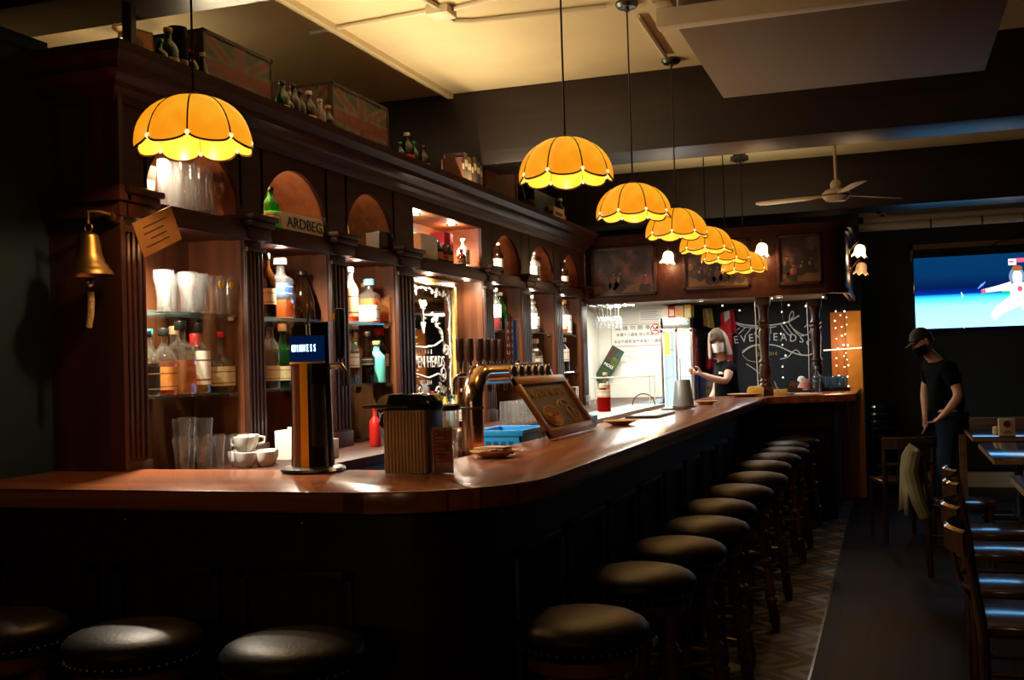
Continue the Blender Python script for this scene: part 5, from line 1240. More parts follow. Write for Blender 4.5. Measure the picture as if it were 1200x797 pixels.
# tablet / drip mat, shaker, cheese block
m = MB(); m.bx(-.10, .10, -.28, .28, 0, .012); m.mi = 1; m.bx(-.085, .085, -.26, .26, .012, .0135)
o = m.build('bar_mat', ['black', 'darksteel'], bevel=.003); o.location = (-1.42, 6.75, zb); tag(o, 'flat black bar mat on the bar beyond the empty plate', 'mat')
m = MB(); m.bx(-.09, .09, -.2, .2, 0, .01); o = m.build('bar_mat', 'darksteel', bevel=.003); o.location = (-1.42, 7.72, zb); tag(o, 'dark mat under the grey shaker', 'mat')
sk = thing('shaker', 'grey metal shaker tin standing upside down on the dark mat', 'shaker', (-1.37, 7.62, zb+.0105))
MB().lathe([(0, 0), (.074, 0), (.075, .006), (.052, .185), (.047, .192), (0, .192)], seg=26).build('tin', pbr('brushed_tin', (.30, .38, .44), .4, .35), sk); MB().lathe([(.0752, .002), (.078, .004), (.078, .010), (.0748, .012)], seg=26).build('rim', 'steel', sk)
m = MB(); m.prism([(-.07, 0), (.07, 0), (.075, .06), (.05, .085), (-.06, .08), (-.075, .05)], .12, XZ(.06)); m.mi = 1; m.bx(-.06, .05, -.062, -.0605, .01, .07)
o = m.build('snack_bag', ['labelc', 'yellow'], bevel=.012); o.location = (-1.14, 9.98, zb); tag(o, 'crumpled tan snack packet next to the nearer turned post', 'packet')

# items on the far counter block
FC = zb
def far(name, lb, cat, m, mats, loc, rz=0, bevel=0, group=None):
    o = m.build(name, mats, bevel=bevel); o.location = loc; o.rotation_euler = (0, 0, rz); return tag(o, lb, cat, group)
m = MB(); m.bx(-.06, .06, -.05, .05, 0, .05); m.mi = 1; m.bx(-.05, .05, -.0505, -.05, .012, .04); far('card_box', 'small bright yellow box right of the nearer turned post', 'box', m, ['yellow', 'labelc'], (-.93, 10.0, FC), .1, .003)
m = MB(); m.bx(-.045, .045, -.004, .004, 0, .14); m.mi = 1; m.bx(-.035, .035, -.0055, -.004, .015, .125); o = far('tablet', 'tilted small tablet leaning behind the yellow box', 'tablet', m, ['black', 'tan'], (-.89, 10.35, FC), .2); o.rotation_euler = (.25, .45, .2)
m = MB(); m.tube([(0, 0, .006), (-.04, 0, .06), (-.06, 0, .12)], [.004, .006, .004], 6); m.tube([(0, 0, .006), (.08, .0, .012)], .004, 6); far('white_cable', 'short white charging cable rising beside the yellow box', 'cable', m, 'white', (-.93, 10.12, FC))
m = MB(); m.bx(-.12, .12, -.09, .09, 0, .03); m.bx(-.11, .05, -.08, .08, .03, .05); m.mi = 1; m.bx(-.11, .11, -.091, -.09, .005, .012); far('payment_terminal', 'flat black device with pale edge in the middle of the far counter', 'device', m, ['black', 'white'], (-.80, 10.35, FC), 0, .004)
m = MB(); m.bx(-.10, .10, -.06, .06, 0, .012); m.mi = 1; m.bx(-.11, .10, -.06, .06, .012, .03); far('book', 'stack of tan and purple booklets behind the black device', 'book', m, ['tan', 'pink'], (-.83, 10.75, FC), .1)
m = MB(); m.lathe([(0, 0), (.045, 0), (.06, .05), (.058, .11), (.045, .135), (.02, .145), (0, .146)], seg=24, flat=.7); m.mi = 1; m.lathe([(.0605, .03), (.0607, .04)], seg=24, flat=.7); far('white_pot', 'rounded white ceramic holder on the far counter', 'holder', m, ['white', 'paper'], (-.82, 11.0, FC))
cupm = MB(); cupm.lathe([(0, .0), (.035, 0), (.044, .13), (.046, .133), (.043, .133), (.034, .006), (0, .006)], seg=22); cupm.mi = 1; cupm.lathe([(.0392, .04), (.0425, .1)], seg=22)
far('paper_cup', 'pink and white printed paper cup on the far counter', 'cup', cupm, ['paper', 'pink'], (-.735, 10.3, FC))
m = MB(); m.bx(-.12, .12, -.08, .08, 0, .004); m.bx(-.1, .08, -.06, .07, .004, .008); far('paper_sheet', 'white papers lying under the printed cup', 'paper', m, ['paper'], (-.70, 10.12, FC), .1)
m = MB(); m.bx(-.08, .08, -.06, .06, 0, .008); m.mi = 1; m.bx(-.07, .07, -.05, .05, .008, .0095); far('red_folder', 'small red folder lying right of the printed cup', 'folder', m, ['red', 'redcloth'], (-.60, 10.2, FC), -.1)
m = MB(); m.bx(-.13, .13, -.10, .10, 0, .012)
for a in ((-.13, .13, -.10, -.09), (-.13, .13, .09, .10), (-.13, -.12, -.10, .10), (.12, .13, -.10, .10)): m.bx(*a, .012, .03)
far('wooden_tray', 'brown wooden tray holding the blue glasses', 'tray', m, ['cab'], (-.50, 10.95, FC), 0, .002)
gb = None
for k, (x, y, lb) in enumerate(((-.59, 10.90, 'left front'), (-.52, 10.90, 'middle front'), (-.45, 10.91, 'right front'), (-.57, 10.98, 'left back'), (-.50, 10.99, 'middle back'), (-.43, 10.99, 'right back'))):
    if gb is None: gb = tumbler('blue_tumbler', [(0, .004), (.03, 0), (.032, .006), (.036, .125), (.034, .125), (.03, .01), (0, .01)], (x, y, FC+.0125), 'pale blue glass in the tray, %s' % lb, 'pale blue glasses in the tray', 'gblue')
    else: dup(gb, (x, y, FC+.0125), 'pale blue glass in the tray, %s' % lb)
bottle('round', -.66, 10.75, FC, .24, .075, 'gblue', None, 0, None, 'bluecap', 'pale blue bottle between the printed cup and the farther post', None)

# ------------------------------------------------------------------ bell, note
bl = thing('ships_bell', 'brass bell with rope hanging from the cabinet end', 'bell', (-2.70, 3.22, 1.87))
MB().lathe([(0, .095), (.02, .095), (.034, .085), (.04, .06), (.046, .02), (.058, -.015), (.066, -.022), (.068, -.03), (.074, -.036), (.084, -.05), (.086, -.058), (.08, -.058), (.05, -.01), (.036, .06), (0, .085)], seg=36).build('bell_body', 'oldbrass', bl)
MB().ball((0, 0, -.085), .019, 14).build('clapper', 'steel', bl)
m = MB(); m.tube([(.015*cos(a*pi/8), 0, .112+.015*sin(a*pi/8)) for a in range(17)], .004, 8); m.build('ring', 'oldbrass', bl)
m = MB(); m.lathe([(0, 0), (.03, 0), (.032, .01), (.02, .02), (.024, .03), (.014, .036), (0, .036)], (.045, .098, .165), 20, Matrix.Rotation(pi/2, 4, 'X')); m.tube([(.045, .06, .165), (.03, .02, .17), (.0, .0, .172), (0, 0, .125)], .007, 8); m.build('bracket', 'oldbrass', bl)
m = MB(); m.tube([(0, 0, -.10), (.0, 0, -.118)], .004, 6); m.build('shackle', 'oldbrass', bl)
m = MB(); m.tube([(.004, 0, -.118), (.005, 0, -.15), (.002, 0, -.20), (-.008, .0, -.245)], [.012, .0125, .0125, .012], 12); m.build('pull_rope', 'rope', bl)
nt_ = thing('card_note', 'tilted brown card note taped on the first fluted pillar', 'note', (-2.60, 3.48, 1.99))
R_ = Matrix.Rotation(radians(24), 3, 'X')
m = MB(); m.box((0, 0, 0), (.003, .215, .135), R_); m.build('card', 'kraft', nt_)
m = MB()
for k in range(4): m.box(R_ @ Vector((.0017, .0-.015*(k % 2), .035-.024*k)), (.0008, .13-.02*(k % 3), .005), R_)
m.build('handwriting', 'labelb', nt_); nt_.rotation_euler = (0, 0, radians(-8))
MB().box((-.03, .0, .05), (.06, .02, .03)).build('tape', 'labelc', nt_)

# ------------------------------------------------------------------ on top of the cabinet
zt = 2.633
def trunk(x0, x1, y0, y1, h, label):
    t = thing('flag_trunk', label, 'trunk', ((x0+x1)/2, (y0+y1)/2, zt), 0, 'old trunks painted with union flags')
    MB().bx(x0, x1, y0, y1, zt, zt+h).build('casing', 'chest', t, world=True, bevel=.006)
    m = MB(); w = .012
    for (a, b, c, d) in ((y0, y1, zt, zt+.02), (y0, y1, zt+h-.02, zt+h), (y0, y0+.02, zt, zt+h), (y1-.02, y1, zt, zt+h)): m.bx(x1-.01, x1+w*.6, a, b, c, d)
    m.build('edge_trim', 'chest', t, world=True, bevel=.002)
    def flag(P, W, Hh, nm):
        m = MB(); m.mi = 1; m.quad(P(0, 0, 0), P(W, 0, 0), P(W, Hh, 0), P(0, Hh, 0))
        def band(p, q, w, lv, mi):
            p, q = Vector((*p, 0)), Vector((*q, 0)); d = (q-p).normalized(); n = Vector((-d.y, d.x, 0))*w/2; m.mi = mi
            pts = [p-n, q-n, q+n, p+n]
            # clip to the panel
            poly = [(v.x, v.y) for v in pts]
            for ax, lim, sgn in ((0, 0, 1), (0, W, -1), (1, 0, 1), (1, Hh, -1)):
                out = []
                for i in range(len(poly)):
                    A, B = poly[i-1], poly[i]; da, db = sgn*(A[ax]-lim), sgn*(B[ax]-lim)
                    if da >= 0 and db >= 0: out.append(B)
                    elif da >= 0 or db >= 0:
                        k = da/(da-db); C = (A[0]+(B[0]-A[0])*k, A[1]+(B[1]-A[1])*k); out.append(C)
                        if db >= 0: out.append(B)
                poly = out
            if len(poly) > 2: m.quad(*[P(a, b, lv) for a, b in poly])
        for (a, b) in (((-W*.1, -Hh*.1), (W*1.1, Hh*1.1)), ((-W*.1, Hh*1.1), (W*1.1, -Hh*.1))): band(a, b, Hh*.24, 1+.5*(a[1] > 0), 2)
        for (a, b) in (((-W*.1, -Hh*.1), (W*1.1, Hh*1.1)), ((-W*.1, Hh*1.1), (W*1.1, -Hh*.1))): band(a, b, Hh*.08, 2+.5*(a[1] > 0), 0)
        band((W/2, 0), (W/2, Hh), Hh*.34, 3, 2); band((0, Hh/2), (W, Hh/2), Hh*.34, 3.5, 2)
        band((W/2, 0), (W/2, Hh), Hh*.21, 4.5, 0); band((0, Hh/2), (W, Hh/2), Hh*.21, 5, 0)
        m.build(nm, ['flagred', 'flagblue', 'flagwhite'], t, world=True)
    flag(lambda a, b, l: (x1+.003+.0006*l, y0+.02+a, zt+.02+b), y1-y0-.04, h-.04, 'painted_flag')
    flag(lambda a, b, l: (x0+.02+a, y0-.001-.0006*l, zt+.02+b), x1-x0-.04, h-.04, 'painted_flag')
trunk(-3.03, -2.75, 4.015, 4.58, .305, 'old trunk with a faded union flag nearest the viewer on top of the cabinet')
trunk(-3.03, -2.75, 5.17, 5.865, .345, 'old trunk with a faded union flag against the thick beam on top of the cabinet')
GT = 'bottles standing on top of the cabinet'
top = [(3.60, .16, .07, 'gbrown', 'labelc', 'green', 'round', 'pale labelled bottle behind the orange picture on top of the cabinet'),
       (3.655, .22, .085, 'ggreen', 'labelc', 'yellow', 'wine', 'green bottle with yellow label left of the dark tube on top of the cabinet'),
       (3.80, .17, .065, 'gbrown', 'red', 'red', 'wine', 'dark bottle with red neck and red label on top of the cabinet'),
       (3.885, .18, .06, 'gbrown', 'labelb', 'labelw', 'cone', 'dark bottle with pale pointed neck against the first trunk'),
       (4.52, .21, .07, 'ggreen', 'labelc', 'black', 'wine', 'green bottle beside the right side of the first trunk'),
       (4.575, .17, .06, 'ggreen', 'labelw', 'labelw', 'round', 'short bottle with white cap next to the first trunk'),
       (4.62, .22, .07, 'gbrown', 'labelb', 'black', 'wine', 'tall black bottle between the two trunks'),
       (4.68, .20, .065, 'gbrown', 'labelb', 'black', 'wine', 'slightly shorter black bottle between the two trunks'),
       (4.77, .22, .075, 'gbrown', 'labelc', 'labelw', 'wine', 'dark bottle with round cream label and white neck between the trunks'),
       (4.88, .205, .065, 'bglass', 'labelbr', 'labelw', 'wine', 'slim bottle with long white neck seal between the trunks'),
       (4.965, .19, .07, 'gbrown', 'labelo', 'labelo', 'round', 'bottle with orange cap and orange label at the left of the second trunk'),
       (5.83, .16, .06, 'ggreen', 'labelw', 'green', 'wine', 'small green bottle beside the second trunk near the beam'),
       (5.93, .235, .085, 'gbrown', 'red', 'labelw', 'wine', 'bottle with red label and white band near the thick beam'),
       (6.03, .20, .07, 'ggreen', None, 'green', 'wine', 'plain green bottle behind the red labelled one near the thick beam'),
       (6.17, .20, .08, 'gbrown', 'labelc', 'black', 'wine', 'bottle with cream label at the right of the group near the thick beam'),
       (8.06, .26, .085, 'ggreen', 'labelc', 'green', 'wine', 'green bottle beside the red board on top of the cabinet'),
       (9.12, .27, .10, 'gbrown', 'red', 'labelw', 'wine', 'dark bottle with red and white label near the far end of the cabinet top')]
for (y, h, w, g_, l_, c_, k_, lb) in top: bottle(k_, -2.72, y*1.0226, zt, h, w, g_, None, 0, l_, c_, lb, GT, (.08, .42))
m = MB(); m.bx(-2.70, -2.64, 3.19, 3.225, zt, 2.83)
m = MB(); m.bx(-2.665, -2.625, 3.385, 3.415, zt, 2.829); m.bx(-2.67, -2.62, 3.38, 3.42, zt, zt+.012)
tag(m.build('wooden_strut', 'cab'), 'dark wooden strut from the cabinet corner up to the beam', 'strut')
m = MB(); m.bx(-.006, .006, -.06, .06, 0, .17); m.mi = 1; m.bx(.006, .0075, -.05, .05, .01, .16); m.mi = 2; m.ball((.007, -.01, .11), .022, 10, (.15, 1, 1.3)); m.prism([(-.035, .02), (.03, .02), (.02, .08), (-.03, .08)], .001, YZ(.0075))
o = m.build('orange_picture', ['tan', 'labelo', 'labelbr']); o.location = (-2.72, 3.57, zt); o.rotation_euler = (0, -.1, -.3); tag(o, 'small orange portrait picture near the cabinet corner', 'picture')
m = MB(); m.cyl((0, 0, 0), .042, .225, 22); m.mi = 1; m.lathe([(.0425, .03), (.0425, .10)], seg=22); m.mi = 0; m.cyl((0, 0, .225), .04, .012, 22)
o = m.build('gift_tube', ['matblack', 'flagwhite']); o.location = (-2.72, 3.80, zt); tag(o, 'black cylindrical gift tube with pale crest on top of the cabinet', 'tube')
bkc = [(.10, .03, .015), (.09, .05, .04), (.14, .11, .06), (.05, .02, .02), (.12, .04, .02), (.03, .05, .05), (.16, .13, .08)]
y = 6.72
for k in range(7):
    th = .045+.012*(k % 3); h = .19+.02*((k*2) % 3)
    m = MB(); m.bx(-2.76, -2.62, y, y+th-.004, zt, zt+h); m.mi = 1; m.bx(-2.77, -2.63, y+.004, y+th-.008, zt+.004, zt+h-.004); m.mi = 2; m.bx(-2.62, -2.6195, y+.004, y+th-.01, zt+h*.6, zt+h*.8)
    tag(m.build('book', [pbr('book_cloth', bkc[k], .7), 'paper', 'labelc']), '%s dark book in the row on top of the cabinet beyond the beam' % ('leftmost', 'second', 'third', 'fourth', 'fifth', 'sixth', 'rightmost')[k], 'book', 'books on top of the cabinet'); y += th
m = MB(); m.bx(-2.68, -2.65, 7.22, 7.92, zt, zt+.30)
for a in ((7.22, 7.92, zt, zt+.025), (7.22, 7.92, zt+.275, zt+.30), (7.22, 7.245, zt, zt+.3), (7.895, 7.92, zt, zt+.3)): m.bx(-2.65, -2.64, *a)
m.mi = 1; m.prism([(7.4, zt+.06), (7.75, zt+.06), (7.7, zt+.22), (7.57, zt+.25), (7.45, zt+.2)], .001, YZ(-2.65))
tag(m.build('red_board', [pbr('faded_red_board', (.30, .07, .03), .6, noise=.3), 'labelbr']), 'faded red wooden board standing on the cabinet top beyond the beam', 'board')
carton(-2.78, -2.62, 8.28, 8.85, zt, .20, 'black', 'black box with blue picture on top of the cabinet', 'labelblue'); carton(-2.61, -2.56, 8.60, 8.90, zt, .10, 'labelc', 'small cream printed box in front of the black box', 'labelbr')
m = MB(); m.lathe([(0, 0), (.05, 0), (.075, .03), (.08, .07), (.06, .1), (0, .105)], seg=18)
o = m.build('green_jar', 'flagblue'); o.location = (-2.66, 8.20, zt); tag(o, 'small dark green round jar beside the black box on the cabinet top', 'jar')
gl = thing('added_globe_lamp', 'small added globe lamp on the ceiling of the space behind the cabinet', 'lamp', (-3.85, 4.9, 3.18))  # unseen lamp, added to brighten the dim ceiling behind the cabinet
MB().ball((0, 0, 0), .09, 18).build('globe', glow('globe_glass', (1, .78, .48), 2.5), gl); MB().lathe([(0, .17), (.06, .17), (.06, .14), (.03, .12), (.03, .08), (0, .08)], seg=18).build('base', 'oldbrass', gl)
lamp('POINT', 'globe_fill', (-3.85, 4.9, 3.04), 7, (1, .76, .45), gl, .05)
# hidden uplight added on the cabinet top; its lip shapes the ceiling band
cv = thing('added_uplight', 'slim added uplight channel hidden behind the cornice edge on the cabinet top', 'light', (-2.54, 5.3, zt))
m = MB(); m.bx(-2.612, -2.609, 3.7, 7.0, zt, zt+.030); m.bx(-2.592, -2.59, 3.7, 7.0, zt, zt+.003); m.bx(-2.612, -2.59, 3.7, 7.0, zt, zt+.002); m.build('channel', 'cab', cv, world=True)
lamp('AREA', 'ceiling_fill_strip', (-2.599, 5.35, zt+.004), 34, (1, .80, .48), cv, .006, (pi, radians(38), 0), sizey=3.2)
cv2 = thing('added_uplight', 'slim added uplight channel hidden on top of the painted canopy', 'light', (-1.5, 9.97, 2.60))  # second hidden uplight, added to brighten the ceiling between the beams
m = MB(); m.bx(-2.3, -.6, 9.95, 9.99, 2.601, 2.606); m.build('channel', 'cab', cv2, world=True)
lamp('AREA', 'canopy_fill_strip', (-1.45, 9.97, 2.612), 9, (1, .80, .48), cv2, 1.6, (pi, 0, 0), sizey=.02)

# ------------------------------------------------------------------ right side of the room
fan = thing('ceiling_fan', 'cream three-bladed ceiling fan hanging between the dark beams', 'fan', (-.368, 9.36, 2.75))
MB().tube([(0, 0, .10), (0, 0, .60)], .013, 10).build('rod', 'cream', fan)
MB().lathe([(0, .6), (.05, .6), (.05, .57), (.02, .54), (0, .54)], seg=20).build('ceiling_cup', 'cream', fan)
MB().ball((0, 0, .085), .048, 16).build('ball_joint', 'cream', fan)
m = MB(); m.lathe([(0, .055), (.05, .055), (.09, .04), (.112, .02), (.116, .0), (.114, -.01), (.095, -.03), (.08, -.045), (0, -.05)], seg=32); m.build('motor', 'cream', fan)
MB().lathe([(.117, .004), (.1185, .002), (.1185, -.006), (.117, -.008)], seg=32).build('band', 'black', fan)
for k in range(3):
    a = radians((172, 296, 52)[k]-8)
    m = MB(); q = Matrix.Rotation(a, 4, 'Z') @ Matrix.Rotation(radians(9), 4, 'X')
    m.prism([(.09, -.02), (.17, -.03), (.25, -.058), (.62, -.062), (.68, -.045), (.70, 0), (.68, .045), (.62, .055), (.25, .05), (.17, .028), (.09, .02)], .006, q)
    m.build('blade', 'cream', fan, bevel=.002)
# cream rolled screens and louvre below the far beam
pp_ = thing('pipe_bundle', 'two long cream pipes strapped together under the far beam', 'pipes', (.6, 12.4, 2.80))
MB().tube([(-.30, 12.40, 2.80), (3.05, 12.40, 2.80)], .045, 18).build('lower_pipe', 'cream', pp_, world=True)
MB().tube([(-.22, 12.45, 2.875), (3.05, 12.45, 2.875)], .04, 18).build('upper_pipe', 'cream', pp_, world=True)
for x in (.45, .95, 1.35): MB().lathe([(.0455, 0), (.048, .0), (.048, .016), (.0455, .016)], (x, 12.40, 2.80), 18, Matrix.Rotation(pi/2, 4, 'Y')).build('strap', 'black', pp_, world=True)
lv = thing('louvre_grille', 'cream louvred air grille above the pipes on the back wall', 'grille', (.6, 12.5, 2.92))
m = MB()
for k in range(6): m.box((1.55, 12.55, 2.935+.018*k), (3.0, .03, .007), Matrix.Rotation(.5, 3, 'X'))
m.build('slats', 'cream', lv, world=True); m = MB(); m.bx(.05, 3.05, 12.57, 12.598, 2.915, 3.06); m.bx(.02, .05, 12.53, 12.598, 2.915, 3.06); m.build('frame', 'cream', lv, world=True)
m = MB(); m.prism([(-.40, 2.96), (-.10, 2.97), (-.02, 2.90), (-.14, 2.89)], .05, XZ(12.5)); m.tube([(-.06, 12.44, 2.93), (.0, 12.44, 2.96), (.03, 12.44, 2.86)], .01, 6)
tag(m.build('screen_bracket', 'cream'), 'angled cream bracket at the left end of the pipes', 'bracket')
m = MB(); m.bx(-.90, -.42, 12.0, 12.018, 2.1, 2.80); struct(m.build('wall_nib', 'cream'))
# tv
tv = thing('television', 'large wall television showing a sports broadcast on blue and cyan', 'television', (.95, 12.5, 1.69))
MB().bx(.262, 1.66, 12.47, 12.54, 1.672, 2.455).build('casing', 'blackgloss', tv, world=True, bevel=.006)
MB().bx(.7, 1.2, 12.54, 12.6, 1.9, 2.2).build('bracket', 'black', tv, world=True)
def tvmat():
    m, nt, out = new_mat('tv_picture'); e = nt.nodes.new('ShaderNodeEmission'); e.inputs['Strength'].default_value = 4
    tc = nt.nodes.new('ShaderNodeTexCoord'); sx = nt.nodes.new('ShaderNodeSeparateXYZ'); nt.links.new(tc.outputs['Object'], sx.inputs[0])
    mr = nt.nodes.new('ShaderNodeMapRange'); mr.inputs['From Min'].default_value = 1.69-1.69; mr.inputs['From Max'].default_value = .755; nt.links.new(sx.outputs['Z'], mr.inputs[0])
    r = nt.nodes.new('ShaderNodeValToRGB'); el = r.color_ramp.elements
    el[0].position = 0; el[0].color = (.17, .5, 1, 1); el[1].position = 1; el[1].color = (.0004, .011, .034, 1)
    for p, c in ((.30, (.13, .48, .9)), (.42, (.02, .25, .42)), (.455, (.005, .14, .28)), (.475, (.0, .008, .10)), (.56, (.0004, .003, .024)), (.75, (.0004, .010, .036))):
        q = el.new(p); q.color = (*c, 1)
    nt.links.new(mr.outputs[0], r.inputs[0]); nt.links.new(r.outputs[0], e.inputs[0]); nt.links.new(e.outputs[0], out.inputs[0]); return m
m = MB(); m.quad((.275-.95, 12.4685-12.5, 0), (1.645-.95, 12.4685-12.5, 0), (1.645-.95, 12.4685-12.5, .755), (.275-.95, 12.4685-12.5, .755))
sc_ = m.build('screen', tvmat(), tv)
m = MB(); X0 = -.95; yv = 12.467
def P3(pts): return [(x, z) for x, z in pts]
def blob(cx, cz, rx, rz, mi, n=18, lv=0): m.mi = mi; m.prism([(cx+rx*cos(2*pi*k/n), cz+rz*sin(2*pi*k/n)) for k in range(n)], .0005, XZ(yv-.0006*lv))
def limb(pts, r, mi, lv=0):
    m.mi = mi; m.tube([(a, yv-.0006*lv, b) for a, b in pts], r, 6)
blob(1.275, 2.20, .075, .095, 0); blob(1.28, 2.19, .045, .08, 1, lv=1); blob(1.28, 2.285, .05, .03, 2, lv=2)
limb([(1.22, 2.10), (1.10, 2.085), (1.0, 2.07), (.95, 2.065)], [.05, .03, .022, .018], 1, 1); limb([(.97, 2.065), (.93, 2.055)], .022, 3, 2)
m.mi = 1; m.prism([(1.20, 2.12), (1.36, 2.14), (1.40, 1.90), (1.22, 1.88)], .0005, XZ(yv-.001)); limb([(1.25, 1.95), (1.10, 1.86), (1.03, 1.78)], [.07, .05, .035], 1, 1); limb([(1.36, 1.9), (1.45, 1.75), (1.5, 1.70)], [.06, .045, .03], 1, 1)
blob(1.30, 2.07, .025, .03, 3, lv=4); m.mi = 4
for k in range(3): limb([(.90+.018*k, 2.09+.012*k), (.935+.018*k, 2.135+.012*k)], .005, 4)
limb([(.735, 2.06), (.745, 2.03), (.75, 2.01)], .005, 1); blob(1.18, 2.045, .05, .02, 5)
m.mi = 1; m.prism([(1.20, 2.32), (1.275, 2.32), (1.275, 2.385), (1.20, 2.385)], .0005, XZ(yv-.002)); m.mi = 3; m.prism([(1.278, 2.345), (1.40, 2.345), (1.40, 2.39), (1.278, 2.39)], .0005, XZ(yv-.002)); m.prism([(1.205, 2.345), (1.25, 2.345), (1.25, 2.365), (1.205, 2.365)], .0005, XZ(yv-.0028))
m.build('picture_figures', [glow('tv_grey', (.25, .4, .6), 1), glow('tv_white', (1, 1, 1), 1.7), glow('tv_brown', (.5, .15, .04), 1), glow('tv_red', (.8, .12, .25), 1.2), glow('tv_blue', (.2, .4, 1), 1.2), glow('tv_green', (.0, .6, .3), 1.2)], tv, world=True, angle=80)
MB().ball((.95-.2, 12.468, 1.683), .004, 6).build('power_light', glow('standby', (.6, .8, 1), 3), tv, world=True)
m = MB(); m.bx(.245, 1.55, 12.58, 12.598, 2.545, 2.60); m.bx(.245, .275, 12.58, 12.598, 2.42, 2.60); struct(m.build('trim_4', 'tan'))
tag(MB().tube([(1.0, 12.55, 2.46), (1.04, 12.55, 2.53), (1.12, 12.55, 2.58), (1.3, 12.55, 2.6), (1.35, 12.55, 2.72)], .006, 6).build('tv_cable', 'black'), 'thin black cable looping above the television', 'cable')
# skirting, plinth and dark step on the back wall
struct(MB().bx(-.40, 3.1, 12.57, 12.6, 0, .17).build('baseboard_back', 'cw'))
struct(MB().bx(-.40, 1.2, 12.56, 12.6, .17, .20).build('trim_5', 'blackgloss'))
m = MB(); m.bx(-.20, .12, 12.35, 12.56, 0, .165); m.mi = 1; m.bx(-.21, .13, 12.34, 12.56, .165, .19); m.bx(-.20, -.08, 12.33, 12.50, .225, .245); m.bx(-.06, .12, 12.33, 12.50, .225, .245); m.mi = 0; m.bx(-.20, .12, 12.34, 12.52, .19, .225)
tag(m.build('step_box', ['black', 'cw'], bevel=.003), 'black box step with pale edge strips against the back wall', 'step')
# stack of black stools with small glints
ss = thing('stacking_stool', 'glossy black round stool, lowest of the stack by the back wall', 'stool', (-.10, 12.15, 0), .2, 'stacked black stools by the back wall')
MB().lathe([(0, .42), (.15, .42), (.155, .43), (.15, .45), (.10, .455), (0, .452)], seg=28).build('seat', 'blackgloss', ss)
for k in range(4):
    a = pi/4+k*pi/2; MB().tube([(.12*cos(a), .12*sin(a), .42), (.19*cos(a), .19*sin(a), 0)], .012, 8).build('leg', 'blackgloss', ss)
for k, nm in enumerate(('second', 'third', 'fourth', 'fifth', 'sixth', 'topmost')): dup(ss, (-.10, 12.15, .075*(k+1)), 'glossy black round stool, %s in the stack by the back wall' % (nm if nm == 'topmost' else nm+' from below'), .2)
m = MB(); m.bx(.02, .42, 12.5, 12.56, .25, 1.5); struct(m.build('trim_6', 'darkwall'))

# tables
def table(x0, x1, y0, y1, label):
    t = thing('pub_table', label, 'table', ((x0+x1)/2, (y0+y1)/2, 0), 0, 'dark pub tables at the right')
    MB().bx(x0, x1, y0, y1, .73, .76).build('tabletop', 'table', t, world=True, bevel=.004)
    m = MB(); m.bx(x0-.002, x0+.012, y0, y1, .722, .75); m.bx(x0, x1, y0-.004, y0+.01, .722, .75); m.build('edge_band', 'tan', t, world=True)
    m = MB(); cx, cy = (x0+x1)/2, (y0+y1)/2; m.build('dummy', 'black') if False else None
    MB().lathe([(0, .02), (.05, .02), (.04, .06), (.035, .4), (.045, .66), (.09, .73), (0, .73)], (cx, cy, 0), 18).build('column', 'black', t, world=True)
    for a in (0, pi/2): MB().box((cx, cy, .02), (.6, .07, .04), Matrix.Rotation(a, 3, 'Z')).build('foot', 'black', t, world=True, bevel=.006)
table(.60, 1.30, 4.9, 6.55, 'dark glossy table nearest the viewer at the right edge, reflecting blue light')
table(.60, 1.30, 7.55, 8.85, 'dark table with light front edge in the middle at the right')
table(.60, 1.40, 9.45, 11.0, 'farthest dark table at the right, holding the menu card')
tcard = thing('table_card', 'upright pale menu card with red print on the farthest table', 'menu card', (.86, 9.56, .761), .1)
MB().bx(-.06, .06, -.02, .02, 0, .135).build('card', 'labelc', tcard, bevel=.003)
m = MB(); m.prism([(.03*cos(k*pi/6), .09+.028*sin(k*pi/6)) for k in range(12)], .001, XZ(-.0205)); m.bx(-.025, .025, -.0212, -.0205, .03, .036); m.bx(-.035, .035, -.0212, -.0205, .018, .024); m.build('red_print', 'flagred', tcard)
MB().tube([(.02, 0, .13), (.03, 0, .16), (.045, 0, .165), (.05, 0, .15)], .0025, 6).build('wire_loop', 'black', tcard)
m = MB(); m.cyl((0, 0, 0), .03, .05, 16); m.lathe([(.03, .05), (.02, .06), (0, .062)], seg=16); o = m.build('sauce_pot', 'labelc'); o.location = (.80, 9.75, .761); tag(o, 'small pale pot beside the menu card on the farthest table', 'pot')
m = MB(); m.bx(.60, 2.6, 11.35, 11.42, .70, .80); m.bx(.60, .66, 11.3, 11.45, 0, .78); m.bx(2.5, 2.56, 11.3, 11.45, 0, .78); tag(m.build('wooden_rail', 'tan'), 'tan wooden rail behind the farthest table', 'rail')

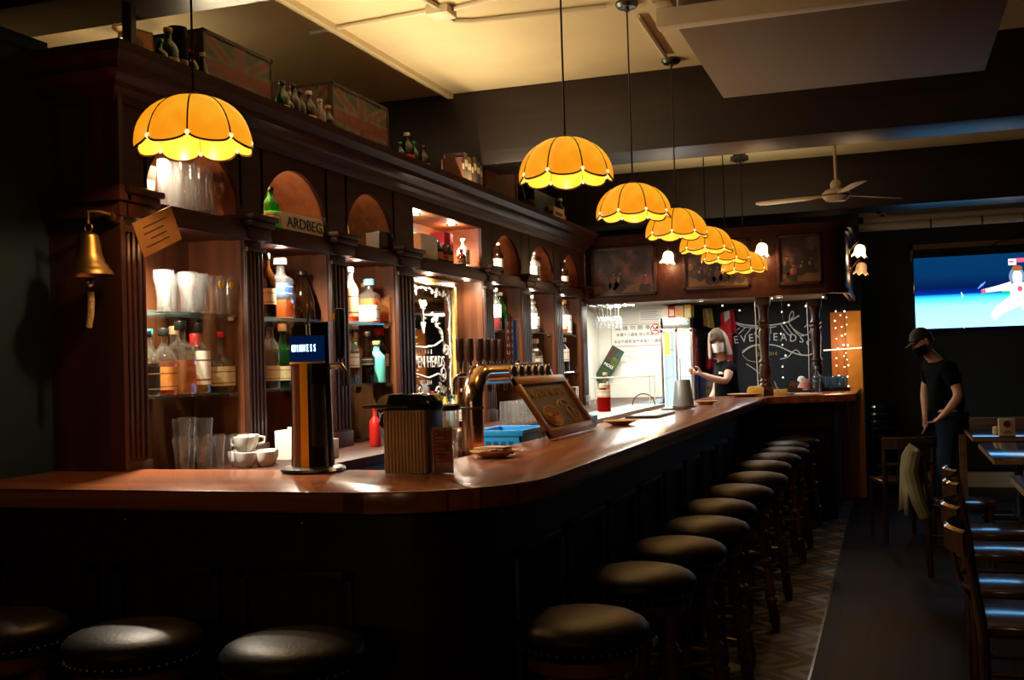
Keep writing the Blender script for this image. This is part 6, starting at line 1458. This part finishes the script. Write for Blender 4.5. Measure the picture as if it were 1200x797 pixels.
# low-backed chairs facing the tables
def chair_proto(loc, label):
    t = thing('pub_chair', label, 'chair', loc, 0, 'low-backed dark chairs along the tables')
    m = MB(); m.prism([(-.0, -.19), (.30, -.20), (.40, -.17), (.42, 0), (.40, .17), (.30, .20), (0, .19)], .035, Matrix.Translation((0, 0, .435))); m.build('seat', 'seatw', t, bevel=.01)
    for sy_ in (-1, 1):
        m = MB(); m.tube([(.0, sy_*.185, 0), (-.005, sy_*.18, .44), (-.05, sy_*.19, .76)], [.018, .02, .016], 10); m.build('leg', 'seatw', t)
        m = MB(); m.tube([(.38, sy_*.17, 0), (.37, sy_*.16, .44)], [.016, .02], 10); m.build('leg', 'seatw', t)
        MB().tube([(0, sy_*.185, .2), (.375, sy_*.165, .2)], .010, 8).build('stretcher', 'seatw', t)
    m = MB(); pts = [(-.05-.055*(1-(q/5)**2), .205*q/5, .765) for q in range(-5, 6)]
    R_ = []
    for (a, b, c) in pts: R_.append([(a-.012, b, c-.045), (a+.012, b, c-.045), (a+.014, b, c+.035), (a, b, c+.045), (a-.014, b, c+.035)])
    for p, q in zip(R_, R_[1:]):
        for k in range(5): m.quad(p[k], p[(k+1) % 5], q[(k+1) % 5], q[k])
    m.quad(*R_[0][:4]); m.quad(*R_[-1][:4])
    bmesh.ops.remove_doubles(m.bm, verts=m.bm.verts, dist=1e-5)
    m.build('crest_rail', 'seatw', t, angle=50)
    m = MB(); pts = [(-.03-.04*(1-(q/5)**2), .19*q/5, .60) for q in range(-5, 6)]; m.tube(pts, .011, 8); m.build('back_slat', 'seatw', t)
    for q in (-.09, 0, .09): MB().tube([(-.0, q, .46), (-.07, q, .61), (-.095, q, .73)], .008, 8).build('spindle', 'seatw', t)
    return t
ch = chair_proto((.285, 4.42, 0), 'dark low-backed chair nearest the viewer at the right, with blue-lit seat')
for (y, x, lb) in ((5.05, .30, 'dark low-backed chair second from the viewer at the right'), (5.92, .345, 'dark low-backed chair third from the viewer at the right'), (6.55, .37, 'dark low-backed chair fourth in the row, next to the draped jacket')):
    dup(ch, (x, y, 0), lb)
dup(ch, (.20, 7.75, 0), 'dark chair with the olive jacket over its back')
dup(ch, (.10, 8.9, 0), 'dark chair farther back near the standing man', 1.9)
# jacket on the chair back
m = MB(); N = 14; K = 10; V = []
for i in range(N+1):
    row = []
    for k in range(K+1):
        u = -1+2*i/N; v = k/K
        cx = .20-.105+.05*u*u; ang = -1+2*v
        z = .825-.42*abs(ang)**1.1-.02*cos(u*6); x = cx+.055*math.copysign(abs(ang)**.4, ang)+.012*sin(u*9+v*7)
        row.append(m.bm.verts.new((x, 7.75+.235*u*(1+.05*abs(ang)), z)))
    V.append(row)
for i in range(N):
    for k in range(K): m.bm.faces.new((V[i][k], V[i+1][k], V[i+1][k+1], V[i][k+1]))
jk = m.build('draped_jacket', 'olive', angle=80); md = jk.modifiers.new('thickness', 'SOLIDIFY'); md.thickness = .012
tag(jk, 'olive jacket draped over a chair back at the right', 'jacket')
m = MB(); m.tube([(.13, 7.5, .80), (.10, 7.46, .68), (.14, 7.44, .5), (.18, 7.44, .40)], [.045, .05, .045, .04], 10); m.build('sleeve', 'olive', jk)

# ------------------------------------------------------------------ people
def skin_body(name, chains, mat, parent=None, sub=2, root=0):
    """chains: dict key -> (pos, radius); edges list; returns an evaluated mesh object"""
    verts, edges = chains; keys = list(verts); ix = {k: i for i, k in enumerate(keys)}
    me = bpy.data.meshes.new(name); me.from_pydata([verts[k][0] for k in keys], [(ix[a], ix[b]) for a, b in edges], [])
    o = bpy.data.objects.new(name, me); COL.objects.link(o)
    o.modifiers.new('skin', 'SKIN'); s = o.modifiers.new('sub', 'SUBSURF'); s.levels = sub; s.render_levels = sub
    for i, k in enumerate(keys):
        r = verts[k][1]; me.skin_vertices[0].data[i].radius = r if isinstance(r, tuple) else (r, r); me.skin_vertices[0].data[i].use_root = (i == root)
    dg = bpy.context.evaluated_depsgraph_get(); nm = bpy.data.meshes.new_from_object(o.evaluated_get(dg))
    bpy.data.objects.remove(o)
    for p in nm.polygons: p.use_smooth = True
    nm.materials.clear(); nm.materials.append(M[mat] if isinstance(mat, str) else mat)
    o = bpy.data.objects.new(name, nm); COL.objects.link(o)
    if parent: o.parent = parent
    return o
def fingers(V, E_, wrist, hand, d, side, pre, curl=.5, up=Vector((0, 0, 1))):
    """palm from wrist key along d, four unequal bent fingers and a thumb leaving the side of the palm"""
    w = Vector(V[wrist][0]); d = Vector(d).normalized(); s = Vector(side).normalized(); n = d.cross(s)
    V[hand] = (tuple(w+d*.05), (.03, .018)); E_.append((wrist, hand))
    V[pre+'k'] = (tuple(w+d*.085), (.032, .014)); E_.append((hand, pre+'k'))
    for i, (off, L) in enumerate(((-.027, .07), (-.009, .08), (.009, .075), (.027, .058))):
        p0 = w+d*.09+s*off
        a = (d+n*curl*.5).normalized(); b = (d+n*curl*1.6).normalized()
        V['%sf%da' % (pre, i)] = (tuple(p0+a*.012), .010); V['%sf%db' % (pre, i)] = (tuple(p0+a*L*.55), .0088); V['%sf%dc' % (pre, i)] = (tuple(p0+a*L*.55+b*L*.45), .0075)
        E_ += [(pre+'k', '%sf%da' % (pre, i)), ('%sf%da' % (pre, i), '%sf%db' % (pre, i)), ('%sf%db' % (pre, i), '%sf%dc' % (pre, i))]
    q = w+d*.035-s*.03
    V[pre+'t1'] = (tuple(q+(d*.3-s).normalized()*.015), .0115); V[pre+'t2'] = (tuple(q+(d*.6-s*.8).normalized()*.045), .0095); V[pre+'t3'] = (tuple(q+(d*.6-s*.8).normalized()*.045+(d+n*.3).normalized()*.028), .008)
    E_ += [(hand, pre+'t1'), (pre+'t1', pre+'t2'), (pre+'t2', pre+'t3')]
def head_mesh(o, c, face, tilt, size=.115, mat_dark=None):
    """shape a head onto the body mesh: skull with brow, nose, lips, chin, ears; joined into the same mesh"""
    bm = bmesh.new(); bm.from_mesh(o.data)
    f = Vector(face).normalized(); up = Vector(tilt).normalized(); f = (f-up*f.dot(up)).normalized(); s = f.cross(up)
    R_ = Matrix(((s.x, f.x, up.x), (s.y, f.y, up.y), (s.z, f.z, up.z)))
    q = bmesh.ops.create_uvsphere(bm, u_segments=28, v_segments=20, radius=1)
    for v in q['verts']:
        x, y, z = v.co
        X, Y, Z = x*.074, y*.096, z*size
        if z < 0: X *= 1-.28*(-z)**1.3; Y = Y*(1-.12*(-z)) + (.012*(-z) if y > 0 else 0)       # jaw narrows
        if y > .75 and abs(x) < .22 and -.3 < z < .12: Y += .02*(1-abs(x)/.22)*(1-abs(z+.14)/.28)   # nose
        if y > .6 and abs(abs(x)-.38) < .2 and .0 < z < .2: Y -= .008                             # eye sockets
        if y > .7 and abs(x) < .5 and .18 < z < .32: Y += .004                                    # brow
        if y > .7 and abs(x) < .3 and -.52 < z < -.4: Y += .006                                   # lips
        if y > .5 and abs(x) < .3 and z < -.75: Y += .010                                         # chin
        v.co = Vector(c)+R_ @ Vector((X, Y, Z))
    for sx_ in (-1, 1):
        e = bmesh.ops.create_uvsphere(bm, u_segments=10, v_segments=8, radius=1)
        for v in e['verts']: v.co = Vector(c)+R_ @ Vector((sx_*.076+v.co.x*.010, -.008+v.co.y*.020, -.006+v.co.z*.032))
    for fa in bm.faces: fa.smooth = True
    bm.to_mesh(o.data); bm.free()
    m = MB()
    for sx_ in (-1, 1):
        m.mi = 0; m.ball(Vector(c)+R_ @ Vector((sx_*.029, .078, .012)), .0125, 10); m.mi = 1; m.ball(Vector(c)+R_ @ Vector((sx_*.029, .0878, .012)), .006, 8)
    m.build('eyes', ['white', 'black'], o)
    m = MB()
    for sx_ in (-1, 1): m.tube([Vector(c)+R_ @ Vector((sx_*k, .092-.25*(k-.02)**1, .033-.2*abs(k-.028))) for k in (.012, .026, .044)], .0035, 6)
    m.build('eyebrows', 'darkhair', o)
    return R_
# bartender, body turned to the fridge, head to the room
V = {'pel': ((-1.52, 10.93, .95), (.13, .10)), 'bel': ((-1.52, 10.93, 1.08), (.12, .095)), 'che': ((-1.525, 10.92, 1.27), (.135, .095)), 'nb': ((-1.555, 10.905, 1.415), (.062, .058)), 'nk': ((-1.575, 10.90, 1.47), (.048, .05)), 'hd': ((-1.585, 10.89, 1.53), .055),
     'ls': ((-1.475, 10.80, 1.355), .055), 'le': ((-1.50, 10.70, 1.215), .040), 'lf': ((-1.62, 10.67, 1.245), .036), 'lw': ((-1.71, 10.66, 1.285), .025),
     'rs': ((-1.60, 11.04, 1.355), .055), 're': ((-1.66, 11.10, 1.12), .042), 'rw': ((-1.74, 11.02, .98), .026),
     'lh': ((-1.47, 10.86, .88), .085), 'lk': ((-1.48, 10.84, .48), .055), 'la': ((-1.46, 10.86, .09), .036), 'lt': ((-1.58, 10.82, .035), .032),
     'rh': ((-1.57, 11.0, .88), .085), 'rk': ((-1.60, 11.0, .48), .055), 'ra': ((-1.57, 11.02, .09), .036), 'rt': ((-1.70, 11.0, .035), .032)}
E_ = [('pel', 'bel'), ('bel', 'che'), ('che', 'nb'), ('nb', 'nk'), ('nk', 'hd'), ('che', 'ls'), ('ls', 'le'), ('le', 'lf'), ('lf', 'lw'), ('che', 'rs'), ('rs', 're'), ('re', 'rw'), ('pel', 'lh'), ('lh', 'lk'), ('lk', 'la'), ('la', 'lt'), ('pel', 'rh'), ('rh', 'rk'), ('rk', 'ra'), ('ra', 'rt')]
fingers(V, E_, 'lw', 'lha', (-.95, -.05, .30), (0, .25, -1), 'L', -.35); fingers(V, E_, 'rw', 'rha', (-.5, -.2, -.8), (.3, 1, 0), 'R', .5)
bt = skin_body('person', (V, E_), 'skin')
tag(bt, 'person in black shirt and white mask with shoulder-length ash hair reaching toward the fridge', 'person')
HC = (-1.592, 10.885, 1.595)
Rb = head_mesh(bt, HC, (.05, -1, -.05), (-.12, 0, 1))
V2 = {'pel': ((-1.52, 10.93, .90), (.145, .12)), 'bel': ((-1.52, 10.93, 1.08), (.14, .115)), 'che': ((-1.525, 10.92, 1.27), (.155, .115)), 'nb': ((-1.55, 10.905, 1.395), (.075, .07)), 'nk': ((-1.56, 10.90, 1.425), (.062, .06)),
      'ls': ((-1.475, 10.80, 1.355), .072), 'lm': ((-1.488, 10.745, 1.275), .064), 'rs': ((-1.60, 11.04, 1.355), .072), 'rm': ((-1.635, 11.075, 1.23), .062)}
skin_body('shirt', (V2, [('pel', 'bel'), ('bel', 'che'), ('che', 'nb'), ('nb', 'nk'), ('che', 'ls'), ('ls', 'lm'), ('che', 'rs'), ('rs', 'rm')]), 'matblack', bt)
def legs(V, parent, mat, k=1.22):
    ks = ('pel', 'lh', 'lk', 'la', 'rh', 'rk', 'ra'); W_ = {}
    for q in ks: r = V[q][1]; W_[q] = (V[q][0], tuple(a*k for a in r) if isinstance(r, tuple) else r*k)
    skin_body('trousers', (W_, [('pel', 'lh'), ('lh', 'lk'), ('lk', 'la'), ('pel', 'rh'), ('rh', 'rk'), ('rk', 'ra')]), mat, parent)
    for a, b in (('la', 'lt'), ('ra', 'rt')):
        p, q = Vector(V[a][0]), Vector(V[b][0]); skin_body('shoe', ({'a': ((p.x, p.y, .055), .05), 'b': (tuple(p.lerp(q, .6)+Vector((0, 0, -.012))), .045), 'c': (tuple(q+(q-p)*.25), (.042, .032))}, [('a', 'b'), ('b', 'c')]), 'black', parent)
legs(V, bt, 'matblack')
def at_head(c, R_, p): return Vector(c)+R_ @ Vector(p)
m = MB(); N = 12; rows = []
for j in range(7):
    z = -.005-.09*j/6; row = []
    for i in range(N+1):
        a = radians(-78+156*i/N); rr = 1.10+.05*cos(a)*sin(pi*j/6)
        row.append(at_head(HC, Rb, (.078*sin(a)*rr*(1-.25*(j/6)**1.5), .098*cos(a)*rr*(1-.04*j/6), z)))
    rows.append(row)
for p, q in zip(rows, rows[1:]): m.strip(p, q)
mk = m.build('face_mask', 'whitecloth', bt, angle=80)
# hair: cap over the skull falling to the shoulders, open at the face
def hair(c, R_, mat, parent, length, face_gap, name='hair'):
    m = MB(); rows = []; N = 30
    for j in range(15):
        t = j/14; row = []
        for i in range(N+1):
            a = radians(face_gap+(360-2*face_gap)*i/N)       # 0 = front
            if t < .55:
                ph = t/.55*pi/2; rz = .125*cos(ph); rr = sin(ph)
                gap = a
                x, y, z = .088*rr*sin(a), .108*rr*cos(a)-.006, rz
            else:
                k = (t-.55)/.45; fl = 1+.30*k-.12*k*k; x, y, z = .088*fl*sin(a), .108*fl*cos(a)-.006-.01*k, -length*k
            row.append(at_head(c, R_, (x, y, z)))
        rows.append(row)
    for p, q in zip(rows, rows[1:]): m.strip(p, q)
    # fringe across the forehead
    for i in range(9):
        x = -.062+.0155*i; m.tube([at_head(c, R_, (x*.3, .04, .122)), at_head(c, R_, (x*.8, .094, .088)), at_head(c, R_, (x*1.12, .098-.35*abs(x)**1.2, .045-.02*abs(i-4)/4))], [.014, .013, .006], 6)
    o = m.build(name, mat, parent, angle=80); s = o.modifiers.new('thickness', 'SOLIDIFY'); s.thickness = .014; s.offset = 1; return o
hair(HC, Rb, 'hair', bt, .145, 42)
m = MB(); m.bx(-.03, .03, -.001, .001, -.012, .012); e = m.build('shirt_emblem', 'labelw', bt); e.location = (-1.56, 10.795, 1.30); e.rotation_euler = (0, 0, -.3)
m = MB(); m.bx(-.025, .025, -.001, .001, -.005, .005); e = m.build('sleeve_print', 'labelw', bt); e.location = (-1.462, 10.726, 1.31); e.rotation_euler = (0, .3, 0)

# standing man by the tables, bent forward and looking down to the left
V = {'pel': ((.47, 10.60, .90), (.14, .11)), 'bel': ((.475, 10.56, 1.05), (.10, .08)), 'che': ((.44, 10.50, 1.24), (.115, .085)), 'nb': ((.375, 10.46, 1.37), (.065, .06)), 'nk': ((.335, 10.44, 1.42), (.054, .055)), 'hd': ((.30, 10.42, 1.47), .055),
     'ls': ((.48, 10.33, 1.30), .05), 'le': ((.56, 10.26, 1.06), .047), 'lf': ((.51, 10.23, .99), .045), 'lw': ((.43, 10.22, .90), .029),
     'rs': ((.33, 10.64, 1.29), .05), 're': ((.29, 10.66, 1.06), .046), 'rw': ((.285, 10.60, .86), .028),
     'lh': ((.47, 10.50, .82), .095), 'lk': ((.43, 10.48, .47), .062), 'la': ((.46, 10.52, .09), .042), 'lt': ((.32, 10.46, .035), .036),
     'rh': ((.47, 10.68, .82), .095), 'rk': ((.38, 10.70, .47), .062), 'ra': ((.36, 10.74, .09), .042), 'rt': ((.22, 10.70, .035), .036)}
E_ = [('pel', 'bel'), ('bel', 'che'), ('che', 'nb'), ('nb', 'nk'), ('nk', 'hd'), ('che', 'ls'), ('ls', 'le'), ('le', 'lf'), ('lf', 'lw'), ('che', 'rs'), ('rs', 're'), ('re', 'rw'), ('pel', 'lh'), ('lh', 'lk'), ('lk', 'la'), ('la', 'lt'), ('pel', 'rh'), ('rh', 'rk'), ('rk', 'ra'), ('ra', 'rt')]
fingers(V, E_, 'lw', 'lha', (-.75, -.1, -.6), (.3, -1, .1), 'L', .6); fingers(V, E_, 'rw', 'rha', (-.05, -.1, -1), (0, -1, .1), 'R', .4)
mn = skin_body('person', (V, E_), 'skin')
tag(mn, 'person in black t-shirt, jeans, cap and dark mask leaning forward below the television', 'person')
HM = (.275, 10.40, 1.535)
Rm = head_mesh(mn, HM, (-.85, -.45, -.30), (-.42, -.1, 1))
V2 = {'pel': ((.47, 10.60, .85), (.185, .15)), 'bel': ((.475, 10.56, 1.05), (.165, .135)), 'che': ((.44, 10.50, 1.24), (.175, .14)), 'nb': ((.385, 10.465, 1.36), (.08, .075)),
      'ls': ((.48, 10.33, 1.30), .085), 'lm': ((.54, 10.285, 1.13), .074), 'rs': ((.34, 10.62, 1.29), .10), 'rm': ((.30, 10.655, 1.14), .07)}
skin_body('shirt', (V2, [('pel', 'bel'), ('bel', 'che'), ('che', 'nb'), ('che', 'ls'), ('ls', 'lm'), ('che', 'rs'), ('rs', 'rm')]), 'matblack', mn)
legs(V, mn, 'denim')
m = MB(); rows = []
for j in range(7):
    z = -.02-.085*j/6; rows.append([at_head(HM, Rm, (.078*sin(radians(-78+156*i/12))*1.1*(1-.25*(j/6)**1.5), .098*cos(radians(-78+156*i/12))*1.13, z)) for i in range(13)])
for p, q in zip(rows, rows[1:]): m.strip(p, q)
m.build('face_mask', 'matblack', mn, angle=80)
m = MB(); rows = []
for j in range(8):
    ph = j/7*pi/2; rows.append([at_head(HM, Rm, (.083*sin(ph)*sin(2*pi*i/24), .104*sin(ph)*cos(2*pi*i/24)-.004, .028+.105*cos(ph))) for i in range(25)])
for p, q in zip(rows, rows[1:]): m.strip(p, q)
m.strip([at_head(HM, Rm, (.075*sin(radians(-60+120*i/10)), .09*cos(radians(-60+120*i/10)), .034)) for i in range(11)], [at_head(HM, Rm, (.07*sin(radians(-60+120*i/10)), .09*cos(radians(-60+120*i/10))+.075*cos(radians(-75+150*i/10)), .018)) for i in range(11)])
cp_ = m.build('cap', 'darkhair', mn, angle=80); s = cp_.modifiers.new('thickness', 'SOLIDIFY'); s.thickness = .006
m = MB(); rows = []
for j in range(4): rows.append([at_head(HM, Rm, (.079*sin(radians(90+180*i/12)), .101*cos(radians(90+180*i/12))-.004, .03-.022*j)) for i in range(13)])
for p, q in zip(rows, rows[1:]): m.strip(p, q)
h_ = m.build('hair', 'darkhair', mn, angle=80); s = h_.modifiers.new('thickness', 'SOLIDIFY'); s.thickness = .006

# ------------------------------------------------------------------ world and output
w = bpy.data.worlds.new('world'); S.world = w; w.use_nodes = True
w.node_tree.nodes['Background'].inputs[0].default_value = (.5, .45, .5, 1); w.node_tree.nodes['Background'].inputs[1].default_value = .002
S.view_settings.view_transform = 'Standard'; S.view_settings.look = 'None'; S.view_settings.gamma = 1; S.view_settings.exposure = 0; S.view_settings.use_curve_mapping = False
S.cycles.use_denoising = True; S.cycles.max_bounces = 10; S.cycles.transparent_max_bounces = 24; S.cycles.caustics_reflective = False; S.cycles.caustics_refractive = False; S.cycles.sample_clamp_indirect = 4; S.cycles.use_light_tree = True
